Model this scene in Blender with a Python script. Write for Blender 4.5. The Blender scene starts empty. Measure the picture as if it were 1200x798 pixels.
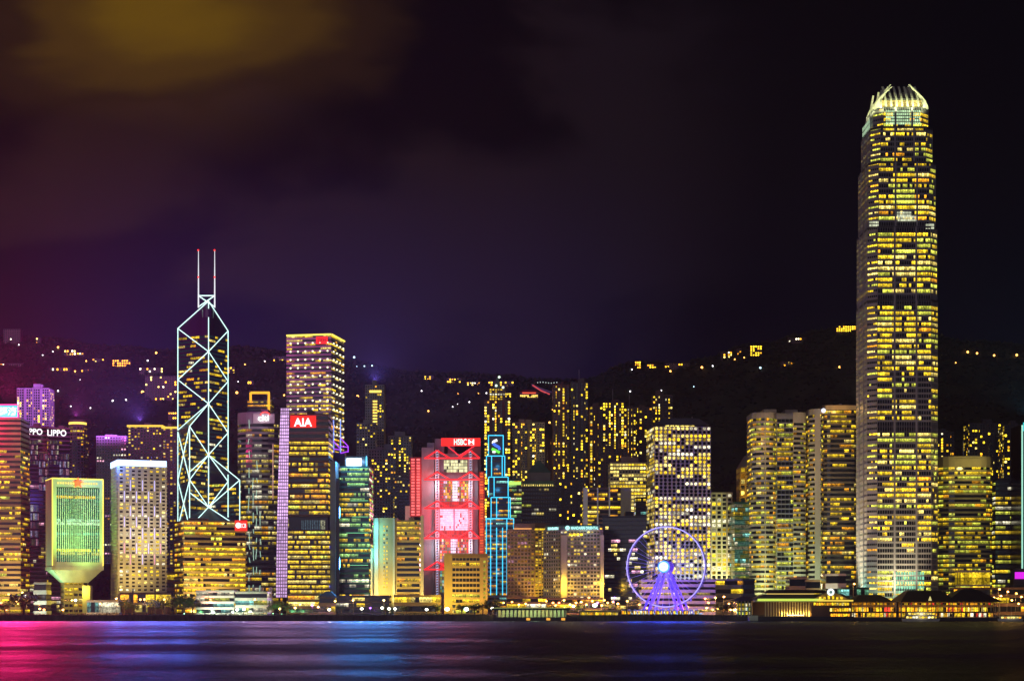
import bpy, math, random
from mathutils import Vector, noise as mnoise

# ------------------------------------------------------------------ camera, sky, light, exposure
F, CH, HY = 2070.0, 10.0, 711.0          # focal length in photo pixels, eye height, horizon row of the 1200 px photograph
def wx(px, D): return (px - 600.0) / F * D
def wz(py, D): return CH + (HY - py) / F * D
def at(px, py, D): return Vector((wx(px, D), D, wz(py, D)))
R = math.radians

sc = bpy.context.scene
col = sc.collection
cam = bpy.data.cameras.new('camera')
cam.sensor_width = 36.0
cam.lens = 36.0 * F / 1200.0
cam.shift_y = (HY - 399.0) / 1200.0
cam.clip_start, cam.clip_end = 1.0, 12000.0
cam_o = bpy.data.objects.new('camera', cam)
col.objects.link(cam_o)
cam_o.location = (0, 0, CH)
cam_o.rotation_euler = (R(90), 0, 0)
sc.camera = cam_o

sc.view_settings.view_transform = 'Standard'
sc.view_settings.look = 'None'
sc.view_settings.exposure = 0.0
sc.view_settings.gamma = 1.0
sc.view_settings.use_curve_mapping = False
sc.render.engine = 'CYCLES'
sc.cycles.use_denoising = True
sc.cycles.max_bounces = 4
sc.cycles.diffuse_bounces = 2
sc.cycles.glossy_bounces = 2
sc.cycles.volume_bounces = 0
sc.cycles.transparent_max_bounces = 4
sc.cycles.sample_clamp_indirect = 6.0
sc.cycles.caustics_reflective = False
sc.cycles.caustics_refractive = False

SUN_EL, SUN_ROT = R(16), R(196)

def build_world():
    w = bpy.data.worlds.new('World')
    sc.world = w
    w.use_nodes = True
    nt = w.node_tree
    nt.nodes.clear()
    N = nt.nodes.new
    L = nt.links.new
    out = N('ShaderNodeOutputWorld')
    tc = N('ShaderNodeTexCoord')
    sep = N('ShaderNodeSeparateXYZ')
    L(tc.outputs['Generated'], sep.inputs[0])

    def math_(op, a, b=None, clamp=False):
        n = N('ShaderNodeMath'); n.operation = op; n.use_clamp = clamp
        for i, v in enumerate((a, b)):
            if v is None: continue
            if isinstance(v, (int, float)): n.inputs[i].default_value = v
            else: L(v, n.inputs[i])
        return n.outputs[0]

    def ramp(fac, stops):
        n = N('ShaderNodeValToRGB')
        cr = n.color_ramp
        cr.interpolation = 'EASE'
        while len(cr.elements) < len(stops): cr.elements.new(0.5)
        for e, (p, c) in zip(cr.elements, stops):
            e.position = p; e.color = (*c, 1)
        L(fac, n.inputs[0])
        return n.outputs[0]

    def mix(kind, fac, a, b):
        n = N('ShaderNodeMix'); n.data_type = 'RGBA'; n.blend_type = kind
        if isinstance(fac, (int, float)): n.inputs[0].default_value = fac
        else: L(fac, n.inputs[0])
        for i, v in ((6, a), (7, b)):
            if isinstance(v, tuple): n.inputs[i].default_value = (*v, 1)
            else: L(v, n.inputs[i])
        return n.outputs[2]

    az = math_('ADD', math_('DIVIDE', sep.outputs[0], math_('MAXIMUM', math_('ABSOLUTE', sep.outputs[1]), 0.05)), 0.0)   # tan of the azimuth
    azn = math_('ADD', math_('MULTIPLY', az, 1.0 / 0.72), 0.5, True)      # 0 at the frame's left, about 0.9 at its right
    el = math_('DIVIDE', sep.outputs[2], math_('MAXIMUM', math_('ABSOLUTE', sep.outputs[1]), 0.05))
    eln = math_('DIVIDE', el, 0.36, True)
    low = ramp(azn, [(0.06, (0.010, 0.0035, 0.011)), (0.27, (0.009, 0.0055, 0.040)), (0.48, (0.0055, 0.0038, 0.024)), (0.68, (0.0012, 0.0014, 0.0050)), (0.95, (0.0010, 0.0022, 0.0050))])
    high = ramp(azn, [(0.05, (0.005, 0.003, 0.003)), (0.40, (0.002, 0.0016, 0.0032)), (0.62, (0.0014, 0.0014, 0.0022)), (0.95, (0.0010, 0.0013, 0.0022))])
    base = mix('MIX', ramp(eln, [(0.32, (0, 0, 0)), (0.78, (1, 1, 1))]), low, high)

    mp = N('ShaderNodeMapping')
    mp.inputs['Scale'].default_value = (3.2, 3.2, 8.5)
    mp.inputs['Rotation'].default_value = (0, R(14), 0)
    L(tc.outputs['Generated'], mp.inputs[0])
    nz = N('ShaderNodeTexNoise')
    nz.inputs['Scale'].default_value = 1.35
    nz.inputs['Detail'].default_value = 6.0
    nz.inputs['Roughness'].default_value = 0.5
    nz.inputs['Distortion'].default_value = 0.35
    L(mp.outputs[0], nz.inputs[0])
    cl = ramp(nz.outputs[0], [(0.49, (0, 0, 0)), (0.62, (1, 1, 1))])
    ccol = ramp(azn, [(0.10, (0.015, 0.0062, 0.003)), (0.45, (0.0095, 0.0048, 0.0052)), (0.58, (0.006, 0.0036, 0.0052)), (0.72, (0.0004, 0.0003, 0.0006))])
    base = mix('ADD', mix('MULTIPLY', 1.0, cl, (0.9, 0.9, 0.9)), base, ccol)

    # the sodium-lit cloud high on the left
    gx = math_('DIVIDE', math_('SUBTRACT', az, -0.195), 0.140)
    gz = math_('DIVIDE', math_('SUBTRACT', el, 0.362), 0.125)
    d = math_('SQRT', math_('ADD', math_('MULTIPLY', gx, gx), math_('MULTIPLY', gz, gz)))
    d = math_('ADD', d, math_('MULTIPLY', math_('SUBTRACT', nz.outputs[0], 0.5), 1.7))
    glow = ramp(d, [(0.0, (0.108, 0.056, 0.0)), (0.40, (0.052, 0.025, 0.001)), (0.70, (0.015, 0.0065, 0.001)), (1.0, (0, 0, 0))])
    base = mix('ADD', 1.0, base, glow)

    sky = N('ShaderNodeTexSky')
    sky.sky_type = 'NISHITA'
    sky.sun_disc = False
    sky.sun_elevation = R(-9)
    sky.sun_rotation = SUN_ROT
    b1 = N('ShaderNodeBackground'); L(sky.outputs[0], b1.inputs[0]); b1.inputs[1].default_value = 0.004
    b2 = N('ShaderNodeBackground'); L(base, b2.inputs[0]); b2.inputs[1].default_value = 1.0
    add = N('ShaderNodeAddShader')
    L(b1.outputs[0], add.inputs[0]); L(b2.outputs[0], add.inputs[1]); L(add.outputs[0], out.inputs[0])
build_world()

def aim(o, d): o.rotation_euler = Vector(d).to_track_quat('-Z', 'Y').to_euler()

sun = bpy.data.lights.new('sun', 'SUN')          # the glow of the lit shore behind the viewer
sun.energy = 0.24
sun.angle = R(40)
sun.color = (0.84, 0.80, 1.0)
sun_o = bpy.data.objects.new('sun', sun)
col.objects.link(sun_o)
aim(sun_o, (0.28, 1.0, -0.28))

# ------------------------------------------------------------------ helpers
def tag(o, label=None, cat=None, group=None, kind=None):
    if label: o['label'] = label
    if cat: o['category'] = cat
    if group: o['group'] = group
    if kind: o['kind'] = kind
    return o

def thing(name, label, cat, loc, group=None):
    o = bpy.data.objects.new(name, None)
    o.empty_display_size = 1.0
    col.objects.link(o)
    o.location = loc
    return tag(o, label, cat, group)

class MB:
    """collects polygons in world coordinates; build() links them as ONE mesh object"""
    def __init__(s): s.v = []; s.f = []; s.c = []; s.m = []; s.mi = 0
    def poly(s, pts, c=(0, 0, 0)):
        i = len(s.v); s.v.extend(tuple(p) for p in pts); s.f.append(tuple(range(i, i + len(pts)))); s.c.append(c); s.m.append(s.mi)
    def faces(s, vs, fs, c=(0, 0, 0)):
        i = len(s.v); s.v.extend(tuple(p) for p in vs)
        for f in fs: s.f.append(tuple(i + k for k in f)); s.c.append(c); s.m.append(s.mi)
    def box(s, x0, x1, y0, y1, z0, z1, c=(0, 0, 0)):
        s.prism([(x0, y0), (x1, y0), (x1, y1), (x0, y1)], z0, z1, c)
    def prism(s, fp, z0, z1, c=(0, 0, 0), top=None, bottom=True):
        n = len(fp); tp = top or fp
        vs = [(p[0], p[1], z0) for p in fp] + [(p[0], p[1], z1) for p in tp]
        fs = [(i, (i + 1) % n, n + (i + 1) % n, n + i) for i in range(n)] + [tuple(range(n, 2 * n))]
        if bottom: fs.append(tuple(reversed(range(n))))
        s.faces(vs, fs, c)
    def ring(s, inner, outer, z0, z1, c=(0, 0, 0), zi=None):
        n = len(inner)
        vs = [(p[0], p[1], z0) for p in outer] + [(p[0], p[1], z1) for p in outer] + [(p[0], p[1], z0) for p in inner] + [(p[0], p[1], z1) for p in inner]
        fs = []
        for i in range(n):
            j = (i + 1) % n
            fs += [(i, j, n + j, n + i), (n + i, n + j, 3 * n + j, 3 * n + i), (2 * n + i, 2 * n + j, j, i)]
        s.faces(vs, fs, c)
    def tube(s, p, q, r, n=6, c=(0, 0, 0), r2=None):
        p, q = Vector(p), Vector(q); d = (q - p).normalized()
        a = d.orthogonal().normalized(); b = d.cross(a); r2 = r if r2 is None else r2
        vs = [p + (a * math.cos(t) + b * math.sin(t)) * r for t in [2 * math.pi * k / n for k in range(n)]]
        vs += [q + (a * math.cos(t) + b * math.sin(t)) * r2 for t in [2 * math.pi * k / n for k in range(n)]]
        s.faces(vs, [(k, (k + 1) % n, n + (k + 1) % n, n + k) for k in range(n)] + [tuple(range(n, 2 * n)), tuple(reversed(range(n)))], c)
    def ball(s, ctr, r, nu=8, nv=5, c=(0, 0, 0), sz=1.0):
        vs = [(ctr[0], ctr[1], ctr[2] - r * sz)]
        for j in range(1, nv):
            t = -math.pi / 2 + math.pi * j / nv
            for i in range(nu):
                a = 2 * math.pi * i / nu
                vs.append((ctr[0] + r * math.cos(t) * math.cos(a), ctr[1] + r * math.cos(t) * math.sin(a), ctr[2] + r * sz * math.sin(t)))
        vs.append((ctr[0], ctr[1], ctr[2] + r * sz))
        fs = [(0, 1 + (i + 1) % nu, 1 + i) for i in range(nu)]
        for j in range(nv - 2):
            o = 1 + j * nu
            fs += [(o + i, o + (i + 1) % nu, o + nu + (i + 1) % nu, o + nu + i) for i in range(nu)]
        o = 1 + (nv - 2) * nu
        fs += [(o + i, o + (i + 1) % nu, len(vs) - 1) for i in range(nu)]
        s.faces(vs, fs, c)
    def build(s, name, mats, parent=None, loc=None, lit=False):
        mats = mats if isinstance(mats, (list, tuple)) else [mats]
        o0 = Vector(loc) if loc is not None else (parent_base(parent) if parent else Vector((0, 0, 0)))
        me = bpy.data.meshes.new(name)
        me.from_pydata([(v[0] - o0[0], v[1] - o0[1], v[2] - o0[2]) for v in s.v], [], s.f)
        for m in mats: me.materials.append(m)
        if len(mats) > 1: me.polygons.foreach_set('material_index', s.m)
        if lit:
            at_ = me.attributes.new('lit', 'FLOAT_COLOR', 'CORNER')
            vals = []
            for f, c in zip(s.f, s.c):
                vals.extend((c[0], c[1], c[2], 1.0) * len(f))
            at_.data.foreach_set('color', vals)
        o = bpy.data.objects.new(name, me)
        col.objects.link(o)
        if parent: o.parent = parent
        else: o.location = o0
        return o

BASE = {}
def parent_base(p):
    b = Vector((0, 0, 0))
    while p is not None:
        b += Vector(p.location); p = p.parent
    return b

# ------------------------------------------------------------------ materials
MATS = {}
def new_mat(name):
    m = bpy.data.materials.new(name); m.use_nodes = True
    nt = m.node_tree; bs = nt.nodes['Principled BSDF']
    m.cycles.emission_sampling = 'NONE'
    return m, nt, bs

def wall_mat(name, rgb, rough=0.75, var=0.25, scale=0.08, metal=0.0):
    if name in MATS: return MATS[name]
    m, nt, bs = new_mat(name)
    geo = nt.nodes.new('ShaderNodeNewGeometry')
    mp = nt.nodes.new('ShaderNodeMapping'); mp.inputs['Scale'].default_value = (1, 1, 0.35)
    nz = nt.nodes.new('ShaderNodeTexNoise'); nz.inputs['Scale'].default_value = scale; nz.inputs['Detail'].default_value = 6
    rp = nt.nodes.new('ShaderNodeMapRange'); rp.inputs['From Min'].default_value = 0.3; rp.inputs['From Max'].default_value = 0.7
    rp.inputs['To Min'].default_value = 1 - var; rp.inputs['To Max'].default_value = 1 + var
    mx = nt.nodes.new('ShaderNodeMix'); mx.data_type = 'RGBA'; mx.blend_type = 'MULTIPLY'; mx.inputs[0].default_value = 1
    mx.inputs[6].default_value = (*rgb, 1)
    L = nt.links.new
    L(geo.outputs['Position'], mp.inputs[0]); L(mp.outputs[0], nz.inputs[0]); L(nz.outputs[0], rp.inputs[0]); L(rp.outputs[0], mx.inputs[7]); L(mx.outputs[2], bs.inputs['Base Color'])
    bs.inputs['Roughness'].default_value = rough
    bs.inputs['Metallic'].default_value = metal
    MATS[name] = m
    return m

def glow_mat(name, rgb, strength):
    if name in MATS: return MATS[name]
    m, nt, bs = new_mat(name)
    bs.inputs['Base Color'].default_value = (0.05, 0.05, 0.05, 1)
    bs.inputs['Emission Color'].default_value = (*rgb, 1)
    bs.inputs['Emission Strength'].default_value = strength
    MATS[name] = m
    return m

def lit_mat(name, gloss=0.12, vary=0.75, scale=0.8, base=(0.006, 0.008, 0.010)):
    """window glass: a dark gloss over rooms that are lit by the 'lit' attribute, uneven inside"""
    if name in MATS: return MATS[name]
    m, nt, bs = new_mat(name)
    N, L = nt.nodes.new, nt.links.new
    a = N('ShaderNodeAttribute'); a.attribute_name = 'lit'
    geo = N('ShaderNodeNewGeometry')
    nz = N('ShaderNodeTexNoise'); nz.inputs['Scale'].default_value = scale; nz.inputs['Detail'].default_value = 2
    rp = N('ShaderNodeMapRange'); rp.inputs['From Min'].default_value = 0.32; rp.inputs['From Max'].default_value = 0.68
    rp.inputs['To Min'].default_value = 1 - vary; rp.inputs['To Max'].default_value = 1 + vary
    L(geo.outputs['Position'], nz.inputs[0]); L(nz.outputs[0], rp.inputs[0])
    L(a.outputs['Color'], bs.inputs['Emission Color']); L(rp.outputs[0], bs.inputs['Emission Strength'])
    bs.inputs['Base Color'].default_value = (*base, 1)
    bs.inputs['Roughness'].default_value = gloss
    MATS[name] = m
    return m

GLASS = lit_mat('window_glass')
SCREEN = lit_mat('led_screen', 0.4, 0.12, 0.4)
W_PALE = wall_mat('pale_concrete', (0.42, 0.40, 0.38))
W_LILAC = wall_mat('grey_concrete', (0.36, 0.34, 0.36))
W_GREY = wall_mat('grey_cladding', (0.24, 0.23, 0.26))
W_DARK = wall_mat('dark_cladding', (0.06, 0.06, 0.07), 0.4)
W_BLACK = wall_mat('black_glass_wall', (0.015, 0.016, 0.02), 0.2)
W_TAN = wall_mat('tan_stone', (0.36, 0.27, 0.16))
W_GOLD = wall_mat('ochre_stone', (0.38, 0.28, 0.12))
W_PINK = wall_mat('pink_granite', (0.36, 0.24, 0.22))
W_BROWN = wall_mat('brown_render', (0.16, 0.10, 0.09))
W_CREAM = wall_mat('cream_render', (0.55, 0.50, 0.40))
W_WHITE = wall_mat('white_paint', (0.72, 0.72, 0.70))
W_TEAL = wall_mat('teal_glass_wall', (0.02, 0.07, 0.07), 0.25)
W_NAVY = wall_mat('navy_glass_wall', (0.02, 0.025, 0.06), 0.25)
W_METAL = wall_mat('brushed_metal', (0.42, 0.42, 0.44), 0.35, 0.15, 0.3, 0.6)
W_ROOF = wall_mat('dark_roof_tiles', (0.05, 0.045, 0.045), 0.7)
W_GREEN = wall_mat('green_copper_roof', (0.10, 0.20, 0.17), 0.6)
W_STEEL = wall_mat('painted_steel', (0.50, 0.50, 0.55), 0.4)
W_RED = wall_mat('red_paint', (0.45, 0.03, 0.03), 0.5)

Y, PY, OR, WH = (0.92, 0.60, 0.02), (1.0, 0.76, 0.17), (0.98, 0.40, 0.015), (0.95, 0.88, 0.58)
GN, CY, RD, BL, PK = (0.68, 0.70, 0.07), (0.30, 0.85, 0.75), (1.0, 0.06, 0.03), (0.16, 0.12, 1.0), (1.0, 0.45, 0.62)
P_OFF = [(6, Y), (2, PY), (0.8, OR), (0.5, WH), (0.8, GN)]
P_RES = [(6, Y), (1.3, OR), (1.2, PY), (0.3, WH)]
P_PALE = [(3, PY), (2, WH), (2, Y)]
P_GOLD = [(5, Y), (2, OR), (1, PY)]
P_WHITE = [(3, WH), (2, PY), (1, Y), (0.5, CY)]
P_TEAL = [(2, CY), (2, WH), (2, GN), (2, Y)]
P_GREEN = [(4, (0.42, 0.80, 0.22)), (3, Y), (2, WH), (0.5, OR)]

def pick(rng, pal):
    t = rng.random() * sum(p[0] for p in pal)
    for wgt, c in pal:
        t -= wgt
        if t <= 0: return c
    return pal[-1][1]
def mul(c, k):
    k *= 1.3
    return (c[0] * k, c[1] * k, c[2] * k)

# ------------------------------------------------------------------ footprints
def fp_rect(pl, pr, D, depth):
    a, b = wx(pl, D), wx(pr, D)
    return [(a, D), (b, D), (b, D + depth), (a, D + depth)]

def fp_corner(pl, pm, pr, D, depth, side):
    """two faces in view, the near corner at column pm; side 'L' or 'R': on which hand the shorter side face lies"""
    N = Vector((wx(pm, D), D)); ks = ((pl if side == 'L' else pr) - 600) / F; kf = ((pr if side == 'L' else pl) - 600) / F
    sg = 1 if side == 'L' else -1
    g = lambda th: ((N.x - sg * depth * math.sin(th)) - ks * (N.y + depth * math.cos(th))) * sg
    lo, hi = -0.9, 1.2
    for _ in range(60):
        mid = (lo + hi) / 2
        if g(mid) > 0: lo = mid
        else: hi = mid
    th = (lo + hi) / 2
    s = Vector((-sg * math.sin(th), math.cos(th))) * depth
    f = Vector((sg * math.cos(th), math.sin(th)))
    t = (kf * N.y - N.x) / (f.x - kf * f.y)
    fr = N + f * t
    if side == 'L': P = [N, fr, fr + s, N + s]
    else: P = [fr, N, N + s, fr + s]
    return [(p.x, p.y) for p in P]

def offset(fp, d):
    """grow a counter-clockwise polygon by d"""
    n = len(fp); out = []
    for i in range(n):
        p0, p1, p2 = Vector(fp[i - 1]), Vector(fp[i]), Vector(fp[(i + 1) % n])
        a, b = (p1 - p0).normalized(), (p2 - p1).normalized()
        na, nb = Vector((a.y, -a.x)), Vector((b.y, -b.x))
        m = (na + nb)
        m = m / max(0.35, (1 + na.dot(nb)))
        out.append(tuple(p1 + m * d))
    return out

def shrink_to(fp, k, cy=None):
    cx = sum(p[0] for p in fp) / len(fp); cy_ = sum(p[1] for p in fp) / len(fp)
    return [(cx + (p[0] - cx) * k, cy_ + (p[1] - cy_) * k) for p in fp]

def seen_edges(fp, slack=0.02):
    res = []
    for i in range(len(fp)):
        a, b = Vector(fp[i]), Vector(fp[(i + 1) % len(fp)])
        d = b - a
        if d.length < 0.4: continue
        nrm = Vector((d.y, -d.x)).normalized(); mid = (a + b) / 2
        if nrm.dot(-mid.normalized()) > -slack: res.append((i, a, b, nrm, d.length))
    return res

# ------------------------------------------------------------------ facades
def facade(root, fp, z0, z1, n, bay, wall, *, span=0.42, pier=0.0, proud=0.5, lit=0.5, colp=None, pal=P_OFF, gain=(0.6, 1.5), mode='band',
           run=(2, 7), skip=(), seed=1, part='window_band', dark=(0.004, 0.0045, 0.006), core=True, fins=0.0, fin_w=0.25, fin_out=0.5, side_gain=0.7,
           dim=0.0, shape='rect', wall_name='wall', maxwin=100, span_top=0.0, glass=None):
    """a wall with storeys: solid core, projecting spandrels and piers, and the glass set back between them.
    mode 'band': each storey's glass is one part; mode 'win': each window is one part, past 100 the rest is one part of kind stuff."""
    rng = random.Random(seed)
    glass = glass or GLASS
    h = (z1 - z0) / n
    wb = MB()
    if core: wb.prism(fp, z0, z1)
    out = offset(fp, proud)
    skip = {k % n if k < 0 else k for k in skip}
    if proud > 0 and shape == 'rect':
        for i in range(n):
            zb = z0 + i * h
            if i in skip: wb.ring(fp, out, zb, zb + h * 0.999)
            elif span > 0:
                wb.ring(fp, out, zb, zb + h * span)
        wb.ring(fp, out, z1 - 0.3, z1 + 0.8)
    E = seen_edges(fp)
    cells = []
    litf = lit if callable(lit) else (lambda t, e: lit)
    nbs = []
    for e, (i, a, b, nrm, L) in enumerate(E):
        nb = max(1, round(L / bay)); nbs.append(nb)
        u = (b - a) / nb; un = (b - a).normalized()
        if pier > 0 and shape == 'rect':
            w = pier * L / nb
            for k in range(nb + 1):
                c = a + u * k
                lo, hi = c - un * (w / 2 if 0 < k else 0), c + un * (w / 2 if k < nb else 0)
                p = [lo + nrm * proud * 1.12, hi + nrm * proud * 1.12, hi - nrm * 0.1, lo - nrm * 0.1]
                wb.prism([tuple(q) for q in p], z0 + 0.02, z1 - 0.02)
        if fins > 0:
            nf = max(1, round(L / fins)); uf = (b - a) / nf
            for k in range(nf + 1):
                c = a + uf * k
                lo, hi = c - un * fin_w / 2, c + un * fin_w / 2
                p = [lo + nrm * (proud + fin_out), hi + nrm * (proud + fin_out), hi + nrm * 0.12, lo + nrm * 0.12]
                wb.prism([tuple(q) for q in p], z0 + 0.03, z1 - 0.03)
    w_o = wb.build(wall_name, wall, root)
    cps = [[(0.15 + 1.15 * rng.random() ** 1.3 if colp == 'stack' else 1.0) for _ in range(nb)] for nb in nbs]
    wins_l, wins_d = [], []
    for i in range(n):
        if i in skip: continue
        t = (i + 0.5) / n
        ff = rng.choice((0.45, 0.7, 1.0, 1.0, 1.2, 1.35)) if n > 7 else 1.0; fc = pick(rng, pal)
        zb, zt = z0 + i * h + h * span * 0.97, z0 + (i + 1) * h - h * span_top
        band = MB()
        for e, (_i, a, b, nrm, L) in enumerate(E):
            nb = nbs[e]; u = (b - a) / nb; p = min(1.0, litf(t, e) * ff) if mode == 'band' else litf(t, e)
            k = 0; on = rng.random() < p; left = rng.randint(*run); c0 = pick(rng, pal); g0 = rng.uniform(*gain)
            sg = 1.0 if e == max(range(len(E)), key=lambda q: E[q][4]) else side_gain
            for k in range(nb):
                if left <= 0:
                    on = rng.random() < p; left = rng.randint(*run); c0 = pick(rng, pal) if rng.random() < 0.4 else fc; g0 = rng.uniform(*gain)
                left -= 1
                o2 = on if colp is None else (rng.random() < p * cps[e][k])
                if colp is not None: c0 = pick(rng, pal); g0 = rng.uniform(*gain)
                if o2 and rng.random() < 0.9: c = mul(c0, g0 * rng.choice((0.45, 0.7, 0.9, 1.0, 1.15, 1.5)) * sg)
                else: c = (dark[0] + dim * c0[0] * 0.05, dark[1] + dim * c0[1] * 0.05, dark[2] + dim * c0[2] * 0.04)
                m0 = pier / 2 if pier else 0.0
                q0, q1 = a + u * (k + m0) + nrm * 0.08, a + u * (k + 1 - m0) + nrm * 0.08
                if shape == 'round':
                    ctr = (q0 + q1) / 2 + nrm * 0.12; rr = min((q1 - q0).length, zt - zb) / 2; un = (b - a).normalized()
                    pts = [(ctr.x + un.x * rr * math.cos(x), ctr.y + un.y * rr * math.cos(x), (zb + zt) / 2 + rr * math.sin(x)) for x in [2 * math.pi * j / 10 for j in range(10)]]
                else:
                    pts = [(q0.x, q0.y, zb), (q1.x, q1.y, zb), (q1.x, q1.y, zt), (q0.x, q0.y, zt)]
                if mode == 'band':
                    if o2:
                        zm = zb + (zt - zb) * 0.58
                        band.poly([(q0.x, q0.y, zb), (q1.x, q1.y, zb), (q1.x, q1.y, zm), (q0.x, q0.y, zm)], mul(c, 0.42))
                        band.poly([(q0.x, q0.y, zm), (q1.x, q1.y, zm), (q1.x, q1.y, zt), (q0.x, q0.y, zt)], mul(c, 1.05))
                    else: band.poly(pts, c)
                else: (wins_l if o2 else wins_d).append((pts, c, e))
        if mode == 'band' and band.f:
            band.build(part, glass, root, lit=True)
    if mode == 'win':
        rng.shuffle(wins_l)
        allw = wins_l + wins_d
        used = root.get('_nwin', 0)
        keep = max(0, min(maxwin, 100 - used))
        for pts, c, e in allw[:keep]:
            b = MB(); b.poly(pts, c); b.build('window', glass, root, lit=True)
        root['_nwin'] = used + min(keep, len(allw))
        if len(allw) > keep:
            b = MB()
            for pts, c, e in allw[keep:]: b.poly(pts, c)
            tag(b.build('window', glass, root, lit=True), kind='stuff')
    return w_o

def roof_gear(root, fp, z, seed=0, wall=W_GREY, mast=False, n=2, hmax=6.0, parapet=True):
    rng = random.Random(seed + 77)
    if parapet:
        b = MB(); b.ring(shrink_to(fp, 0.93), offset(fp, 0.2), z, z + 1.4); b.build('parapet', wall, root)
    xs = [p[0] for p in fp]; ys = [p[1] for p in fp]
    cx, cy = sum(xs) / len(xs), sum(ys) / len(ys)
    w, d = max(xs) - min(xs), max(ys) - min(ys)
    for k in range(n):
        b = MB()
        ww, dd = w * rng.uniform(0.16, 0.3), d * rng.uniform(0.2, 0.4)
        x, y = cx + w * rng.uniform(-0.22, 0.22), cy + d * rng.uniform(-0.1, 0.1) + k * 0.4
        b.box(x - ww / 2, x + ww / 2, y - dd / 2, y + dd / 2, z + 0.05, z + hmax * rng.uniform(0.5, 1.0))
        b.build('plant_room', wall, root)
    if mast:
        b = MB(); b.tube((cx, cy, z), (cx, cy, z + hmax * 2.2), 0.25, 5); b.build('antenna', W_STEEL, root)

# lamps --------------------------------------------------------------
def lamp(parent, loc, rgb, power, radius=0.6, spot=None, direction=None, blend=1.0, name='lamp_light'):
    L = bpy.data.lights.new(name, 'SPOT' if spot else 'POINT')
    L.energy = power; L.color = rgb; L.shadow_soft_size = radius
    if spot: L.spot_size = R(spot); L.spot_blend = blend
    o = bpy.data.objects.new(name, L); col.objects.link(o)
    base = parent_base(parent) if parent else Vector((0, 0, 0))
    if parent: o.parent = parent
    o.location = Vector(loc) - base
    if spot: aim(o, direction)
    return o

def floodlight(parent, px, D, rgb, power, target, spot=95, z=5.0, radius=1.0):
    """an added floodlight that washes a facade: a housing and its light"""
    p = Vector((wx(px, D), D, z))
    d = (Vector(target) - p).normalized()
    b = MB(); b.box(p.x - 0.5, p.x + 0.5, p.y - 0.9, p.y - 0.3, 4.02, z + 0.3)
    b.build('floodlight', W_DARK, parent)
    lamp(parent, p + d * 0.6 + Vector((0, 0, 0.6)), rgb, power * 4.5, radius, spot, d)  # lamp added to brighten the wall it aims at

def word(parent, text, name, ctr, u, width, height, mat, depth=0.5, bold=0.0):
    """lettering as one solid mesh; u is the unit vector along the line of text"""
    cu = bpy.data.curves.new(name, 'FONT'); cu.body = text; cu.size = 1.0; cu.extrude = 0.03; cu.offset = bold
    cu.resolution_u = 3
    tmp = bpy.data.objects.new('lettering_source', cu)
    me0 = tmp.to_mesh()
    vs = [v.co.copy() for v in me0.vertices]; fs = [tuple(p.vertices) for p in me0.polygons]
    tmp.to_mesh_clear(); bpy.data.objects.remove(tmp); bpy.data.curves.remove(cu)
    x0, x1 = min(v.x for v in vs), max(v.x for v in vs); y0, y1 = min(v.y for v in vs), max(v.y for v in vs)
    u = Vector((u[0], u[1], 0)).normalized(); nrm = Vector((u.y, -u.x, 0)); c = Vector(ctr)
    sx, sy = width / (x1 - x0), height / (y1 - y0)
    b = MB()
    b.faces([c + u * ((v.x - (x0 + x1) / 2) * sx) + Vector((0, 0, (v.y - (y0 + y1) / 2) * sy)) + nrm * (v.z / 0.03 * depth / 2) for v in vs], fs)
    return b.build(name, mat, parent)

def water_glow(root, pxs, pys, D, rgb, power, radius=7):
    """spots added before a facade to lay its colour on the harbour"""
    for px in pxs:
        for py in pys:
            lamp(root, at(px, py, D), rgb, 0.75 * power / (len(pxs) * len(pys)), radius, 125, (0, -1, -0.12), name='water_tint_light')  # unseen spots, added for the coloured streaks on the water

def part_box(root, name, mat, x0, x1, y0, y1, z0, z1):
    b = MB(); b.box(x0, x1, y0, y1, z0, z1); return b.build(name, mat, root)

# ------------------------------------------------------------------ the setting: terrain, water, quay
RIDGE = [(-900, 372), (-300, 380), (0, 394), (60, 398), (130, 408), (200, 409), (300, 412), (410, 421), (480, 436), (560, 443), (640, 446), (690, 446), (740, 429), (790, 428), (830, 420), (870, 406),
         (900, 404), (930, 396), (960, 389), (1000, 379), (1060, 388), (1130, 402), (1200, 406), (1600, 412), (2400, 430)]
def ridge_px(px):
    for (a, ya), (b, yb) in zip(RIDGE, RIDGE[1:]):
        if px <= b:
            t = max(0.0, (px - a) / (b - a)); t = t * t * (3 - 2 * t)
            return ya + (yb - ya) * t
    return RIDGE[-1][1]
YR, YS, GZ = 2700.0, 1720.0, 4.0
def terrain(x, y):
    if y <= YS: return GZ
    Rz = wz(ridge_px(600 + F * x / YR), YR)
    if y <= YR:
        s = (y - YS) / (YR - YS); f = s ** 1.65
    else:
        s = 1.0; f = 1.0 - min(0.85, ((y - YR) / 1500.0) ** 1.3)
    nz = mnoise.noise(Vector((x * 0.006, y * 0.006, 1.7))) * 16 + mnoise.noise(Vector((x * 0.022, y * 0.022, 5.1))) * 7
    k = min(1.0, s * 1.6)
    return GZ + (Rz - GZ) * f + nz * k * (0.45 + 0.55 * (1 - f if y <= YR else 0.2))

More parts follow.
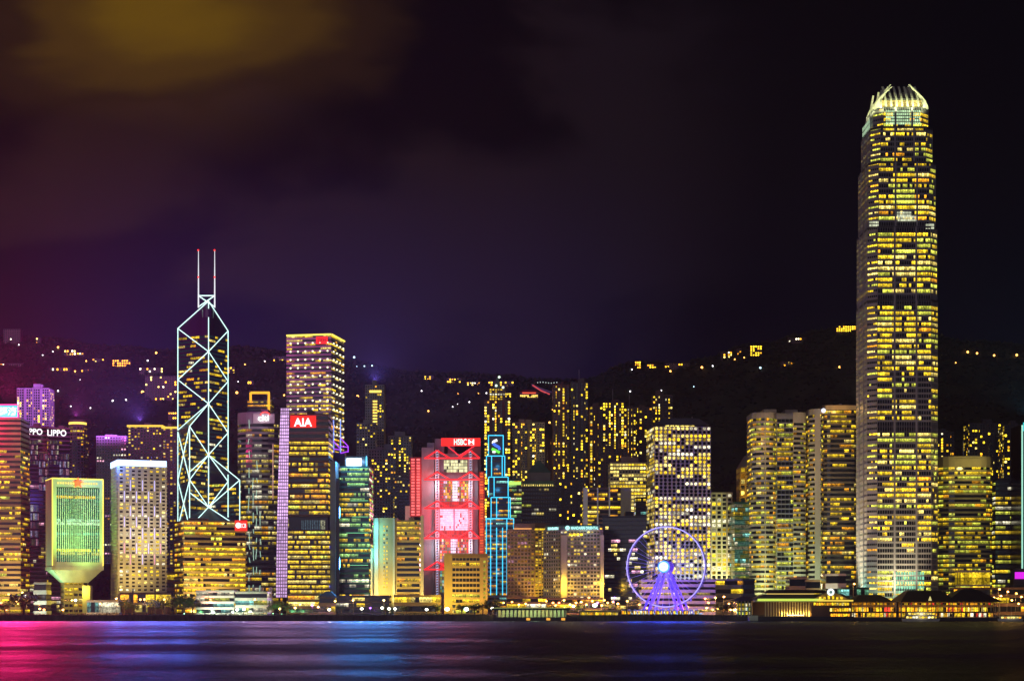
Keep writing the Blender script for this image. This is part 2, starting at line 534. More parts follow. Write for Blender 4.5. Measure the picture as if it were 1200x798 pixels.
def build_ground():
    m, nt, bs = new_mat('hill_cover')
    geo = nt.nodes.new('ShaderNodeNewGeometry')
    nz = nt.nodes.new('ShaderNodeTexNoise'); nz.inputs['Scale'].default_value = 0.03; nz.inputs['Detail'].default_value = 8
    cr = nt.nodes.new('ShaderNodeValToRGB')
    cr.color_ramp.elements[0].position = 0.35; cr.color_ramp.elements[0].color = (0.02, 0.03, 0.016, 1)
    cr.color_ramp.elements[1].position = 0.7; cr.color_ramp.elements[1].color = (0.06, 0.07, 0.04, 1)
    nt.links.new(geo.outputs['Position'], nz.inputs[0]); nt.links.new(nz.outputs[0], cr.inputs[0]); nt.links.new(cr.outputs[0], bs.inputs['Base Color'])
    bs.inputs['Roughness'].default_value = 0.95
    xs = [-2300 + 4600 * i / 230 for i in range(231)]
    ys = [1262, 1400, 1550, 1700] + [1720 + 20 * i for i in range(55)] + [2860 + 80 * i for i in range(20)]
    b = MB()
    vs = [(x, y, terrain(x, y)) for y in ys for x in xs]
    n = len(xs)
    fs = [(j * n + i, j * n + i + 1, (j + 1) * n + i + 1, (j + 1) * n + i) for j in range(len(ys) - 1) for i in range(n - 1)]
    b.faces(vs, fs)
    o = b.build('hills', [m]); tag(o, kind='structure')
    o.data.polygons.foreach_set('use_smooth', [True] * len(o.data.polygons))

    # quay
    asph = wall_mat('asphalt', (0.05, 0.05, 0.052), 0.85)
    b = MB(); b.box(-2300, 2300, 1261.0, 1262.0, -3.0, 4.35); tag(b.build('seawall', wall_mat('seawall_stone', (0.14, 0.13, 0.12), 0.85, 0.4, 0.4)), kind='structure')
    b = MB(); b.box(-2300, 2300, 1262.02, 1272, 4.004, 4.13); tag(b.build('promenade', wall_mat('promenade_paving', (0.22, 0.20, 0.18), 0.8, 0.3, 0.3)), kind='structure')
    b = MB(); b.box(-2300, 2300, 1318, 1336, 4.004, 4.012); tag(b.build('road', asph), kind='structure')

    # water
    m, nt, bs = new_mat('harbour_water')
    N, L = nt.nodes.new, nt.links.new
    nt.nodes.remove(bs)
    gl = N('ShaderNodeBsdfGlossy'); gl.distribution = 'GGX'; gl.inputs['Color'].default_value = (0.33, 0.37, 0.47, 1)     # turbid, choppy water gives back less than a mirror
    df = N('ShaderNodeBsdfDiffuse'); df.inputs['Color'].default_value = (0.003, 0.006, 0.010, 1)
    fr = N('ShaderNodeFresnel'); fr.inputs['IOR'].default_value = 1.33
    ms = N('ShaderNodeMixShader')
    L(fr.outputs[0], ms.inputs[0]); L(df.outputs[0], ms.inputs[1]); L(gl.outputs[0], ms.inputs[2])
    L(ms.outputs[0], nt.nodes['Material Output'].inputs['Surface'])
    geo = N('ShaderNodeNewGeometry')
    mp = N('ShaderNodeMapping'); mp.inputs['Scale'].default_value = (0.085, 0.075, 1)
    n1 = N('ShaderNodeTexNoise'); n1.inputs['Scale'].default_value = 1.0; n1.inputs['Detail'].default_value = 7; n1.inputs['Roughness'].default_value = 0.6
    mp2 = N('ShaderNodeMapping'); mp2.inputs['Scale'].default_value = (0.006, 0.016, 1)
    n2 = N('ShaderNodeTexNoise'); n2.inputs['Scale'].default_value = 1.0; n2.inputs['Detail'].default_value = 3
    rr = N('ShaderNodeMapRange'); rr.inputs['From Min'].default_value = 0.35; rr.inputs['From Max'].default_value = 0.65; rr.inputs['To Min'].default_value = 0.28; rr.inputs['To Max'].default_value = 0.55
    bp = N('ShaderNodeBump'); bp.inputs['Strength'].default_value = 1.0; bp.inputs['Distance'].default_value = 4.0
    L(geo.outputs['Position'], mp.inputs[0]); L(mp.outputs[0], n1.inputs[0]); L(geo.outputs['Position'], mp2.inputs[0]); L(mp2.outputs[0], n2.inputs[0])
    L(n2.outputs[0], rr.inputs[0]); L(rr.outputs[0], gl.inputs['Roughness']); mp3 = N('ShaderNodeMapping'); mp3.inputs['Scale'].default_value = (0.022, 0.034, 1)
    n3 = N('ShaderNodeTexNoise'); n3.inputs['Scale'].default_value = 1.0; n3.inputs['Detail'].default_value = 4; n3.inputs['Distortion'].default_value = 0.6
    ad = N('ShaderNodeMath'); ad.operation = 'MULTIPLY_ADD'; ad.inputs[1].default_value = 0.45
    L(geo.outputs['Position'], mp3.inputs[0]); L(mp3.outputs[0], n3.inputs[0]); L(n3.outputs[0], ad.inputs[0]); L(n1.outputs[0], ad.inputs[2]); L(ad.outputs[0], bp.inputs['Height']); L(bp.outputs[0], gl.inputs['Normal']); L(bp.outputs[0], fr.inputs['Normal']); L(bp.outputs[0], df.inputs['Normal'])
    b = MB(); b.poly([(-2300, -140, 0), (2300, -140, 0), (2300, 1261.5, 0), (-2300, 1261.5, 0)])
    tag(b.build('water', m), kind='structure')

    # haze over the harbour and the town
    m = bpy.data.materials.new('haze_air'); m.use_nodes = True
    nt = m.node_tree; nt.nodes.clear()
    o_ = nt.nodes.new('ShaderNodeOutputMaterial'); pv = nt.nodes.new('ShaderNodeVolumePrincipled')
    pv.inputs['Color'].default_value = (0.72, 0.74, 0.95, 1); pv.inputs['Density'].default_value = 0.00003; pv.inputs['Anisotropy'].default_value = 0.25
    nt.links.new(pv.outputs[0], o_.inputs['Volume'])
    b = MB(); b.box(-2290, 2290, -130, 4350, -4.0, 560)
    tag(b.build('haze', m), kind='stuff')
build_ground()

def ground_at(px, py):
    """where the line of sight through a pixel meets the hillside"""
    D = 1760.0
    while D < 2696:
        if terrain(wx(px, D), D) >= wz(py, D): return D
        D += 6
    return 2692.0

def build_forest():
    rng = random.Random(5)
    b = MB()
    base = [(1, 0, 0), (0, 1, 0), (-1, 0, 0), (0, -1, 0), (0, 0, 1), (0, 0, -0.6)]
    fs = [(0, 1, 4), (1, 2, 4), (2, 3, 4), (3, 0, 4), (1, 0, 5), (2, 1, 5), (3, 2, 5), (0, 3, 5)]
    for k in range(15000):
        px = rng.uniform(-60, 1260); t = rng.random()
        D = 1850 + 860 * (1 - (1 - t) ** 2)
        x = wx(px, D); z = terrain(x, D); r = rng.uniform(2.0, 4.6)
        a = rng.uniform(0, 6.28); ca, sa = math.cos(a), math.sin(a)
        b.faces([(x + (v[0] * ca - v[1] * sa) * r * rng.uniform(0.7, 1.2), D + (v[0] * sa + v[1] * ca) * r * rng.uniform(0.7, 1.2), z + r * 0.5 + v[2] * r * rng.uniform(0.6, 1.3)) for v in base], fs)
    tag(b.build('forest', wall_mat('forest_leaves', (0.035, 0.045, 0.025), 0.9, 0.2, 0.01)), 'dark wooded slopes of the hills behind the skyline', 'forest', kind='stuff')
build_forest()

SEED = [100]
def sd():
    SEED[0] += 1
    return SEED[0]

def tower(name, label, fp, ytop, D, h=3.6, bay=3.0, wall=W_GREY, cat='tower', group=None, base=None, gear=2, mast=False, hmax=6.0, parapet=True, gearwall=None, **kw):
    cx = sum(p[0] for p in fp) / len(fp); cy = sum(p[1] for p in fp) / len(fp)
    z0 = base if base is not None else min(terrain(*p) for p in fp) - 0.3
    z1 = wz(ytop, D)
    r = thing(name, label, cat, (cx, cy, z0), group)
    n = max(1, round((z1 - z0) / h))
    kw.setdefault('seed', sd())
    facade(r, fp, z0, z1, n, bay, wall, **kw)
    if gear or parapet or mast: roof_gear(r, fp, z1, kw['seed'], gearwall or wall, mast, gear, hmax, parapet)
    return r, z0, z1

# ------------------------------------------------------------------ landmark towers
NEON_W = glow_mat('neon_ice_white', (0.62, 1.0, 0.93), 1.7)
NEON_C = glow_mat('neon_cyan', (0.05, 0.62, 0.95), 1.6)
NEON_Y = glow_mat('neon_yellow', (1.0, 0.80, 0.10), 1.6)
NEON_R = glow_mat('neon_red', (1.0, 0.03, 0.05), 1.5)
NEON_BLUE = glow_mat('neon_blue_white', (0.45, 0.62, 1.0), 2.6)
NEON_LILAC = glow_mat('neon_lilac', (0.62, 0.55, 1.0), 1.3)
NEON_V = glow_mat('neon_violet', (0.45, 0.05, 1.0), 1.3)
S_WHITE = glow_mat('sign_white', (1.0, 1.0, 1.0), 1.6)
S_RED = glow_mat('sign_red', (1.0, 0.02, 0.01), 1.2)
S_CYAN = glow_mat('sign_cyan', (0.05, 0.75, 0.85), 1.2)
S_ICE = glow_mat('sign_ice', (0.45, 0.95, 0.88), 1.5)
L_GOLD = glow_mat('lamp_gold', (1.0, 0.66, 0.10), 2.0)
L_ORANGE = glow_mat('lamp_orange', (1.0, 0.40, 0.06), 4.5)
L_WHITE = glow_mat('lamp_white', (1.0, 1.0, 0.80), 6.0)
L_RED = glow_mat('lamp_red', (1.0, 0.03, 0.02), 2.5)

def tubes(root, name, mat, segs, r=0.5, n=5):
    for p, q in segs:
        b = MB(); b.tube(p, q, r, n); b.build(name, mat, root)

# --- the cross-braced tower with lit cross bracing
def prism_tower():
    D = 1700.0; k = D / F
    C2 = Vector((wx(244.5, D), D))
    A, Dd, E, B = [Vector((wx(px, D + dy * k), D + dy * k)) for px, dy in ((208.5, 22.5), (222.3, -36.5), (281, -22.5), (267.4, 36.5))]
    zz = lambda py: wz(py, D)
    r = thing('prism_tower', 'tall faceted glass skyscraper outlined by ice-white cross bracing, twin masts on its apex', 'skyscraper', (C2.x, C2.y, GZ - 0.3))
    rng = random.Random(3)
    def prism(P, Q, zc, zp, zq):
        b = MB(); zb = GZ - 0.3
        v = [(C2.x, C2.y, zb), (P.x, P.y, zb), (Q.x, Q.y, zb), (C2.x, C2.y, zz(zc)), (P.x, P.y, wz(zp, P.y)), (Q.x, Q.y, wz(zq, Q.y))]
        b.faces(v, [(0, 1, 4, 3), (1, 2, 5, 4), (2, 0, 3, 5), (3, 4, 5), (0, 2, 1)])
        b.build('shaft', W_NAVY, r)
    prism(B, A, 353, 388, 385)
    prism(A, Dd, 473, 504, 499.5)
    prism(E, B, 533, 562.5, 564)
    prism(Dd, E, 594, 618, 618)
    # office storeys in ribbons on the faces that show
    def band_face(P, Q, ztop, zbot, gold=()):
        d = (Q - P); L = d.length; nrm = Vector((d.y, -d.x)).normalized()
        h = 4.0; n = int((zz(ztop) - zz(zbot)) / h)
        for i in range(n):
            z = zz(zbot) + i * h; b = MB(); m = max(3, round(L / 2.2))
            on = rng.random() < 0.35; left = rng.randint(2, 5); c0 = pick(rng, P_OFF); g = rng.uniform(0.25, 0.9)
            sp = any(abs((HY - (z - CH) * F / D) - gy) < 1.6 for gy in gold)
            for j in range(m):
                if left <= 0: on = rng.random() < 0.3; left = rng.randint(1, 5); c0 = pick(rng, P_OFF); g = rng.uniform(0.25, 0.9)
                left -= 1
                c = mul(OR, 1.3) if sp and 0.08 < j / m < 0.9 else (mul(c0, g * rng.uniform(0.6, 1.2)) if on else (0.004, 0.017, 0.024))
                a, e = P + d * (j / m) + nrm * 0.15, P + d * ((j + 0.92) / m) + nrm * 0.15
                b.poly([(a.x, a.y, z + 1.2), (e.x, e.y, z + 1.2), (e.x, e.y, z + 3.3), (a.x, a.y, z + 3.3)], c)
            b.build('window_band', GLASS, r, lit=True)
    band_face(A, C2, 388, 504, (392.5,))
    band_face(C2, B, 391, 562, (392.5,))
    band_face(Dd, C2, 502, 604)
    band_face(C2, E, 566, 606)
    band_face(A, Dd, 506, 606)
    def seg(P, py, Q, qy, out=0.7):
        # tubes stand a little in front of the glass
        f = lambda X, y: Vector((X.x, X.y - out, wz(y, X.y)))
        return (f(P, py), f(Q, qy))
    B2 = C2 + (E - C2) * ((267.4 - 244.5) / 36.5)
    S = [seg(C2, 353, C2, 596), seg(C2, 353, A, 385), seg(C2, 353, B, 388), seg(A, 385, A, 504), seg(B, 388, B, 556), seg(A, 385, C2, 412), seg(B, 388, C2, 412),
         seg(C2, 412, A, 445), seg(C2, 412, B, 447), seg(A, 445, C2, 473), seg(B, 447, C2, 473), seg(C2, 473, A, 504), seg(C2, 473, B, 507), seg(B, 507, C2, 533), seg(C2, 473, Dd, 499.5),
         seg(Dd, 499.5, Dd, 612), seg(Dd, 499.5, C2, 533), seg(C2, 533, Dd, 562), seg(C2, 533, Dd, 553), seg(Dd, 562, C2, 594), seg(Dd, 577, C2, 594),
         seg(A, 506, A, 612), seg(A, 506, Dd, 562), seg(Dd, 499.5, A, 563), seg(A, 563, Dd, 618), seg(Dd, 562, A, 618),
         seg(C2, 533, E, 562.5), seg(E, 562.5, E, 612), seg(E, 562.5, C2, 594), seg(C2, 594, Dd, 618), seg(C2, 594, E, 618), seg(C2, 533, B2, 564), seg(B2, 556, B2, 606), seg(B2, 564, C2, 594)]
    tubes(r, 'light_tube', NEON_W, S, 0.46)
    # crown frame, drum and masts
    xl, xr = wx(233, D), wx(252, D); yy = D - 2
    tubes(r, 'crown_frame', NEON_W, [((xl, yy, zz(347)), (xr, yy, zz(347))), ((xl, yy, zz(360)), (xr, yy, zz(347))), ((xl, yy, zz(347)), (xr, yy, zz(360)))], 0.55)
    b = MB(); b.tube((C2.x - 1.5, D + 4, zz(372)), (C2.x - 1.5, D + 4, zz(362)), 5.5, 12); b.build('roof_drum', W_NAVY, r)
    for x in (xl, xr):
        b = MB(); b.tube((x, yy, zz(361)), (x, yy, zz(330)), 0.75, 6, r2=0.6); b.tube((x, yy, zz(330)), (x, yy, zz(294)), 0.6, 6, r2=0.3)
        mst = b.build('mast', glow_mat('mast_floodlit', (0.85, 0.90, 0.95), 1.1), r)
        for py in (294, 325.5):
            b = MB(); b.ball((x, yy - 0.9, zz(py)), 0.85, 8, 5); b.build('warning_light', L_RED, mst)
prism_tower()

# --- the tallest tower, tapering, with a crown of blades
def crowned_tower():
    D = 1400.0; k = D / F; zz = lambda py: wz(py, D)
    ctr = Vector((wx(1059.5, D), D + 28))
    r = thing('crowned_skyscraper', 'tallest tower in the picture, tapering glass shaft with setbacks under a crown of pale blades', 'skyscraper', (ctr.x, ctr.y, GZ - 0.3))
    hw, hd, ch = wx(1100.5, D) - ctr.x, 28.0, 6.5
    def foot(ins):
        a, d = hw - ins * k, hd - ins * k; c = ch
        return [(ctr.x - a + c, ctr.y - d), (ctr.x + a - c, ctr.y - d), (ctr.x + a, ctr.y - d + c), (ctr.x + a, ctr.y + d - c),
                (ctr.x + a - c, ctr.y + d), (ctr.x - a + c, ctr.y + d), (ctr.x - a, ctr.y + d - c), (ctr.x - a, ctr.y - d + c)]
    secs = [(703, 352, 0.0), (352, 266, 0.6), (266, 190, 2.0), (190, 148, 5.0), (148, 124, 9.0)]
    sh = 6.45 * k
    def p_at(t, e): return pcur[0]
    pcur = [0.6]
    storey = 0
    profile = [(660, 0.15), (600, 0.55), (560, 0.5), (510, 0.62), (470, 0.28), (440, 0.45), (405, 0.95), (365, 0.92), (330, 0.55), (290, 0.8), (245, 0.75), (205, 0.55), (150, 0.5), (120, 0.3)]
    fin_m = wall_mat('fin_metal', (0.34, 0.33, 0.36), 0.4, 0.1)
    for si, (yb, yt, ins) in enumerate(secs):
        fp = foot(ins); z0, z1 = zz(yb) if si else GZ - 0.3, zz(yt); n = max(1, round((z1 - z0) / sh)); h = (z1 - z0) / n
        core = MB(); core.prism(fp, z0, z1); out = offset(fp, 0.35); spb = MB()
        MZ = lambda i: any(a_ <= HY - (z0 + (i + 0.5) * h - CH) * F / D <= b__ for a_, b__ in ((346, 361), (258, 274), (497, 506)))
        for i in range(n):
            if not MZ(i): spb.ring(fp, out, z0 + i * h, z0 + i * h + h * 0.30)
        for (_i, a, b_, nrm, L) in seen_edges(fp, 0.05):
            if nrm.x < -0.5:
                for i in range(n):
                    p = [a + nrm * 0.55, b_ + nrm * 0.55, b_ + nrm * 0.12, a + nrm * 0.12]
                    spb.prism([tuple(q) for q in p], z0 + i * h + 0.02, z0 + i * h + h * 0.62)
        spb.build('spandrel', wall_mat('spandrel_grey', (0.38, 0.36, 0.36), 0.5, 0.12), r)
        core.ring(fp, offset(fp, 0.6), z1 - 1.0, z1 + 0.6)
        core.build('shaft', W_DARK, r)
        E = seen_edges(fp, 0.05)
        rng = random.Random(40 + si)
        finb = MB()
        for e, (_i, a, b_, nrm, L) in enumerate(E):
            nf = max(2, round(L / 1.9)); un = (b_ - a).normalized()
            for j in range(nf + 1):
                c = a + (b_ - a) * (j / nf); big = L > 30 and j in (round(nf * 0.31), round(nf * 0.74))
                w = 0.75 if big else 0.10
                p = [c - un * w + nrm * (1.4 if big else 0.62), c + un * w + nrm * (1.4 if big else 0.62), c + un * w + nrm * 0.2, c - un * w + nrm * 0.2]
                finb.prism([tuple(q) for q in p], z0 + 0.05, z1 - 0.05)
        finb.build('fin', fin_m, r)
        for i in range(n):
            zc = z0 + (i + 0.5) * h; py = HY - (zc - CH) * F / D
            for (ya, pa), (yb2, pb) in zip(profile, profile[1:]):
                if yb2 <= py <= ya: pcur[0] = pb + (pa - pb) * (py - yb2) / (ya - yb2)
            mech = any(a <= py <= b for a, b in ((346, 361), (258, 274), (497, 506), (652, 668)))
            p = 0.0 if mech else pcur[0]
            band = MB()
            for e, (_i, a, b_, nrm, L) in enumerate(E):
                m = max(2, round(L / 1.9)); side = nrm.x < -0.9
                segs = [(0, 0.31), (0.31, 0.74), (0.74, 1)] if L > 30 and not side else [(0, 1)]
                for s0, s1 in segs:
                    full = rng.random() < p * 0.95; c0 = pick(rng, [(5, Y), (2.2, GN), (1.8, PY), (0.5, OR)]); g = rng.uniform(0.7, 1.5) * (0.55 if side else 1.0)
                    on = False; left = 0
                    for j in range(int(m * s0), int(m * s1)):
                        if left <= 0: on = rng.random() < (0.97 if full else p * 0.6); left = rng.randint(1, 3)
                        left -= 1
                        c = mul(c0, g * rng.choice((0.5, 0.75, 0.95, 1.0, 1.2, 1.5))) if on and p > 0 and rng.random() < 0.93 else (0.005, 0.005, 0.007)
                        if mech: c = (0.004, 0.004, 0.006)
                        q0, q1 = a + (b_ - a) * (j / m) + nrm * 0.08, a + (b_ - a) * ((j + 1) / m) + nrm * 0.08
                        band.poly([(q0.x, q0.y, zc - h * 0.12), (q1.x, q1.y, zc - h * 0.12), (q1.x, q1.y, zc + h * 0.18), (q0.x, q0.y, zc + h * 0.18)], mul(c, 0.5))
                        band.poly([(q0.x, q0.y, zc + h * 0.18), (q1.x, q1.y, zc + h * 0.18), (q1.x, q1.y, zc + h * 0.46), (q0.x, q0.y, zc + h * 0.46)], mul(c, 1.0))
            band.build('window_band', GLASS, r, lit=True)
    # pale lit louvres below the crown and at the plant floors
    def louvre(x0, x1, y0, y1, c, d, nx, ny, name='lit_louvre'):
        b = MB()
        for i in range(nx):
            for j in range(ny):
                xa, xb = wx(x0 + (x1 - x0) * i / nx, D), wx(x0 + (x1 - x0) * (i + 0.72) / nx, D)
                za, zb = zz(y1 + (y0 - y1) * j / ny), zz(y1 + (y0 - y1) * (j + 0.7) / ny)
                b.poly([(xa, d, za), (xb, d, za), (xb, d, zb), (xa, d, zb)], mul(c, random.Random(i * 31 + j).uniform(0.55, 1.2)))
        b.build(name, SCREEN, r, lit=True)
    louvre(1040, 1081, 126, 144, (0.50, 0.75, 0.42), ctr.y - hd + 9 * k - 0.8, 17, 5)
    louvre(1046.5, 1083.5, 668, 701, (0.22, 0.62, 0.40), ctr.y - hd - 0.75, 12, 6)
    for (x0, x1, y) in ((1051, 1068, 251), (1052, 1074, 256), (1019, 1030, 262), (1085, 1095, 265)):
        louvre(x0, x1, y - 3.5, y + 3.5, (0.62, 0.66, 0.45), ctr.y - hd + (0.6 if y < 262 else 2) * k - 1.3, max(4, int((x1 - x0) / 1.6)), 2)
    # left flank, a pale louvred panel beneath the crown
    b = MB(); xs = ctr.x - hw + 7 * k - 1.5
    for i in range(6):
        for j in range(4):
            ya, yb = ctr.y - hd + 14 + i * 5, ctr.y - hd + 14 + i * 5 + 3.8
            b.poly([(xs, ya, zz(157) + j * 4.2), (xs, yb, zz(157) + j * 4.2), (xs, yb, zz(157) + j * 4.2 + 3.3), (xs, ya, zz(157) + j * 4.2 + 3.3)], (0.42, 0.62, 0.40))
    b.build('lit_louvre', SCREEN, r, lit=True)
    # crown of blades, curving inward
    blade = wall_mat('crown_blade', (0.72, 0.70, 0.60), 0.5, 0.08)
    def blade_at(P, inward, tall, w):
        w *= 1.5; b = MB(); prev = None; t_dir = Vector((-inward.y, inward.x))
        for s in range(9):
            t = s / 8
            q = P + inward * (20.5 * k * (t ** 1.75)); z = zz(124) + (zz(93) - zz(124)) * t * tall
            dep = 3.6 * (1 - t) + 0.9
            ring = [q - t_dir * w, q + t_dir * w, q + t_dir * w + inward * dep, q - t_dir * w + inward * dep]
            if prev:
                vs = [(p.x, p.y, prev[1]) for p in prev[0]] + [(p.x, p.y, z) for p in ring]
                b.faces(vs, [(i, (i + 1) % 4, 4 + (i + 1) % 4, 4 + i) for i in range(4)] + [(4, 5, 6, 7), (3, 2, 1, 0)])
            prev = (ring, z)
        b.build('crown_blade', blade, r)
    a, d = hw - 9 * k, hd - 9 * k
    for i in range(9):
        t = -1 + 2 * i / 8; tall = 1.0 if abs(t) < 0.8 else 0.86
        x = t * (a - 4.5)
        blade_at(Vector((ctr.x + x, ctr.y - d)), Vector((0 if abs(t) < .8 else -0.25 * t, 1)).normalized(), tall, 0.5)
        blade_at(Vector((ctr.x + x, ctr.y + d)), Vector((0, -1)), tall, 0.5)
        blade_at(Vector((ctr.x - a, ctr.y + t * (d - 4.5))), Vector((1, 0)), tall, 0.5)
        blade_at(Vector((ctr.x + a, ctr.y + t * (d - 4.5))), Vector((-1, 0)), tall, 0.5)
    b = MB(); b.prism(foot(13), zz(124), zz(112)); b.build('crown_core', W_DARK, r)
    b = MB()
    for i in range(8):
        x = ctr.x - a * 0.75 + i * a * 1.5 / 7.6
        b.poly([(x, ctr.y - d + 4.2 * k - 0.15, zz(122)), (x + a * 0.14, ctr.y - d + 4.2 * k - 0.15, zz(122)), (x + a * 0.14, ctr.y - d + 4.2 * k - 0.15, zz(114)), (x, ctr.y - d + 4.2 * k - 0.15, zz(114))], mul(PY, 0.5 if i % 3 else 0.9))
    b.build('crown_window', GLASS, r, lit=True)
    # crown floodlights stand on the last setback, outside the blades; ground floodlights warm the flank
    for (dx, dy) in ((-0.9, -1.35), (-0.3, -1.35), (0.3, -1.35), (0.9, -1.35), (-1.4, -0.8), (-1.4, 0.2)):
        p = Vector((ctr.x + dx * a, ctr.y + dy * d, zz(129)))
        lamp(r, p, (0.92, 1.0, 0.46), 21000, 0.8, 110, (-dx * 10, -dy * 10, 16), name='crown_light')
    floodlight(r, 990, D + 22, (1.0, 0.78, 0.42), 60000, (ctr.x - hw, ctr.y, 130), 75)
    floodlight(r, 934, D + 26, (1.0, 0.80, 0.46), 130000, (ctr.x - hw, ctr.y, 110), 80)
    q = at(1001, 474, 1486); part_box(r, 'added_roof_lamp', W_DARK, q.x - 1, q.x + 1, q.y - 1, q.y + 1, q.z - 1.6, q.z)  # lamp box added on the neighbour's roof to brighten this flank
    lamp(r, q + Vector((1.5, -2, 1)), (1.0, 0.82, 0.5), 240000, 1.0, 80, (ctr.x - hw - q.x, ctr.y - 10 - q.y, 75))
    floodlight(r, 996, D + 10, (0.35, 1.0, 0.75), 22000, (ctr.x - hw, ctr.y - 10, 30), 80)
    floodlight(r, 1060, D - 22, (1.0, 0.85, 0.5), 60000, (ctr.x - 8, ctr.y - hd, 60), 80)
    floodlight(r, 1030, D - 18, (0.6, 1.0, 0.6), 9000, (ctr.x - 15, ctr.y - hd, 30), 80)
crowned_tower()

# --- the bank with red hanger trusses
def truss_bank():
    D = 1600.0; k = D / F; zz = lambda py: wz(py, D); X = lambda px: wx(px, D)
    r = thing('truss_bank', 'bank tower hung from red-lit trusses between white ladder masts, pink screen on its front', 'bank tower', (X(530), D, GZ - 0.3))
    zb = GZ - 0.3
    part_box(r, 'core_wall', W_GREY, X(509), X(560), D + 4, D + 44, zb, zz(531))
    part_box(r, 'service_tower', W_LILAC, X(494), X(508.5), D + 1, D + 40, zb, zz(524))
    part_box(r, 'service_tower', W_LILAC, X(500), X(508.5), D + 6, D + 30, zz(523.9), zz(518))
    part_box(r, 'service_tower', W_GREY, X(509), X(520), D + 8, D + 30, zz(531), zz(513))
    part_box(r, 'service_tower', W_GREY, X(552), X(563), D + 8, D + 34, zz(560), zz(519))
    part_box(r, 'service_tower', W_GREY, X(524), X(532), D + 14, D + 30, zz(531), zz(511.5))
    part_box(r, 'annex', W_CREAM, X(475), X(480.5), D - 3, D + 8, zb, zz(593))
    def grid(name, x0, x1, y0, y1, nx, ny, d, fn, gap=0.25, back=W_DARK):
        b = MB()
        for i in range(nx):
            for j in range(ny):
                c = fn(i, j)
                xa, xb = X(x0 + (x1 - x0) * (i + gap / 2) / nx), X(x0 + (x1 - x0) * (i + 1 - gap / 2) / nx)
                za, zb_ = zz(y1 - (y1 - y0) * (j + gap / 2) / ny), zz(y1 - (y1 - y0) * (j + 1 - gap / 2) / ny)
                b.poly([(xa, d, za), (xb, d, za), (xb, d, zb_), (xa, d, zb_)], c)
        return b.build(name, SCREEN, r, lit=True)
    rng = random.Random(8)
    # red stair columns
    part_box(r, 'stair_column', W_RED, X(480.5), X(493.8), D - 2, D + 14, zz(605), zz(536))
    grid('red_light_panel', 481, 493.4, 537, 604.5, 2, 20, D - 2.15, lambda i, j: mul((1.0, 0.14, 0.13), rng.uniform(0.8, 1.4)), 0.36)
    part_box(r, 'stair_column', W_RED, X(561), X(568), D + 1, D + 18, zb, zz(552))
    grid('red_light_panel', 561.4, 567.6, 553, 690, 1, 42, D + 0.85, lambda i, j: mul((1.0, 0.13, 0.02), rng.uniform(0.4, 1.2)), 0.36)
    # ladder masts: two white tubes with rungs
    for x in (512.5, 551.5):
        b = MB()
        for dx in (-1.7, 1.7):
            b.tube((X(x + dx), D - 1.5, zb), (X(x + dx), D - 1.5, zz(527)), 0.62, 6)
        mst = b.build('ladder_mast', W_WHITE, r)
        b = MB()
        for j in range(56):
            py = 696 - j * 3.02
            b.tube((X(x - 1.7), D - 1.6, zz(py)), (X(x + 1.7), D - 1.6, zz(py - 1.0)), 0.42, 5)
        b.build('lit_rungs', glow_mat('mast_rungs', (0.55, 0.62, 0.95), 1.0), mst)
        lamp(mst, (X(x), D - 9, zz(640)), (0.8, 0.85, 1.0), 5000, 1.0)
        lamp(mst, (X(x), D - 9, zz(570)), (0.8, 0.85, 1.0), 5000, 1.0)
    # hanger trusses
    for i, (yt, yb) in enumerate(((528, 537), (553, 562), (587, 595.5), (621, 630.5), (658, 667))):
        b = MB(); rr = 0.72; d = D - 2.4
        b.tube((X(497), d, zz(yb)), (X(562), d, zz(yb)), rr, 5)
        for xm in (512.5, 551.5):
            b.tube((X(xm), d, zz(yt)), (X(xm - 14 if xm < 530 else xm - 15), d, zz(yb)), rr, 5)
            b.tube((X(xm), d, zz(yt)), (X(xm + 15 if xm < 530 else xm + 11), d, zz(yb)), rr, 5)
        b.build('red_truss', glow_mat('truss_red', (1.0, 0.015, 0.02), 1.4), r)
        if i >= 2:
            grid('red_panel', 515.5, 548.5, yt + 0.3, yb - 0.5, 12, 2, D + 3.75, lambda i_, j: mul((0.9, 0.02, 0.015), rng.uniform(0.4, 1.0)), 0.08)
    # zones between the trusses
    grid('ticker_panel', 520, 547.5, 538.5, 553, 17, 4, D + 3.7, lambda i, j: mul((0.85, 0.80, 0.42), rng.choice((0.05, 0.5, 0.8, 1.2, 1.2))), 0.14)
    def z2(i, j):
        if 7 <= i <= 9: return mul((1.0, 0.85, 0.95), rng.uniform(0.8, 1.3))
        if i < 2: return mul((0.9, 0.02, 0.02), rng.uniform(0.5, 1))
        return mul(pick(rng, [(3, OR), (2, Y), (3, RD), (2, PK)]), rng.choice((0.3, 0.9, 1.2)))
    grid('window_band', 515.5, 548.5, 563, 587, 16, 7, D + 3.7, z2, 0.2)
    def z3(i, j):
        if i == 10: return (0.45, 0.10, 0.30)
        if rng.random() < 0.10: return (0.8, 0.02, 0.05)
        return mul((1.0, 0.62, 0.86), rng.uniform(0.8, 1.15))
    grid('led_screen', 515.5, 548.5, 596, 621, 21, 10, D + 3.7, z3, 0.10)
    def z4(i, j):
        if 6 <= i <= 8: return mul((1.0, 0.72, 0.95), rng.uniform(0.9, 1.3))
        return mul(pick(rng, [(4, RD), (2, OR), (2, PK), (0.6, WH)]), rng.choice((0.3, 0.9, 1.2)))
    grid('window_band', 515.5, 548.5, 631, 658, 16, 8, D + 3.7, z4, 0.2)
    grid('window_band', 515.5, 548.5, 668, 694, 14, 7, D + 3.7, lambda i, j: mul(pick(rng, P_TEAL), rng.choice((0.05, 0.3, 0.6))), 0.25)
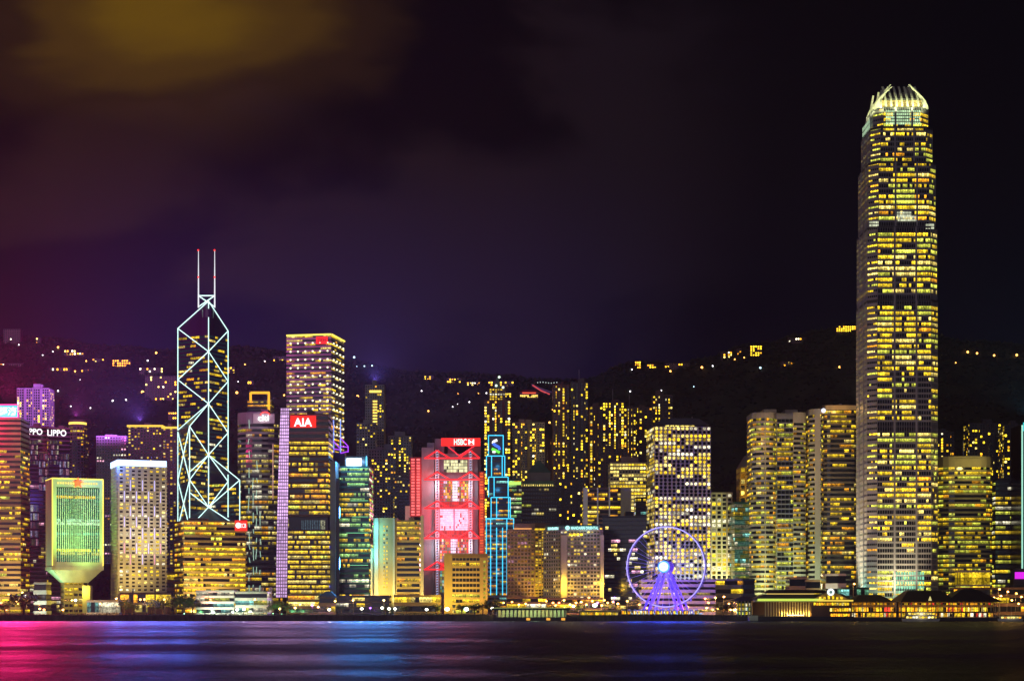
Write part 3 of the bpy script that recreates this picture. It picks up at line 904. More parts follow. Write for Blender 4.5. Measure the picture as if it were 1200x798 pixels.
    # roof sign with lettering and the hexagon mark
    b = MB(); b.tube((X(524), D + 2, zz(522)), (X(541), D + 2, zz(536)), 0.5, 5); b.tube((X(556), D + 2, zz(522)), (X(538), D + 2, zz(534)), 0.5, 5); b.build('sign_brace', NEON_R, r)
    sg = part_box(r, 'roof_sign', S_RED, X(517), X(563), D - 0.5, D + 2.0, zz(522.5), zz(513.2))
    word(sg, 'HSBC', 'lettering', (X(539.5), D - 0.9, zz(517.9)), (1, 0), X(547) - X(532), 5.6, S_ICE, 0.5, 0.02)
    part_box(sg, 'mark_ground', S_WHITE, X(549), X(555.6), D - 0.75, D - 0.5, zz(521.4), zz(514.4))
    for tri in (((549.3, 521.2), (555.3, 521.2), (552.3, 518)), ((549.3, 514.6), (555.3, 514.6), (552.3, 517.8))):
        b = MB(); p = [(X(a), zz(c)) for a, c in tri]
        b.faces([(x, D - 0.76, z) for x, z in p] + [(x, D - 1.0, z) for x, z in p], [(0, 1, 2), (3, 4, 5), (0, 1, 4, 3), (1, 2, 5, 4), (2, 0, 3, 5)])
        b.build('mark_triangle', S_RED, sg)
    lamp(r, (X(530), D - 14, zz(609)), (1.0, 0.06, 0.10), 85000, 3)  # unseen red lamps added here to redden the front
    lamp(r, (X(500), D - 12, zz(560)), (1.0, 0.12, 0.12), 9000, 2)
    water_glow(r, (505, 530, 555), (525, 600, 660), D - 20, (1.0, 0.32, 0.50), 6.0e5)
truss_bank()

# --- stepped tower outlined in cyan neon
def neon_tower():
    D = 1550.0; zz = lambda py: wz(py, D); X = lambda px: wx(px, D)
    r = thing('neon_outlined_tower', 'slim stepped tower outlined in cyan neon, blue and green emblem box at its top', 'tower', (X(585), D, GZ - 0.3))
    tiers = [(572, 590, 509, 533, 9), (570, 591.5, 533.5, 558, 6), (572.5, 595.5, 558.5, 582, 4), (575.5, 598, 582.5, 607, 2), (569, 602, 607.5, 699, 0)]
    for ti, (x0, x1, yt, yb, d) in enumerate(tiers):
        fp = [(X(x0), D + d), (X(x1), D + d), (X(x1), D + 34), (X(x0), D + 34)]
        z0, z1 = (zz(yb) if ti < 4 else GZ - 0.3), zz(yt)
        if ti == 0: part_box(r, 'emblem_box', W_DARK, X(x0), X(x1), D + d, D + 34, z0, z1)
        else: facade(r, fp, z0, z1, max(4, round((z1 - z0) / 3.6)), 3.2, W_NAVY if ti < 4 else W_GREY, span=0.5, proud=0.3, lit=0.28 if ti < 3 else 0.5, pal=[(4, OR), (3, Y), (1, CY)], gain=(0.5, 1.1), run=(1, 3), seed=60 + ti)
        y = D + d - 0.7
        segs = [((X(x0), y, z1), (X(x1), y, z1))]
        xs = {0: (x0 + 0.3, x1 - 0.3), 1: (x0, x0 + 6, x1 - 3, x1), 2: (x0, x0 + 6.5, x1), 3: (x0, x0 + 6.5, x1 - 2, x1), 4: (570, 575, 582, 589, 594, 602)}[ti]
        for x in xs: segs.append(((X(x), y, zz(697) if ti == 4 else z0), (X(x), y, z1 if not (ti == 4 and x in (582, 589)) else zz(618))))
        tubes(r, 'neon_tube', NEON_C, segs, 0.42)
    for py in (545, 572, 600, 635, 670): lamp(r, (X(583), D - 12, zz(py)), (0.06, 0.50, 1.0), 2200, 2)  # unseen lamps added to wash the tiers cyan-blue
    # emblem: two interlocking ribbons
    def ribbon(pts, w, mat, y):
        b = MB()
        for p, q in zip(pts, pts[1:]):
            b.tube((X(p[0]), y, zz(p[1])), (X(q[0]), y, zz(q[1])), w, 7)
        b.build('emblem_ribbon', mat, r)
    ribbon([(582.5, 514.5), (578.5, 516), (577.5, 518.5), (581, 521)], 1.15, S_WHITE, D + 7.6)
    ribbon([(577.5, 518.5), (581, 521.2), (585, 523.2), (585.5, 526)], 1.25, glow_mat('emblem_blue', (0.06, 0.18, 1.0), 1.2), D + 7.2)
    ribbon([(576, 525), (580, 526.5), (585.5, 529.3)], 1.25, glow_mat('emblem_green', (0.15, 0.9, 0.06), 1.2), D + 7.6)
    ribbon([(577, 528.5), (580.5, 528.8)], 0.9, S_WHITE, D + 7.0)
neon_tower()

# --- the squared tower with rows of lamps
def lamp_grid_tower():
    D = 1650.0; zz = lambda py: wz(py, D)
    fp = fp_corner(336, 388, 403, D, 44, 'R')
    r, z0, z1 = tower('lamp_studded_tower', 'tall square tower studded with rows of white lamps, yellow light strip round its flat top', fp, 392.5, D, h=3.83, bay=2.6, wall=wall_mat('mauve_cladding', (0.34, 0.30, 0.33)),
                      span=0.5, proud=0.35, lit=lambda t, e: 0.55 + 0.2 * (t < 0.35), pal=[(4, Y), (3, PY), (1, OR)], gain=(0.4, 1.1), run=(2, 6), gear=0, parapet=False, cat='tower', side_gain=0.9)
    E = seen_edges(fp)
    for (i, a, b_, nrm, L) in E:
        if L < 10: continue
        front = nrm.y < -0.8
        p, q = a + nrm * 0.8, b_ + nrm * 0.8
        b = MB(); b.tube((p.x, p.y, z1 + 0.5), (q.x, q.y, z1 + 0.5), 0.75, 5); b.build('roof_light_strip', NEON_Y, r)
        m = 6 if front else 4
        for j in range(12):
            z = zz(401.5 + j * 9.65)
            for c in range(m):
                pos = a + (b_ - a) * ((c + 0.55) / m) + nrm * 0.8
                bb = MB(); bb.ball((pos.x, pos.y, z), 0.85, 6, 4); bb.build('facade_lamp', glow_mat('facade_lamp_glow', (1.0, 0.92, 0.60), 2.2), r)
    n = [e for e in E if e[3].y < -0.8][0]; u = (n[2] - n[1]).normalized()
    c = n[1] + u * (n[4] * 0.80) + n[3] * 1.0
    b = MB(); hw = 5.6
    p = [c - u * hw + n[3] * 0.4, c + u * hw + n[3] * 0.4, c + u * hw - n[3] * 0.4, c - u * hw - n[3] * 0.4]
    b.prism([tuple(q) for q in p], zz(403), zz(394.2)); sg = b.build('roof_sign', S_RED, r)
    word(sg, 'CKH', 'lettering', (c.x + n[3].x * 0.7, c.y + n[3].y * 0.7, zz(398.6)), u, 7.6, 3.0, glow_mat('sign_dark_red', (0.25, 0.0, 0.0), 0.5), 0.4)
    floodlight(r, 350, D - 20, (1.0, 0.86, 0.56), 150000, (fp[0][0] + 10, D, 160), 70)
lamp_grid_tower()

# --- the gold-banded tower with the lilac fin
def fin_tower():
    D = 1400.0; zz = lambda py: wz(py, D); X = lambda px: wx(px, D)
    r = thing('fin_tower', 'yellow banded office tower with a curved lilac light fin and a red roof sign', 'office tower', (X(360), D, GZ - 0.3))
    fp = [(X(337.5), D), (X(386), D), (X(386), D + 38), (X(337.5), D + 38)]
    kw = dict(span=0.42, proud=0.45, run=(3, 9), wall_name='wall')
    facade(r, fp, GZ - 0.3, zz(622), 17, 1.7, W_BROWN, lit=0.92, pal=[(6, Y), (1.5, PY), (1, GN), (0.6, BL)], gain=(0.7, 1.3), seed=11, **kw)  # blue panes are reflections, given as lit glass
    fp2 = [(X(337.5), D + 0.4), (X(384.5), D + 0.4), (X(384.5), D + 37), (X(337.5), D + 37)]
    part_box(r, 'plant_floor', W_BLACK, X(338), X(384), D + 3, D + 36, zz(622) + 0.81, zz(605))
    b = MB()
    for i in range(14):
        xa = X(353 + i * 2.05); b.poly([(xa, D + 2.9, zz(620)), (xa + 0.5, D + 2.9, zz(620)), (xa + 0.5, D + 2.9, zz(609)), (xa, D + 2.9, zz(609))], (0.05, 0.10, 0.12) if i < 11 else (0.5, 0.5, 0.3))
    b.build('plant_grille', GLASS, r, lit=True)
    facade(r, fp2, zz(605), zz(517), 14, 1.7, W_BROWN, lit=0.93, pal=[(6, Y), (1, PY), (1, OR), (0.5, GN)], gain=(0.7, 1.3), seed=12, **kw)
    facade(r, fp2, zz(517) + 0.85, zz(487), 4, 1.9, wall_mat('mauve_render', (0.30, 0.18, 0.22)), lit=0.25, pal=[(2, Y), (2, OR), (1, PY)], gain=(0.5, 1.0), seed=13, **kw)
    part_box(r, 'side_wall', wall_mat('blue_grey_panel', (0.20, 0.26, 0.32)), X(386.3), X(393), D + 2, D + 34, GZ - 0.3, zz(540))
    part_box(r, 'side_wall', W_BLACK, X(393.2), X(397), D + 5, D + 34, GZ - 0.3, zz(560))
    # lilac fin: a bowed slab with a lattice of light panels
    b = MB(); g = MB(); n = 56; rng = random.Random(2)
    def edges(t): # t 0 bottom .. 1 top
        return 323.5 + 5.5 * t ** 1.6, 336.6 + 2.6 * t
    for j in range(n):
        t0, t1 = j / n, (j + 1) / n
        y0, y1 = 700 - (700 - 478) * t0, 700 - (700 - 478) * t1
        (l0, r0), (l1, r1) = edges(t0), edges(t1)
        d0 = D - 1.0
        b.faces([(X(l0), d0, zz(y0)), (X(r0), d0, zz(y0)), (X(r0), d0 + 1.5, zz(y0)), (X(l0), d0 + 1.5, zz(y0)), (X(l1), d0, zz(y1)), (X(r1), d0, zz(y1)), (X(r1), d0 + 1.5, zz(y1)), (X(l1), d0 + 1.5, zz(y1))],
                [(0, 1, 5, 4), (1, 2, 6, 5), (2, 3, 7, 6), (3, 0, 4, 7)] + ([(4, 5, 6, 7)] if j == n - 1 else []))
        for c in range(5):
            fa, fb = (c + 0.14) / 5, (c + 0.86) / 5
            xa0, xb0, xa1, xb1 = l0 + (r0 - l0) * fa, l0 + (r0 - l0) * fb, l1 + (r1 - l1) * fa, l1 + (r1 - l1) * fb
            ya, yb = y0 + (y1 - y0) * 0.12, y0 + (y1 - y0) * 0.86
            cc = mul((0.80, 0.48, 0.90), rng.uniform(0.75, 1.15) * (0.75 + 0.35 * (0.4 < t0 < 0.95)))
            g.poly([(X(xa0), d0 - 0.12, zz(ya)), (X(xb0), d0 - 0.12, zz(ya)), (X(xb1), d0 - 0.12, zz(yb)), (X(xa1), d0 - 0.12, zz(yb))], cc)
    fin = b.build('light_fin', wall_mat('mauve_frame', (0.28, 0.20, 0.30)), r)
    g.build('light_panel', SCREEN, fin, lit=True)
    sg = part_box(r, 'roof_sign', S_RED, X(340.5), X(370.5), D - 1.4, D - 0.6, zz(501), zz(487.2))
    word(sg, 'AIA', 'lettering', (X(355.3), D - 1.6, zz(495)), (1, 0), X(366) - X(344.8), 6.6, S_WHITE, 0.5, 0.02)
    water_glow(r, (300, 335, 372), (490, 560, 650), D - 25, (1.0, 0.45, 0.78), 7.5e5)
    roof_gear(r, fp2, zz(487), 5, W_BROWN, False, 1)
fin_tower()

# --- the banded teal block with the glowing drum sign
def drum_block():
    D = 1425.0; zz = lambda py: wz(py, D); X = lambda px: wx(px, D)
    fp = [(X(399.5), D), (X(432.5), D), (X(432.5), D + 40), (X(396), D + 44), (X(395.5), D + 12)]
    r, z0, z1 = tower('drum_sign_block', 'green and yellow banded office block with a glowing white drum sign on its roof', fp, 548, D, h=4.1, bay=1.7, wall=W_TEAL, cat='office block', span=0.40, proud=0.6, lit=0.72,
                      pal=P_GREEN, gain=(0.5, 1.2), run=(3, 9), gear=0, mode='band')
    for j in range(9):
        z = z0 + 14 + j * 13.0
        b = MB(); xa, xb = X(405 + (j * 7) % 9), X(431.5); b.tube((xa, D - 0.85, z), (xb, D - 0.85, z), 0.22, 4); b.build('cornice_light', glow_mat('green_cornice', (0.25, 0.9, 0.4), 1.2), r)
    b = MB(); b.tube((X(404), D + 8, zz(541)), (X(428), D + 8, zz(541)), 5.2, 18); dr = b.build('roof_drum', W_METAL, r)
    part_box(dr, 'drum_screen', glow_mat('drum_white', (0.92, 0.95, 1.0), 2.0), X(405.5), X(423.5), D + 2.4, D + 3.2, zz(545.5), zz(536.5))
    b = MB(); b.tube((X(428.2), D + 8, zz(541)), (X(428.9), D + 8, zz(541)), 5.6, 18); b.build('drum_rim', NEON_C, dr)
    part_box(r, 'roof_band', W_TEAL, X(401), X(431), D + 4, D + 36, z1, zz(546.2))
    lamp(r, (X(414), D - 10, zz(541)), (0.15, 0.55, 1.0), 2.6e4, 2)
    water_glow(r, (403, 428, 455), (540, 600, 660), D - 14, (0.06, 0.36, 1.0), 1.6e6)
    lamp(r, (X(414), D + 16, zz(528)), (0.14, 0.12, 1.0), 4.0e5, 3, 130, (0, 0.6, 1), name='haze_fill_light')  # upward spot added for the blue glow in the haze
drum_block()

# blue-lit pylons with violet braces at the flank of the lamp-studded tower
def pylon():
    D = 1480.0; zz = lambda py: wz(py, D); X = lambda px: wx(px, D)
    r = thing('lit_pylon', 'pair of slender blue light masts with violet braces beside the lamp-studded tower', 'light mast', (X(396), D, GZ - 0.3))
    part_box(r, 'pylon_base', W_NAVY, X(388), X(404), D + 1, D + 16, GZ - 0.3, zz(530))
    for x in (391, 399):
        b = MB(); b.tube((X(x), D, zz(530)), (X(x), D, zz(492)), 0.55, 6, r2=0.4); b.build('light_mast', glow_mat('mast_blue', (0.22, 0.38, 1.0), 1.3), r)
    for (p, q) in (((399, 513), (408, 523)), ((391, 517), (398, 525)), ((399, 523), (408, 524)), ((399, 531), (408, 529)), ((391, 526), (398, 527)), ((408, 523), (408, 530))):
        b = MB(); b.tube((X(p[0]), D - 0.8, zz(p[1])), (X(q[0]), D - 0.8, zz(q[1])), 0.45, 5); b.build('violet_brace', NEON_V, r)
pylon()

# --- the inverted-base block with green floodlit fins and a star
def star_block():
    D = 1400.0; zz = lambda py: wz(py, D)
    fp = fp_corner(53.5, 61, 121, D, 30, 'L')
    zc = sum(p[0] for p in fp) / 4, sum(p[1] for p in fp) / 4
    r = thing('inverted_base_block', 'green floodlit finned block on a narrow stem with flaring base, red star on its brow', 'government building', (zc[0], zc[1], GZ - 0.3))
    z0, z1 = zz(664), zz(560.5)
    E = seen_edges(fp); front = max(E, key=lambda e: e[4]); side = min(E, key=lambda e: e[4])
    core = offset(fp, -1.2)
    b = MB(); b.prism(core, z0 + 0.02, z1 - 0.02); b.build('core_wall', W_TEAL, r)
    b = MB(); b.ring(offset(fp, -1.3), fp, zz(570), z1)
    b.ring(offset(fp, -1.3), fp, z0, zz(664) + 4.0)
    (i, a, c, nrm, L) = front; u = (c - a).normalized()
    for s0, s1 in ((0.0, 0.085), (0.93, 1.0)):
        p = [a + u * L * s0 + nrm * 0.02, a + u * L * s1 + nrm * 0.02, a + u * L * s1 - nrm * 1.3, a + u * L * s0 - nrm * 1.3]
        b.prism([tuple(q) for q in p], z0 + 0.03, z1 - 0.03)
    (i2, a2, c2, nrm2, L2) = side
    p = [a2 + nrm2 * 0.03, c2 + nrm2 * 0.03, c2 - nrm2 * 1.3, a2 - nrm2 * 1.3]
    b.prism([tuple(q) for q in p], z0 + 0.04, z1 - 0.04)
    b.build('wall', wall_mat('pale_render', (0.55, 0.56, 0.48)), r)
    rng = random.Random(4)
    nfl = 22; h = (zz(572) - zz(658)) / nfl; nb = 21
    for j in range(nfl):
        bd = MB(); rowc = {3: mul(GN, 0.9), 8: (0.12, 0.42, 0.34), 11: (0.45, 0.7, 0.5), 12: (0.30, 0.55, 0.42), 2: (0.5, 0.45, 0.12), 19: mul(Y, .6)}.get(j)
        for q in range(nb):
            f0, f1 = 0.085 + 0.845 * q / nb, 0.085 + 0.845 * (q + 1) / nb
            p0, p1 = a + u * L * f0 - nrm * 1.1, a + u * L * f1 - nrm * 1.1
            zb = zz(658) + j * h
            c_ = mul(rowc, rng.uniform(0.6, 1.0)) if rowc and rng.random() < 0.94 else (mul((0.03, 0.13, 0.08), rng.uniform(0.7, 1.3)) if rng.random() < 0.92 else (0.15, 0.3, 0.2))
            bd.poly([(p0.x, p0.y, zb + h * 0.12), (p1.x, p1.y, zb + h * 0.12), (p1.x, p1.y, zb + h * 0.95), (p0.x, p0.y, zb + h * 0.95)], c_)
        bd.build('window_band', GLASS, r, lit=True)
    for q in range(nb + 1):
        f0 = 0.085 + 0.845 * q / nb; pc = a + u * L * f0
        p = [pc - u * 0.16 - nrm * 0.05, pc + u * 0.16 - nrm * 0.05, pc + u * 0.16 - nrm * 1.0, pc - u * 0.16 - nrm * 1.0]
        b = MB(); b.prism([tuple(x) for x in p], zz(659), zz(571)); b.build('fin', W_WHITE, r)
    # flaring base and stem
    k = 0.50
    low = shrink_to(fp, k)
    b = MB(); b.prism(low, zz(682), z0 - 2.45, top=shrink_to(fp, 0.96)); b.ring(shrink_to(fp, 0.9), offset(fp, 0.35), z0 - 2.4, z0 + 0.3); b.build('flared_base', wall_mat('pale_render', (0.5, 0.5, 0.4)), r)
    facade(r, shrink_to(fp, 0.46), GZ - 0.3, zz(682), 6, 3.4, W_TAN, span=0.5, pier=0.2, proud=0.4, lit=0.55, pal=P_GOLD, gain=(0.3, 0.9), seed=21, run=(1, 3), wall_name='stem')
    part_box(r, 'stair_tower', W_PALE, wx(98, D), wx(107, D), D - 4, D + 4, GZ - 0.3, zz(686))
    # edge lights
    o = nrm * 0.5
    for s in (0.004, 0.996):
        q = a + u * L * s + o
        b = MB(); b.tube((q.x, q.y, z0 + 1), (q.x, q.y, z1), 0.42, 5); b.build('edge_light', NEON_Y, r)
    q0, q1 = a + o, c + o
    b = MB(); b.tube((q0.x, q0.y, z1 + 0.3), (q1.x, q1.y, z1 + 0.3), 0.42, 5); b.build('edge_light', NEON_Y, r)
    q2 = c2 if (c2 - a).length > 1 else a2
    b = MB(); e0 = c2 if (c2 - a).length > (a2 - a).length else a2
    b.tube((a.x, a.y, z1 + 0.3), (e0.x, e0.y, z1 + 0.3), 0.35, 5); b.build('edge_light', NEON_Y, r)
    b = MB()
    for q in range(16):
        if q in (7, 8): continue
        p0, p1 = a + u * L * (0.10 + 0.05 * q) + nrm * 0.06, a + u * L * (0.135 + 0.05 * q) + nrm * 0.06
        b.poly([(p0.x, p0.y, zz(566.6)), (p1.x, p1.y, zz(566.6)), (p1.x, p1.y, zz(564.2)), (p0.x, p0.y, zz(564.2))], mul(PY, 1.0))
    b.build('brow_light', SCREEN, r, lit=True)
    # red star
    ctr = a + u * L * 0.5 + nrm * 0.9; zs = zz(565)
    pts = []
    for j in range(10):
        rr = 4.6 if j % 2 == 0 else 1.9; t = math.pi / 2 + j * math.pi / 5
        pts.append((rr * math.cos(t), rr * math.sin(t)))
    b = MB()
    vs = [(ctr.x + u.x * x, ctr.y + u.y * x, zs + z) for x, z in pts] + [(ctr.x + u.x * x + nrm.x * 0.6, ctr.y + u.y * x + nrm.y * 0.6, zs + z) for x, z in pts]
    b.faces(vs, [tuple(range(10)), tuple(range(10, 20))] + [(j, (j + 1) % 10, 10 + (j + 1) % 10, 10 + j) for j in range(10)])
    st = b.build('star', glow_mat('star_red', (1.0, 0.10, 0.01), 2.0), r)
    lamp(st, (ctr.x + nrm.x * 3, ctr.y + nrm.y * 3, zs), (1, 0.1, 0.03), 900, 0.5)
    # rooftop antennas
    for q, (px, py) in enumerate(((79, 553), (83, 546), (87, 548), (90, 552))):
        b = MB(); x = wx(px, D); b.tube((x, D + 12, z1), (x, D + 12, zz(py)), 0.35, 5)
        b.tube((x - 3, D + 12, zz(py + 3)), (x + 3, D + 12, zz(py + 3)), 0.25, 4); b.build('antenna', W_DARK, r)
    # floodlights
    floodlight(r, 76, D - 40, (0.45, 1.0, 0.14), 170000, (a.x + 12, a.y, zz(604)), 44)
    floodlight(r, 104, D - 40, (0.38, 1.0, 0.18), 160000, (c.x - 12, c.y, zz(604)), 44)
    floodlight(r, 42, D - 2, (0.45, 1.0, 0.45), 26000, (a.x, a.y + 12, zz(600)), 90)
    for px in (84, 99):
        lamp(r, (wx(px, D), D - 9, zz(692)), (1.0, 0.80, 0.05), 9000, 1.0)
star_block()

# --- pale hotel slab with light bars
def bar_block():
    D = 1400.0; zz = lambda py: wz(py, D)
    fp = fp_corner(130.5, 138.5, 195, D, 34, 'L')
    r, z0, z1 = tower('light_bar_block', 'pale punched-window slab with blue-white crown strip and lilac light bars between its windows', fp, 546, D, h=2.92, bay=4.75, wall=wall_mat('cream_concrete', (0.50, 0.44, 0.34)), cat='office block', span=0.52, pier=0.50, proud=0.45,
                      lit=lambda t, e: (0.35 if t > 0.9 else 0.22 + 0.25 * (0.25 < t < 0.6)) if e == 0 else 0.12, pal=[(3, PY), (2, Y), (2, WH)], gain=(0.6, 1.3), run=(1, 3), mode='win', gear=0, parapet=False, base=None)
    E = seen_edges(fp); front = max(E, key=lambda e: e[4])
    for (i, a, b_, nrm, L) in E:
        p = [a + nrm * 0.8, b_ + nrm * 0.8, b_ - nrm * 1.5, a - nrm * 1.5]
        b = MB(); b.prism([tuple(q) for q in p], zz(545.5), zz(538.5)); b.build('crown_strip', NEON_BLUE if L > 20 else glow_mat('neon_deep_blue', (0.10, 0.28, 1.0), 2.2), r)
    b = MB(); b.prism(offset(fp, -2), z1 - 0.05, zz(539)); b.build('crown_core', W_GREY, r)
    (i, a, b_, nrm, L) = front; u = (b_ - a).normalized(); nb = 8
    rows = [(562, 574.5, (1, 3, 5)), (575, 588, (0, 2, 4, 6)), (592, 604, (1, 3, 5)), (605, 617, (0, 2, 4, 6)), (618, 631, (1, 3, 5)), (636, 648, (0, 2, 4, 6)), (649, 661, (1, 3, 5))]
    for ya, yb, cs in rows:
        for c in cs:
            q = a + u * L * ((c + 1.0) / nb) + nrm * 0.75
            b = MB(); b.tube((q.x, q.y, zz(yb)), (q.x, q.y, zz(ya)), 0.35, 5)
            b.build('light_bar', glow_mat('bar_pink', (1.0, 0.42, 0.62), 1.0) if ya > 630 and c in (0, 6, 1, 5) else NEON_LILAC, r)
    floodlight(r, 156, D - 26, (1.0, 0.74, 0.20), 14000, (wx(156, D), D, 50), 130, z=24)
    floodlight(r, 182, D - 26, (1.0, 0.90, 0.66), 52000, (wx(176, D), D, 105), 90, z=24)
    lamp(r, (wx(134, D), D - 6, zz(543)), (0.10, 0.25, 1.0), 3.0e4, 1.5)
    water_glow(r, (138, 175, 212), (542, 600, 660), D - 14, (0.12, 0.20, 1.0), 2.3e6)
    lamp(r, (wx(136, D), D + 12, zz(530)), (0.22, 0.10, 1.0), 1.2e6, 3, 130, (-0.15, 0.6, 1), name='haze_fill_light')  # unseen spot added for the violet-blue glow over the hill
bar_block()

# --- the round-window tower
def porthole_tower():
    D = 1430.0; zz = lambda py: wz(py, D)
    fp = fp_corner(758, 767, 833, D, 40, 'L')
    r, z0, z1 = tower('porthole_tower', 'grey tower of round porthole windows under a dark hipped roof, behind the big wheel', fp, 499.5, D, h=2.98, bay=3.58, wall=wall_mat('porthole_concrete', (0.40, 0.36, 0.38), var=0.12), cat='tower', span=0.05, span_top=0.09, proud=0.0,
                      lit=lambda t, e: 0.82 if 0.90 < t or 0.50 < t < 0.62 or 0.32 < t < 0.44 else (0.35 if 0.62 < t < 0.74 else 0.70), colp=None, pal=[(4, PY), (3, Y), (2, WH)], gain=(0.55, 1.5), run=(1, 5), mode='win', shape='round', dark=(0.002, 0.002, 0.003), gear=0, parapet=False)
    cap = offset(fp, -1.5)
    b = MB(); b.prism(offset(fp, -3.0), z1 - 0.05, zz(497.3)); b.build('attic', W_DARK, r)
    b = MB(); (i, a, c, nrm, L) = max(seen_edges(fp), key=lambda e: e[4]); u = (c - a).normalized()
    for q in range(6):
        p0, p1 = a + u * L * (0.2 + q * 0.09) - nrm * 2.9, a + u * L * (0.27 + q * 0.09) - nrm * 2.9
        b.poly([(p0.x, p0.y, zz(499)), (p1.x, p1.y, zz(499)), (p1.x, p1.y, zz(497.7)), (p0.x, p0.y, zz(497.7))], mul(PY, 1.1))
    b.build('attic_window', GLASS, r, lit=True)
    b = MB(); b.prism(offset(fp, -0.8), zz(497.3), zz(488.5), top=shrink_to(fp, 0.62)); b.build('hipped_roof', wall_mat('slate_roof', (0.13, 0.13, 0.17)), r)
    b = MB(); b.tube((wx(814, D), D + 20, zz(489)), (wx(814, D), D + 20, zz(485)), 0.3, 5); mst = b.build('antenna', W_STEEL, r)
    floodlight(r, 790, D - 60, (1.0, 0.92, 0.86), 105000, (wx(795, D), D, 95), 70)
    floodlight(r, 812, D - 20, (0.85, 1.0, 0.8), 30000, (wx(815, D), D, 38), 95)
porthole_tower()

# --- the observation wheel
def wheel():
    D = 1298.0; zz = lambda py: wz(py, D); X = lambda px: wx(px, D)
    C = Vector((X(780.5), D, zz(664))); rad = 29.3
    r = thing('observation_wheel', 'giant observation wheel with white-blue lit rim and violet-lit legs on the waterfront', 'ferris wheel', (C.x, C.y, 4.13))
    yaw = R(19)
    ax = Vector((-math.sin(yaw), -math.cos(yaw), 0))       # hub axis, toward the viewer and to the left
    uu = Vector((math.cos(yaw), -math.sin(yaw), 0)); vv = Vector((0, 0, 1))
    P = lambda a, rr, s: C + uu * (rr * math.cos(a)) + vv * (rr * math.sin(a)) + ax * s
    N = 84
    RIM = glow_mat('rim_white_blue', (0.42, 0.38, 1.0), 1.6); RIM2 = glow_mat('rim_blue', (0.10, 0.06, 0.85), 0.55)
    def torus(name, rr, s, tr, mat, m=6):
        b = MB(); vs = []
        for i in range(N):
            a = 2 * math.pi * i / N; c = P(a, rr, s); rd = (C + ax * s - c).normalized()
            for j in range(m):
                t = 2 * math.pi * j / m; vs.append(c + rd * (tr * math.cos(t)) + ax * (tr * math.sin(t)))
        b.faces(vs, [(i * m + j, ((i + 1) % N) * m + j, ((i + 1) % N) * m + (j + 1) % m, i * m + (j + 1) % m) for i in range(N) for j in range(m)])
        b.build(name, mat, r)
    torus('lit_rim', rad, 1.9, 0.36, RIM)
    torus('rear_rim', rad, -1.9, 0.40, RIM2)
    b = MB()
    for i in range(42):
        a = 2 * math.pi * (i + 0.5) / 42
        b.tube(P(a, rad, 1.9), P(a, rad, -1.9), 0.13, 4)
    b.build('rim_ties', W_STEEL, r)
    leg0 = wall_mat('spoke_white', (0.7, 0.7, 0.75), 0.4, 0.05)
    for i in range(42):
        a = 2 * math.pi * i / 42
        b = MB(); b.tube(P(a, 2.0, 1.2 if i % 2 else -1.2), P(a, rad, 1.9 if i % 2 else -1.9), 0.11, 4); b.build('spoke', leg0, r)
    glassg = wall_mat('gondola_shell', (0.30, 0.30, 0.40), 0.2)
    for i in range(42):
        a = 2 * math.pi * i / 42; c = P(a, rad + 1.0, 0) + vv * (-0.7)
        b = MB(); fp = [(c + uu * (0.85 * math.cos(t)) + ax * (0.85 * math.sin(t))) for t in [math.pi / 4 * q for q in range(8)]]
        b.prism([(p.x, p.y) for p in fp], c.z - 1.0, c.z + 0.9, top=[((p.x + c.x) / 2 + (p.x - c.x) * 0.3, (p.y + c.y) / 2 + (p.y - c.y) * 0.3) for p in fp])
        b.build('gondola', glassg, r)
    # hub with lit front disc and blue back drum
    b = MB(); b.tube(C - ax * 6.0, C + ax * 6.0, 1.6, 14); hub = b.build('hub', W_STEEL, r)
    b = MB(); b.tube(C + ax * 6.0, C + ax * 7.6, 3.5, 24); disc = b.build('hub_disc', W_METAL, hub)
    b = MB(); b.tube(C + ax * 6.6, C + ax * 7.2, 4.4, 24); b.build('hub_halo', glow_mat('halo_azure', (0.05, 0.35, 1.0), 1.6), hub)  # glowing ring stands for the halo round the lit disc
    b = MB(); b.tube(C + ax * 7.62, C + ax * 7.8, 3.35, 24); b.build('disc_screen', glow_mat('disc_ice', (0.60, 0.95, 1.0), 1.8), disc)
    dk = glow_mat('disc_writing', (0.15, 0.35, 0.75), 0.6)
    word(disc, 'THE', 'lettering', C + ax * 7.95 + vv * 1.1, (uu.x, uu.y), 3.2, 1.0, dk, 0.2)
    word(disc, 'HKOW', 'lettering', C + ax * 7.95 - vv * 0.9, (uu.x, uu.y), 4.2, 1.0, dk, 0.2)
    b = MB(); b.tube(C - ax * 6.0, C - ax * 8.4, 4.2, 24); b.build('rear_drum', glow_mat('drum_violet', (0.10, 0.02, 0.75), 0.9), hub)
    leg = wall_mat('leg_violet_lit', (0.42, 0.40, 0.72), 0.4, 0.05)  # white legs, the violet light on them put into the colour
    for s in (5.2, -5.2):
        for sg in (-1, 1):
            for spread in (16.5, 12.0):
                f = C + uu * (sg * spread) + ax * (s * 1.9); f.z = 4.13
                b = MB(); b.tube(C + ax * s, f, 0.62, 8, r2=0.75); L_ = b.build('leg', leg, r)
        b = MB()
        for sg in (-1, 1):
            for t in (0.35, 0.6, 0.85):
                p1, p2 = C + ax * s, C + uu * (sg * 16.5) + ax * (s * 1.9); p2.z = 4.13
                q1, q2 = C + ax * s, C + uu * (sg * 12.0) + ax * (s * 1.9); q2.z = 4.13
                b.tube(p1 + (p2 - p1) * t, q1 + (q2 - q1) * t, 0.22, 5)
        b.build('leg_brace', leg, r)
    b = MB(); b.box(C.x - 27, C.x + 25, D - 13, D + 13, 4.14, 5.4); b.build('platform', W_STEEL, r)
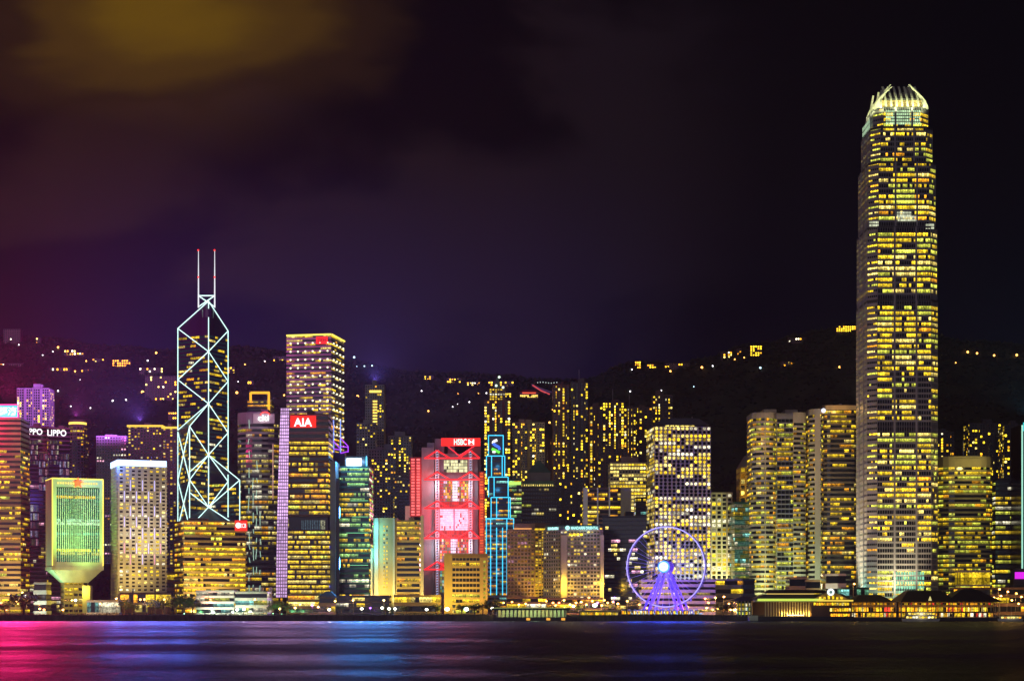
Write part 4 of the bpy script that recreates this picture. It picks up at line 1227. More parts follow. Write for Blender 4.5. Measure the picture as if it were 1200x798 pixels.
    b = MB(); b.box(C.x - 27.4, C.x + 25.4, D - 13.4, D - 13.05, 5.0, 5.45); b.build('platform_light', glow_mat('platform_ice', (0.3, 0.6, 1.0), 1.4), r)
    for dx in (-11, 11):
        lamp(r, (C.x + dx, D - 22, 8.0), (0.03, 0.0, 1.0), 95000, 1.5, 120, (-dx * 0.05, 1, 0.9))
    lamp(r, C + ax * 14, (0.07, 0.05, 1.0), 42000, 2.0)
    lamp(r, C - ax * 20, (0.06, 0.04, 1.0), 90000, 2.0, 150, -ax)  # unseen lamp added to tint the walls behind blue
    water_glow(r, (745, 780, 812), (625, 664, 700), D - 10, (0.05, 0.13, 1.0), 3.0e5, 4)
wheel()

# ------------------------------------------------------------------ the other office blocks
def rounded(pl, pr, D, depth, rad, seg=4, left=True, right=True):
    a, b = wx(pl, D), wx(pr, D)
    pts = []
    def arc(cx, cy, t0, t1):
        for i in range(seg + 1):
            t = R(t0 + (t1 - t0) * i / seg); pts.append((cx + rad * math.cos(t), cy + rad * math.sin(t)))
    if left: arc(a + rad, D + rad, 180, 270)
    else: pts.append((a, D))
    if right: arc(b - rad, D + rad, 270, 360)
    else: pts.append((b, D))
    pts += [(b, D + depth), (a, D + depth)]
    return pts

# newspaper tower at the frame's edge, its rooftop sign and red-lit brow
def sign_tower():
    D = 1440.0; zz = lambda py: wz(py, D); X = lambda px: wx(px, D)
    fp = fp_corner(-70, 24, 34.5, D, 30, 'R')
    r, z0, z1 = tower('rooftop_sign_tower', 'brown banded tower washed in magenta light under a cyan rooftop sign, cut by the frame', fp, 491.5, D, h=4.2, bay=2.2, wall=wall_mat('rose_granite', (0.34, 0.25, 0.24)), cat='office tower',
                      span=0.5, proud=0.35, lit=lambda t, e: 0.72 if t < 0.42 else (0.36 if t < 0.85 else 0.0), pal=[(6, Y), (1.5, OR), (1, PY), (0.7, GN)], gain=(0.4, 1.3), run=(2, 7), gear=0)
    sg = part_box(r, 'roof_sign', S_CYAN, X(-40), X(20), D + 1, D + 2.5, zz(488.5), zz(475))
    word(sg, '經濟', 'lettering', (X(8.8), D + 0.7, zz(481.6)), (1, 0), X(19) - X(-1.5), 7.2, S_WHITE, 0.4, 0.015)
    b = MB()
    for px in (-38, -20, 0, 18): b.tube((X(px), D + 3, z1), (X(px), D + 3, zz(476)), 0.35, 5)
    b.build('sign_frame', W_DARK, r)
    tubes(r, 'neon_tube', glow_mat('neon_magenta', (1.0, 0.04, 0.32), 2.5), [((X(-40), D + 0.6, zz(474)), (X(21), D + 0.6, zz(474))), ((X(21), D + 0.6, zz(474)), (X(21), D + 0.6, zz(489.3))), ((X(-40), D + 0.6, zz(489.3)), (X(21), D + 0.6, zz(489.3)))], 0.4)
    MAG = (1.0, 0.015, 0.13)
    lamp(r, (X(-14), D - 20, zz(500)), MAG, 6.5e4, 4)
    water_glow(r, (-60, -18, 22), (475, 560, 640), D - 30, MAG, 1.5e7, 9)
    lamp(r, (X(2), D + 10, zz(466)), (1.0, 0.02, 0.25), 6.0e6, 4, 150, (0.1, 0.5, 1), name='haze_fill_light')  # added upward spot for the magenta glow beyond the roof
    floodlight(r, 8, D - 40, (1.0, 0.70, 0.12), 50000, (X(5), D, 45), 100)
sign_tower()

def twin_glass_tower():
    for (x0, xm, x1, yt, D, lab, txt, tx, tw, sdv) in ((54.5, 57, 82, 502, 1700.0, 'violet-grey mirrored tower with a full lit name at its top edge, behind the floodlit block', 'LIPPO', 65.8, 21.5, 31),
                                                 (30, 33, 57.5, 500.5, 1720.0, 'mirrored tower beside the frame edge whose lit name is cut off, patches of reflected light', 'LIPPO', 38.0, 21.5, 32)):
        fp = fp_corner(x0, xm, x1, D, 26, 'L')
        r, z0, z1 = tower('mirrored_tower', lab, fp, yt, D, h=4.0, bay=2.6, wall=wall_mat('violet_cladding', (0.22, 0.18, 0.24), 0.35), cat='glass tower', span=0.32, proud=0.25, lit=lambda t, e: 0.12 + 0.2 * (t < 0.5), pal=[(2, WH), (2, PY), (2, Y), (1, PK)], gain=(0.15, 0.7),
                          run=(1, 5), seed=sdv, gear=1)
        # projecting bays
        (i, a, c, nrm, L) = max(seen_edges(fp), key=lambda e: -e[3].y); u = (c - a).normalized()
        for f0, f1, y0, y1 in ((0.05, 0.45, 515, 545), (0.5, 0.95, 530, 575), (0.1, 0.5, 590, 640)):
            p = [a + u * L * f0 + nrm * 3, a + u * L * f1 + nrm * 3, a + u * L * f1 + nrm * 0.3, a + u * L * f0 + nrm * 0.3]
            b = MB(); b.prism([tuple(q) for q in p], wz(y1, D), wz(y0, D)); b.build('projecting_bay', W_NAVY, r)
            b = MB(); rng = random.Random(int(y0))
            for k in range(6):
                for j in range(5):
                    g = rng.choice((0.02, 0.05, 0.12, 0.25)); cc = mul(pick(rng, [(2, (0.6, 0.55, 0.9)), (1, WH), (1, PK)]), g)
                    q0, q1 = p[0] + (p[1] - p[0]) * (k / 6) + nrm * 0.1, p[0] + (p[1] - p[0]) * ((k + 0.9) / 6) + nrm * 0.1
                    zb, zt = wz(y1, D) + (wz(y0, D) - wz(y1, D)) * j / 5 + 0.6, wz(y1, D) + (wz(y0, D) - wz(y1, D)) * (j + 0.85) / 5
                    b.poly([(q0.x, q0.y, zb), (q1.x, q1.y, zb), (q1.x, q1.y, zt), (q0.x, q0.y, zt)], cc)
            b.build('bay_window', GLASS, r, lit=True)
        if txt:
            cc = a + u * L * ((wx(tx, D) - a.x) / (c.x - a.x)) + nrm * 0.9
            word(r, txt, 'lettering', (cc.x, cc.y, wz(yt + 5.0, D)), u, tw * D / F, 6.0, S_WHITE, 0.4, 0.015)
twin_glass_tower()

def round_top():
    D = 1850.0
    fp = rounded(77, 98, D, 22, 7, 3)
    r, z0, z1 = tower('round_top_tower', 'slender mauve apartment tower stepping up to a lit round crown', fp, 516, D, h=3.2, bay=3.0, wall=wall_mat('mauve_wall', (0.30, 0.24, 0.32)), cat='apartment tower', span=0.5, pier=0.35, proud=0.3, lit=0.22, colp='stack', pal=P_RES, mode='win', maxwin=60, gear=0)
    fp2 = shrink_to(fp, 0.86); facade(r, fp2, z1, wz(500, D), 4, 3.0, W_LILAC, span=0.5, pier=0.2, proud=0.25, lit=0.6, pal=P_GOLD, seed=7, wall_name='crown_storey')
    b = MB(); b.tube((wx(88, D), D + 11, wz(500, D)), (wx(88, D), D + 11, wz(491, D)), 9, 14); b.build('round_crown', W_LILAC, r)
    b = MB(); b.tube((wx(88, D), D + 11, wz(496.5, D)), (wx(88, D), D + 11, wz(494, D)), 9.2, 14); b.build('crown_light', L_GOLD, r)
round_top()

r, _, _ = tower('violet_tower', 'hazy violet apartment tower low behind the pale light-bar block, few white windows', fp_rect(113, 148, 2000, 24), 512, 2000, h=3.3, bay=3.2, wall=W_LILAC, cat='apartment tower', span=0.5, pier=0.4, proud=0.3, lit=0.16, pal=[(2, WH), (1, OR), (1, PK)], mode='win', maxwin=50)
for fpx, yt, lab in (((150, 189.5), 500, 'hazy apartment tower with a gold-lit cornice, left of its thinner twin beside the cross-braced tower'), ((190.5, 207), 502, 'narrow hazy apartment tower with gold cornice, touching the left edge of the cross-braced tower')):
    D = 1900.0; fp = fp_rect(*fpx, D, 22)
    r, z0, z1 = tower('cornice_tower', lab, fp, yt, D, h=3.25, bay=3.4, wall=wall_mat('blue_grey_wall', (0.22, 0.23, 0.32)), cat='apartment tower', span=0.45, pier=0.42, proud=0.3, lit=0.42, colp='stack', pal=P_RES, mode='win', maxwin=90, gain=(0.4, 1.2), gear=1, hmax=10)
    b = MB(); p = offset(fp, 1.0); b.ring(offset(fp, 0.2), p, z1 - 0.2, z1 + 1.9); b.build('cornice_light', glow_mat('cornice_gold', (1.0, 0.62, 0.06), 1.3), r)

# low banded bank before the cross-braced tower
D = 1430.0
fp = fp_corner(205, 216, 287.5, D, 40, 'L')
r, z0, z1 = tower('banded_bank_block', 'low gold-banded office block under the cross-braced tower, small red sign on its roof', fp, 611, D, h=4.25, bay=2.2, wall=W_TAN, cat='office block', span=0.46, proud=0.9, lit=0.74, pal=[(5, Y), (2, OR), (2, PY), (0.5, GN)], gain=(0.5, 1.3), run=(2, 6), gear=1, hmax=4)
sg = part_box(r, 'roof_sign', S_RED, wx(272, D), wx(286.5, D), D + 14, D + 15.2, wz(621, D), wz(608.5, D))
b = MB(); b.tube((wx(276.2, D), D + 13.6, wz(614.5, D)), (wx(276.2, D), D + 14, wz(614.5, D)), 2.3, 14); b.build('sign_roundel', S_WHITE, sg)
word(sg, 'CCB', 'lettering', (wx(281.5, D), D + 13.8, wz(614.7, D)), (1, 0), 5.4, 3.4, S_WHITE, 0.3)
floodlight(r, 245, D - 26, (1.0, 0.66, 0.16), 40000, (wx(245, D), D, 30), 110)

# curved bank tower with a blue-white sign
def curved_bank():
    D = 1700.0
    fp = rounded(276, 326, D, 34, 16, 4)
    r, z0, z1 = tower('curved_bank_tower', 'grey curved office tower with white lettered sign on its brow and streaks of reflected light', fp, 484.5, D, h=4.9, bay=2.4, wall=W_GREY, cat='office tower', span=0.44, proud=0.5, lit=lambda t, e: 0.72, pal=[(3, PY), (2, Y), (2, WH), (1, OR)], gain=(0.25, 0.8), run=(3, 9), gear=1, skip=(-1, -2))
    part_box(r, 'brow_panel', W_PALE, wx(297, D), wx(322, D), D - 1.6, D - 1.0, wz(496, D), wz(485, D))
    sg = word(r, 'citi', 'lettering', (wx(309, D), D - 2, wz(490.0, D)), (1, 0), 10.6, 5.6, S_WHITE, 0.4, 0.02)
    b = MB(); pts = [(wx(311, D) + 4.6 * math.cos(R(a)), wz(487.2, D) + 3.4 * math.sin(R(a))) for a in range(10, 171, 20)]
    for p, q in zip(pts, pts[1:]): b.tube((p[0], D - 2, p[1]), (q[0], D - 2, q[1]), 0.65, 5)
    b.build('sign_arc', glow_mat('arc_red', (1.0, 0.05, 0.03), 1.6), r)
    lamp(r, (wx(309, D), D - 10, wz(490, D)), (0.9, 0.8, 1.0), 2500, 1)
    # reflections of lit bars, drawn as glowing streaks on the glass
    rng = random.Random(12)
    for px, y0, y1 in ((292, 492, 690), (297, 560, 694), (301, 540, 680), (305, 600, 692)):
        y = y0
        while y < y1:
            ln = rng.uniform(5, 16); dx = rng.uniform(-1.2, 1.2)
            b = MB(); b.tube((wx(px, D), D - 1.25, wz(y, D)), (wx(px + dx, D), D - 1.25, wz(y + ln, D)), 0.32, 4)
            b.build('reflection_streak', glow_mat('streak_green_white', (0.60, 0.95, 0.72), 0.85), r); y += ln + rng.uniform(3, 16)  # reflected lights of the neighbouring tower, modelled as glowing tubes
    b = MB(); b.box(wx(319.5, D), wx(320.5, D), D - 1.4, D - 0.9, wz(585, D), wz(520, D)); b.build('reflection_streak', glow_mat('streak_amber', (0.9, 0.45, 0.35), 0.6), r)
curved_bank()
D = 1800.0
fp = fp_rect(290, 318, D, 24)
r, z0, z1 = tower('gold_crown_tower', 'office tower whose gold-lit arched crown rises behind the curved bank tower', fp, 470, D, h=3.8, bay=2.6, wall=W_GREY, cat='office tower', span=0.5, proud=0.3, lit=0.3, pal=P_GOLD, gain=(0.3, 0.8), gear=0)
for a, c in (((294, 470), (294, 460)), ((294, 460.3), (316, 460.3)), ((315, 460), (315, 485))):
    b = MB(); b.tube((wx(a[0], D), D - 0.9, wz(a[1], D)), (wx(c[0], D), D - 0.9, wz(c[1], D)), 1.3, 5); b.build('crown_light', glow_mat('crown_orange', (1.0, 0.45, 0.03), 1.4), r)

# towers on the slope between the drum block and the red-trussed bank
for nm, lab, px, yt, D, lit, wall, pal in (
        ('spine_tower', 'tall pale violet apartment tower with one lit stair spine, behind the drum-sign block', (428, 450), 452, 2120, 0.10, W_LILAC, P_RES),
        ('shoulder_tower', 'shorter violet block leaning on the spine tower, few lit windows', (418, 440), 497, 2060, 0.30, W_LILAC, P_RES),
        ('dim_tower', 'wide dim tower with scattered gold windows behind the cyan-edged block', (432, 464), 528, 1960, 0.42, W_GREY, P_RES),
        ('dim_tower', 'dim stepped tower left of the red stair columns, scattered gold windows', (455, 482), 512, 2080, 0.40, W_GREY, P_RES),
        ('dim_tower', 'low dark block with a few lamps, under the dim towers beside the red stair columns', (462, 481), 560, 1850, 0.18, W_DARK, P_RES)):
    r, z0, z1 = tower(nm, lab, fp_rect(*px, D, 22), yt, D, h=3.3, bay=3.0, wall=wall, cat='apartment tower', span=0.45, pier=0.4, proud=0.3, lit=lit, colp='stack', pal=pal, mode='win', maxwin=70, gain=(0.8, 2.4), gear=2, hmax=8)
    if nm == 'spine_tower':
        for j in range(9):
            part_box(r, 'stair_window', L_GOLD, wx(437, D), wx(442, D), D - 0.9, D - 0.5, wz(471 + j * 3.4, D), wz(469.4 + j * 3.4, D))
        part_box(r, 'crown_light', L_GOLD, wx(433, D), wx(447, D), D - 0.9, D - 0.5, wz(460, D), wz(457.5, D))

# gold and cyan block with a blank flank
def flank_block():
    D = 1420.0; zz = lambda py: wz(py, D); X = lambda px: wx(px, D)
    r = thing('blank_flank_block', 'ochre office block, blank flank with two rows of small windows and a cyan-lit edge', 'office block', (X(465), D, GZ - 0.3))
    part_box(r, 'flank_wall', wall_mat('buff_panel', (0.40, 0.34, 0.20)), X(437.5), X(465), D, D + 34, GZ - 0.3, zz(606.5))
    part_box(r, 'edge_fin', wall_mat('pale_panel', (0.45, 0.5, 0.5)), X(439), X(443.5), D - 2, D - 0.05, GZ - 0.3, zz(607))
    part_box(r, 'edge_fin', wall_mat('pale_panel', (0.45, 0.5, 0.5)), X(460.5), X(463), D - 2, D - 0.05, GZ - 0.3, zz(607))
    k = 0
    for j in range(16):
        for x in (449.5, 452.8):
            b = MB(); zc = zz(617 + j * 4.7); b.poly([(X(x), D - 0.1, zc - 0.8), (X(x + 1.3), D - 0.1, zc - 0.8), (X(x + 1.3), D - 0.1, zc + 0.8), (X(x), D - 0.1, zc + 0.8)], mul(Y, 0.9) if random.Random(j * 3 + int(x)).random() < 0.7 else (0.01, 0.01, 0.01))
            b.build('window', GLASS, r, lit=True)
    fp = [(X(465.2), D + 1), (X(491.5), D + 1), (X(491.5), D + 34), (X(465.2), D + 34)]
    facade(r, fp, GZ - 0.3, zz(611), 18, 1.9, W_GOLD, span=0.42, proud=0.8, lit=0.72, pal=[(3, OR), (4, Y), (1, PY)], gain=(0.35, 1.0), run=(3, 8), seed=33)
    roof_gear(r, fp, zz(611), 3, W_GOLD, False, 1)
    lamp(r, (X(439), D - 9, zz(650)), (0.15, 0.9, 0.9), 9000, 1); lamp(r, (X(440), D - 9, zz(620)), (0.15, 0.9, 0.9), 9000, 1)
    floodlight(r, 452, D - 24, (1.0, 0.72, 0.16), 30000, (X(452), D, 40), 100)
    part_box(r, 'corner_pier', W_CREAM, X(493), X(496.5), D - 2, D + 4, GZ - 0.3, zz(604))
    floodlight(r, 494, D - 14, (1.0, 0.72, 0.16), 14000, (X(494.5), D, 25), 70)
    q = at(482, 605.5, 1440); part_box(r, 'added_roof_lamp', W_DARK, q.x - 0.8, q.x + 0.8, q.y - 0.8, q.y + 0.8, q.z - 1.5, q.z)  # roof lamp added to brighten the bank's service tower
    lamp(r, q + Vector((0, 1.5, 1)), (1.0, 0.84, 0.86), 170000, 1.0, 62, (wx(502, 1600) - q.x, 160, 8))
    part_box(r, 'side_pylon', W_CREAM, X(434.2), X(436.8), D + 2, D + 10, GZ - 0.3, zz(642))
    floodlight(r, 434, D - 8, (1.0, 0.6, 0.2), 6000, (X(435.5), D + 2, 20), 70)
flank_block()

# small ochre block right before the red-trussed bank
def grid_block():
    D = 1345.0; zz = lambda py: wz(py, D); X = lambda px: wx(px, D)
    r = thing('grid_front_block', 'squat ochre civic block with dark gridded middle and gold windows, before the red-trussed bank', 'civic block', (X(546), D, GZ - 0.3))
    part_box(r, 'wall', W_GOLD, X(520.5), X(529.8), D - 1, D + 26, GZ - 0.3, zz(648.5))
    part_box(r, 'roof_band', wall_mat('ochre_dark', (0.22, 0.15, 0.08)), X(530), X(571), D - 1, D + 26, zz(653), zz(648.5))
    part_box(r, 'wall', W_GOLD, X(562.5), X(571), D - 0.6, D + 26, GZ - 0.3, zz(653.05))
    fp = [(X(530), D), (X(562.3), D), (X(562.3), D + 25), (X(530), D + 25)]
    lv = {0: 1, 1: 1, 2: 1, 3: 1, 4: 0.95, 5: 0.12, 6: 0, 7: 0, 8: 0.35, 9: 1, 10: 0.9}
    facade(r, fp, GZ - 0.3, zz(653.05), 11, 2.7, W_GOLD, span=0.42, proud=0.5, pier=0.0, fins=2.7, fin_w=0.3, fin_out=0.1, lit=lambda t, e: lv[min(10, int(t * 11))], pal=[(4, Y), (2, PY), (1, GN)], gain=(0.8, 1.4), run=(6, 14), seed=35)
    b = MB()
    for j in range(10):
        zc = zz(658 + j * 4.6); b.poly([(X(566.5), D - 0.7, zc - 0.9), (X(569), D - 0.7, zc - 0.9), (X(569), D - 0.7, zc + 0.9), (X(566.5), D - 0.7, zc + 0.9)], mul(GN, 0.35))
    b.build('stair_glazing', GLASS, r, lit=True)
    floodlight(r, 525, D - 26, (1.0, 0.68, 0.08), 22000, (X(525), D, 25), 100)
    floodlight(r, 566, D - 24, (1.0, 0.62, 0.08), 12000, (X(566), D, 25), 100)
grid_block()

# hotels
def mauve_hotel():
    D = 1425.0; zz = lambda py: wz(py, D); X = lambda px: wx(px, D)
    fp = fp_rect(594.5, 626, D, 30)
    r, z0, z1 = tower('mauve_hotel', 'mauve grid-fronted hotel with glowing roof eaves, beside the neon-outlined tower', fp, 622, D, h=3.0, bay=2.6, wall=W_PINK, cat='hotel', span=0.40, pier=0.28, proud=0.4, lit=0.34, pal=[(3, OR), (2, Y), (1, PK)], gain=(0.12, 0.5), run=(1, 3), mode='win', gear=0, dim=1.2)
    part_box(r, 'roof_slab', W_PINK, X(602), X(627), D + 2, D + 28, z1 + 1.5, zz(613))
    part_box(r, 'eaves_light', glow_mat('eaves_orange', (1.0, 0.42, 0.12), 1.1), X(602), X(623), D + 1.4, D + 1.95, zz(620.5), zz(618.6))
    fp = fp_rect(627, 638.5, D + 1, 28)
    facade(r, fp, GZ - 0.3, zz(622), 30, 2.8, W_GOLD, span=0.45, pier=0.3, proud=0.3, lit=0.75, pal=P_GOLD, gain=(0.5, 1.3), mode='win', seed=51, run=(1, 3), maxwin=30, wall_name='gold_wing')
    part_box(r, 'penthouse', W_BROWN, X(624), X(645), D + 4, D + 28, zz(621.8), zz(612))
    b = MB(); 
    for k in range(8):
        x0 = X(626 + k * 1.7); b.poly([(x0, D + 3.85, zz(620.7)), (x0 + 0.8, D + 3.85, zz(620.7)), (x0 + 0.8, D + 3.85, zz(618.7)), (x0, D + 3.85, zz(618.7))], mul(Y, 1.2))
    b.build('penthouse_window', GLASS, r, lit=True)
    floodlight(r, 626, D - 14, (1.0, 0.62, 0.06), 16000, (X(626), D, 40), 70)
mauve_hotel()

def fan_hotel():
    D = 1400.0; zz = lambda py: wz(py, D); X = lambda px: wx(px, D)
    fp = [(X(638), D + 10), (X(657), D), (X(703), D - 2), (X(706.5), D + 4), (X(706.5), D + 34), (X(638), D + 34)]
    r, z0, z1 = tower('fan_hotel', 'grey gridded hotel with two gold floodlit piers and ice-white lettering along its roof edge', fp, 622, D, h=2.95, bay=2.5, wall=wall_mat('hotel_stone', (0.36, 0.31, 0.28)), cat='hotel', span=0.42, pier=0.26, proud=0.5, lit=lambda t, e: 0.22 + 0.1 * (e == 1), pal=P_PALE, gain=(0.4, 1.2), run=(1, 2), mode='win', gear=0, dim=0.8)
    part_box(r, 'attic', wall_mat('attic_teal', (0.10, 0.16, 0.16)), X(640), X(704), D + 12, D + 32, z1 + 0.05, zz(614))
    b = MB(); b.prism([(X(639), D + 9.0), (X(657), D - 0.6), (X(703), D - 2.6), (X(703), D - 1.9), (X(657), D + 0.2), (X(639), D + 9.8)], z1 + 1.6, zz(616.2)); b.build('sign_board', wall_mat('sign_teal', (0.12, 0.22, 0.22)), r)
    u2 = Vector((X(703) - X(657), -2.0)).normalized()
    word(r, 'MANDARIN ORIENTAL', 'lettering', (X(685), D - 2.6, zz(618.6)), (u2.x, u2.y), X(701) - X(669), 2.4, S_ICE, 0.4, 0.03)
    b = MB(); b.tube((X(665), D - 2.3, zz(618.5)), (X(665), D - 1.6, zz(618.5)), 1.8, 12); b.build('sign_fan', S_ICE, r)
    u1 = Vector((X(657) - X(638), -10.0)).normalized()
    word(r, 'MANDARIN', 'lettering', (X(648.3), D + 3.9, zz(618.8)), (u1.x, u1.y), 10.2, 2.2, S_ICE, 0.4, 0.03)
    lamp(r, (X(684), D - 8, zz(617)), (0.5, 1.0, 0.9), 1500, 1)
    for (xa, xb, dd) in ((657.5, 664, -2.2), (703.2, 707.4, -4.0)):
        pr = part_box(r, 'gold_pier', W_CREAM, X(xa), X(xb), D + dd, D + dd + 4, GZ - 0.3, zz(627))
        for q in (7, 13):
            lamp(pr, ((X(xa) + X(xb)) / 2, D + dd - 5, zz(695) + q * 0.6), (1.0, 0.60, 0.03), 6500, 0.5)
        floodlight(pr, (xa + xb) / 2, D + dd - 9, (1.0, 0.62, 0.04), 12000, ((X(xa) + X(xb)) / 2, D + dd, 40), 60)
    b = MB()
    for k in range(4):
        x0 = X(667 + k * 4.2); b.poly([(x0, D - 3.0, zz(627.6)), (x0 + 2.0, D - 3.0, zz(627.6)), (x0 + 2.0, D - 3.0, zz(625)), (x0, D - 3.0, zz(625))], mul(Y, 1.4))
    b.build('brow_window', GLASS, r, lit=True)
fan_hotel()

# pyramid-roofed dark tower
D = 1720.0
fp = fp_rect(611, 652, D, 34)
r, z0, z1 = tower('pyramid_roof_tower', 'dark tower with a steep green pyramid roof and lit attic, above the mauve hotel', fp, 572, D, h=3.9, bay=2.4, wall=W_DARK, cat='office tower', span=0.4, pier=0.2, proud=0.4, lit=0.26, pal=[(2, WH), (2, PY), (2, GN)], gain=(0.15, 0.6), run=(1, 4), gear=0, mode='band')
b = MB(); b.prism(offset(fp, -1), z1, wz(563, D), top=shrink_to(fp, 0.84)); b.build('lower_roof', W_GREEN, r)
b = MB(); b.prism(shrink_to(fp, 0.66), wz(563.2, D), wz(553, D)); b.build('attic', W_GREY, r)
b = MB(); b.prism(shrink_to(fp, 0.70), wz(553, D), wz(537.5, D), top=shrink_to(fp, 0.04)); b.build('pyramid_roof', W_GREEN, r)
b = MB(); b.tube((wx(631.5, D), D + 17, wz(538, D)), (wx(631.5, D), D + 17, wz(530, D)), 0.5, 5); b.build('antenna', W_STEEL, r)
b = MB()
for k in range(14):
    x0 = wx(614 + k * 2.55, D); b.poly([(x0, D - 0.6, wz(569.5, D)), (x0 + 1.0, D - 0.6, wz(569.5, D)), (x0 + 1.0, D - 0.6, wz(567.5, D)), (x0, D - 0.6, wz(567.5, D))], mul(PY, 0.9))
b.build('attic_window', GLASS, r, lit=True)

# green-lit block peeping out between
D = 1640.0
r, _, _ = tower('green_band_block', 'small block with bright green-lit cornice and gold bands, squeezed behind the neon-outlined tower', fp_rect(594, 611, D, 24), 563, D, h=4.0, bay=2.4, wall=W_TEAL, cat='office block', span=0.45, proud=0.4, lit=0.6, pal=P_GREEN, gain=(0.4, 1.1), gear=1)
b = MB(); b.box(wx(594, D), wx(610.5, D), D - 0.9, D - 0.4, wz(568, D), wz(564.5, D)); b.build('cornice_light', glow_mat('cornice_green', (0.55, 0.95, 0.15), 1.2), r)

# white-pier office block
def pier_block():
    D = 1500.0; zz = lambda py: wz(py, D); X = lambda px: wx(px, D)
    fp = fp_rect(684, 727, D, 30)
    r, z0, z1 = tower('white_pier_block', 'office block with tall white piers dividing gold-lit bays, right of the pyramid roof', fp, 573, D, h=3.7, bay=2.3, wall=W_BROWN, cat='office block', span=0.4, proud=0.3, lit=0.66, pal=P_GOLD, gain=(0.5, 1.3), run=(2, 5), gear=1, hmax=3)
    for x in (683.4, 699.5, 713.3): part_box(r, 'white_pier', W_WHITE, X(x), X(x + (5.2 if x < 690 else 1.6)), D - 1.8, D + 2, z0, zz(571.5))
    part_box(r, 'flank_wall', W_CREAM, X(727.3), X(739), D - 1, D + 30, z0, zz(572))
    floodlight(r, 700, D - 30, (1.0, 0.85, 0.7), 26000, (X(705), D, 85), 70)
pier_block()
D = 1760.0
fp = fp_rect(715, 757, D, 26)
r, z0, z1 = tower('cream_lit_block', 'brightly lit cream office block with a red roof edge, above the white-pier block', fp, 543, D, h=3.6, bay=3.0, wall=W_CREAM, cat='office block', span=0.38, pier=0.22, proud=0.35, lit=lambda t, e: 0.85 if t > 0.5 else 0.4, pal=[(4, PY), (4, Y), (1, WH)], gain=(0.7, 1.4), run=(2, 7), gear=2, gearwall=W_PINK, hmax=9, mode='win')
floodlight(r, 736, D - 26, (1.0, 0.75, 0.3), 60000, (wx(736, D), D, 130), 60)
D = 1450.0
r, _, _ = tower('sparse_window_block', 'near-black glass block with sparse white windows, left behind the big wheel', fp_corner(706, 757.5, 762, D, 30, 'R'), 606, D, h=3.7, bay=2.5, wall=W_BLACK, cat='office block', span=0.35, proud=0.2, lit=0.22, pal=[(3, WH), (3, PY), (1, PK)], gain=(0.5, 1.2), run=(1, 3), gear=1)
D = 1620.0
b0 = fp_rect(745, 757, D, 14)
r, _, _ = tower('blue_lit_shaft', 'thin dark shaft with a blue-white lit hoarding, wedged left of the porthole tower', b0, 584, D, h=4, bay=2.5, wall=W_NAVY, cat='office block', span=0.4, proud=0.2, lit=0.35, pal=[(2, CY), (2, BL), (2, Y)], gain=(0.4, 1.0), run=(1, 2), gear=0)

# right of the round-window tower
D = 1520.0
fp = fp_rect(833.5, 858, D, 26)
r, _, _ = tower('lit_pier_block', 'narrow block of bright vertical white piers, right of the porthole tower', fp, 578.5, D, h=3.7, bay=4.0, wall=W_CREAM, cat='office block', span=0.3, pier=0.34, proud=0.5, lit=0.6, pal=[(3, Y), (2, GN), (2, PY), (1, WH)], gain=(0.6, 1.3), run=(1, 2), mode='win', gear=0)
floodlight(r, 846, D - 26, (1.0, 0.9, 0.4), 50000, (wx(846, D), D, 60), 90)
D = 1500.0
r, _, _ = tower('teal_glass_block', 'dark teal glass block with scattered white and green windows, before the gold hipped-roof tower', fp_corner(853, 861, 883, D, 26, 'L'), 590, D, h=3.6, bay=2.2, wall=W_TEAL, cat='office block', span=0.25, proud=0.15, lit=0.24, pal=P_TEAL, gain=(0.3, 0.9), run=(1, 4), gear=1, dim=2.0)
D = 1600.0
fp = fp_rect(867.5, 886, D, 24)
r, z0, z1 = tower('gold_hip_tower', 'gold floodlit tower with a grey hipped roof, half hidden by the curved twin towers', fp, 548, D, h=5.2, bay=4.2, wall=W_GOLD, cat='office tower', span=0.3, pier=0.35, proud=0.5, lit=0.35, pal=P_GOLD, gain=(0.3, 0.8), mode='win', gear=0, parapet=False)
b = MB(); b.prism(offset(fp, 0.8), z1, wz(533, D), top=shrink_to(fp, 0.25)); b.build('hipped_roof', W_GREY, r)
lamp(r, (wx(874, D), D - 26, wz(575, D)), (1.0, 0.6, 0.08), 18000, 2)

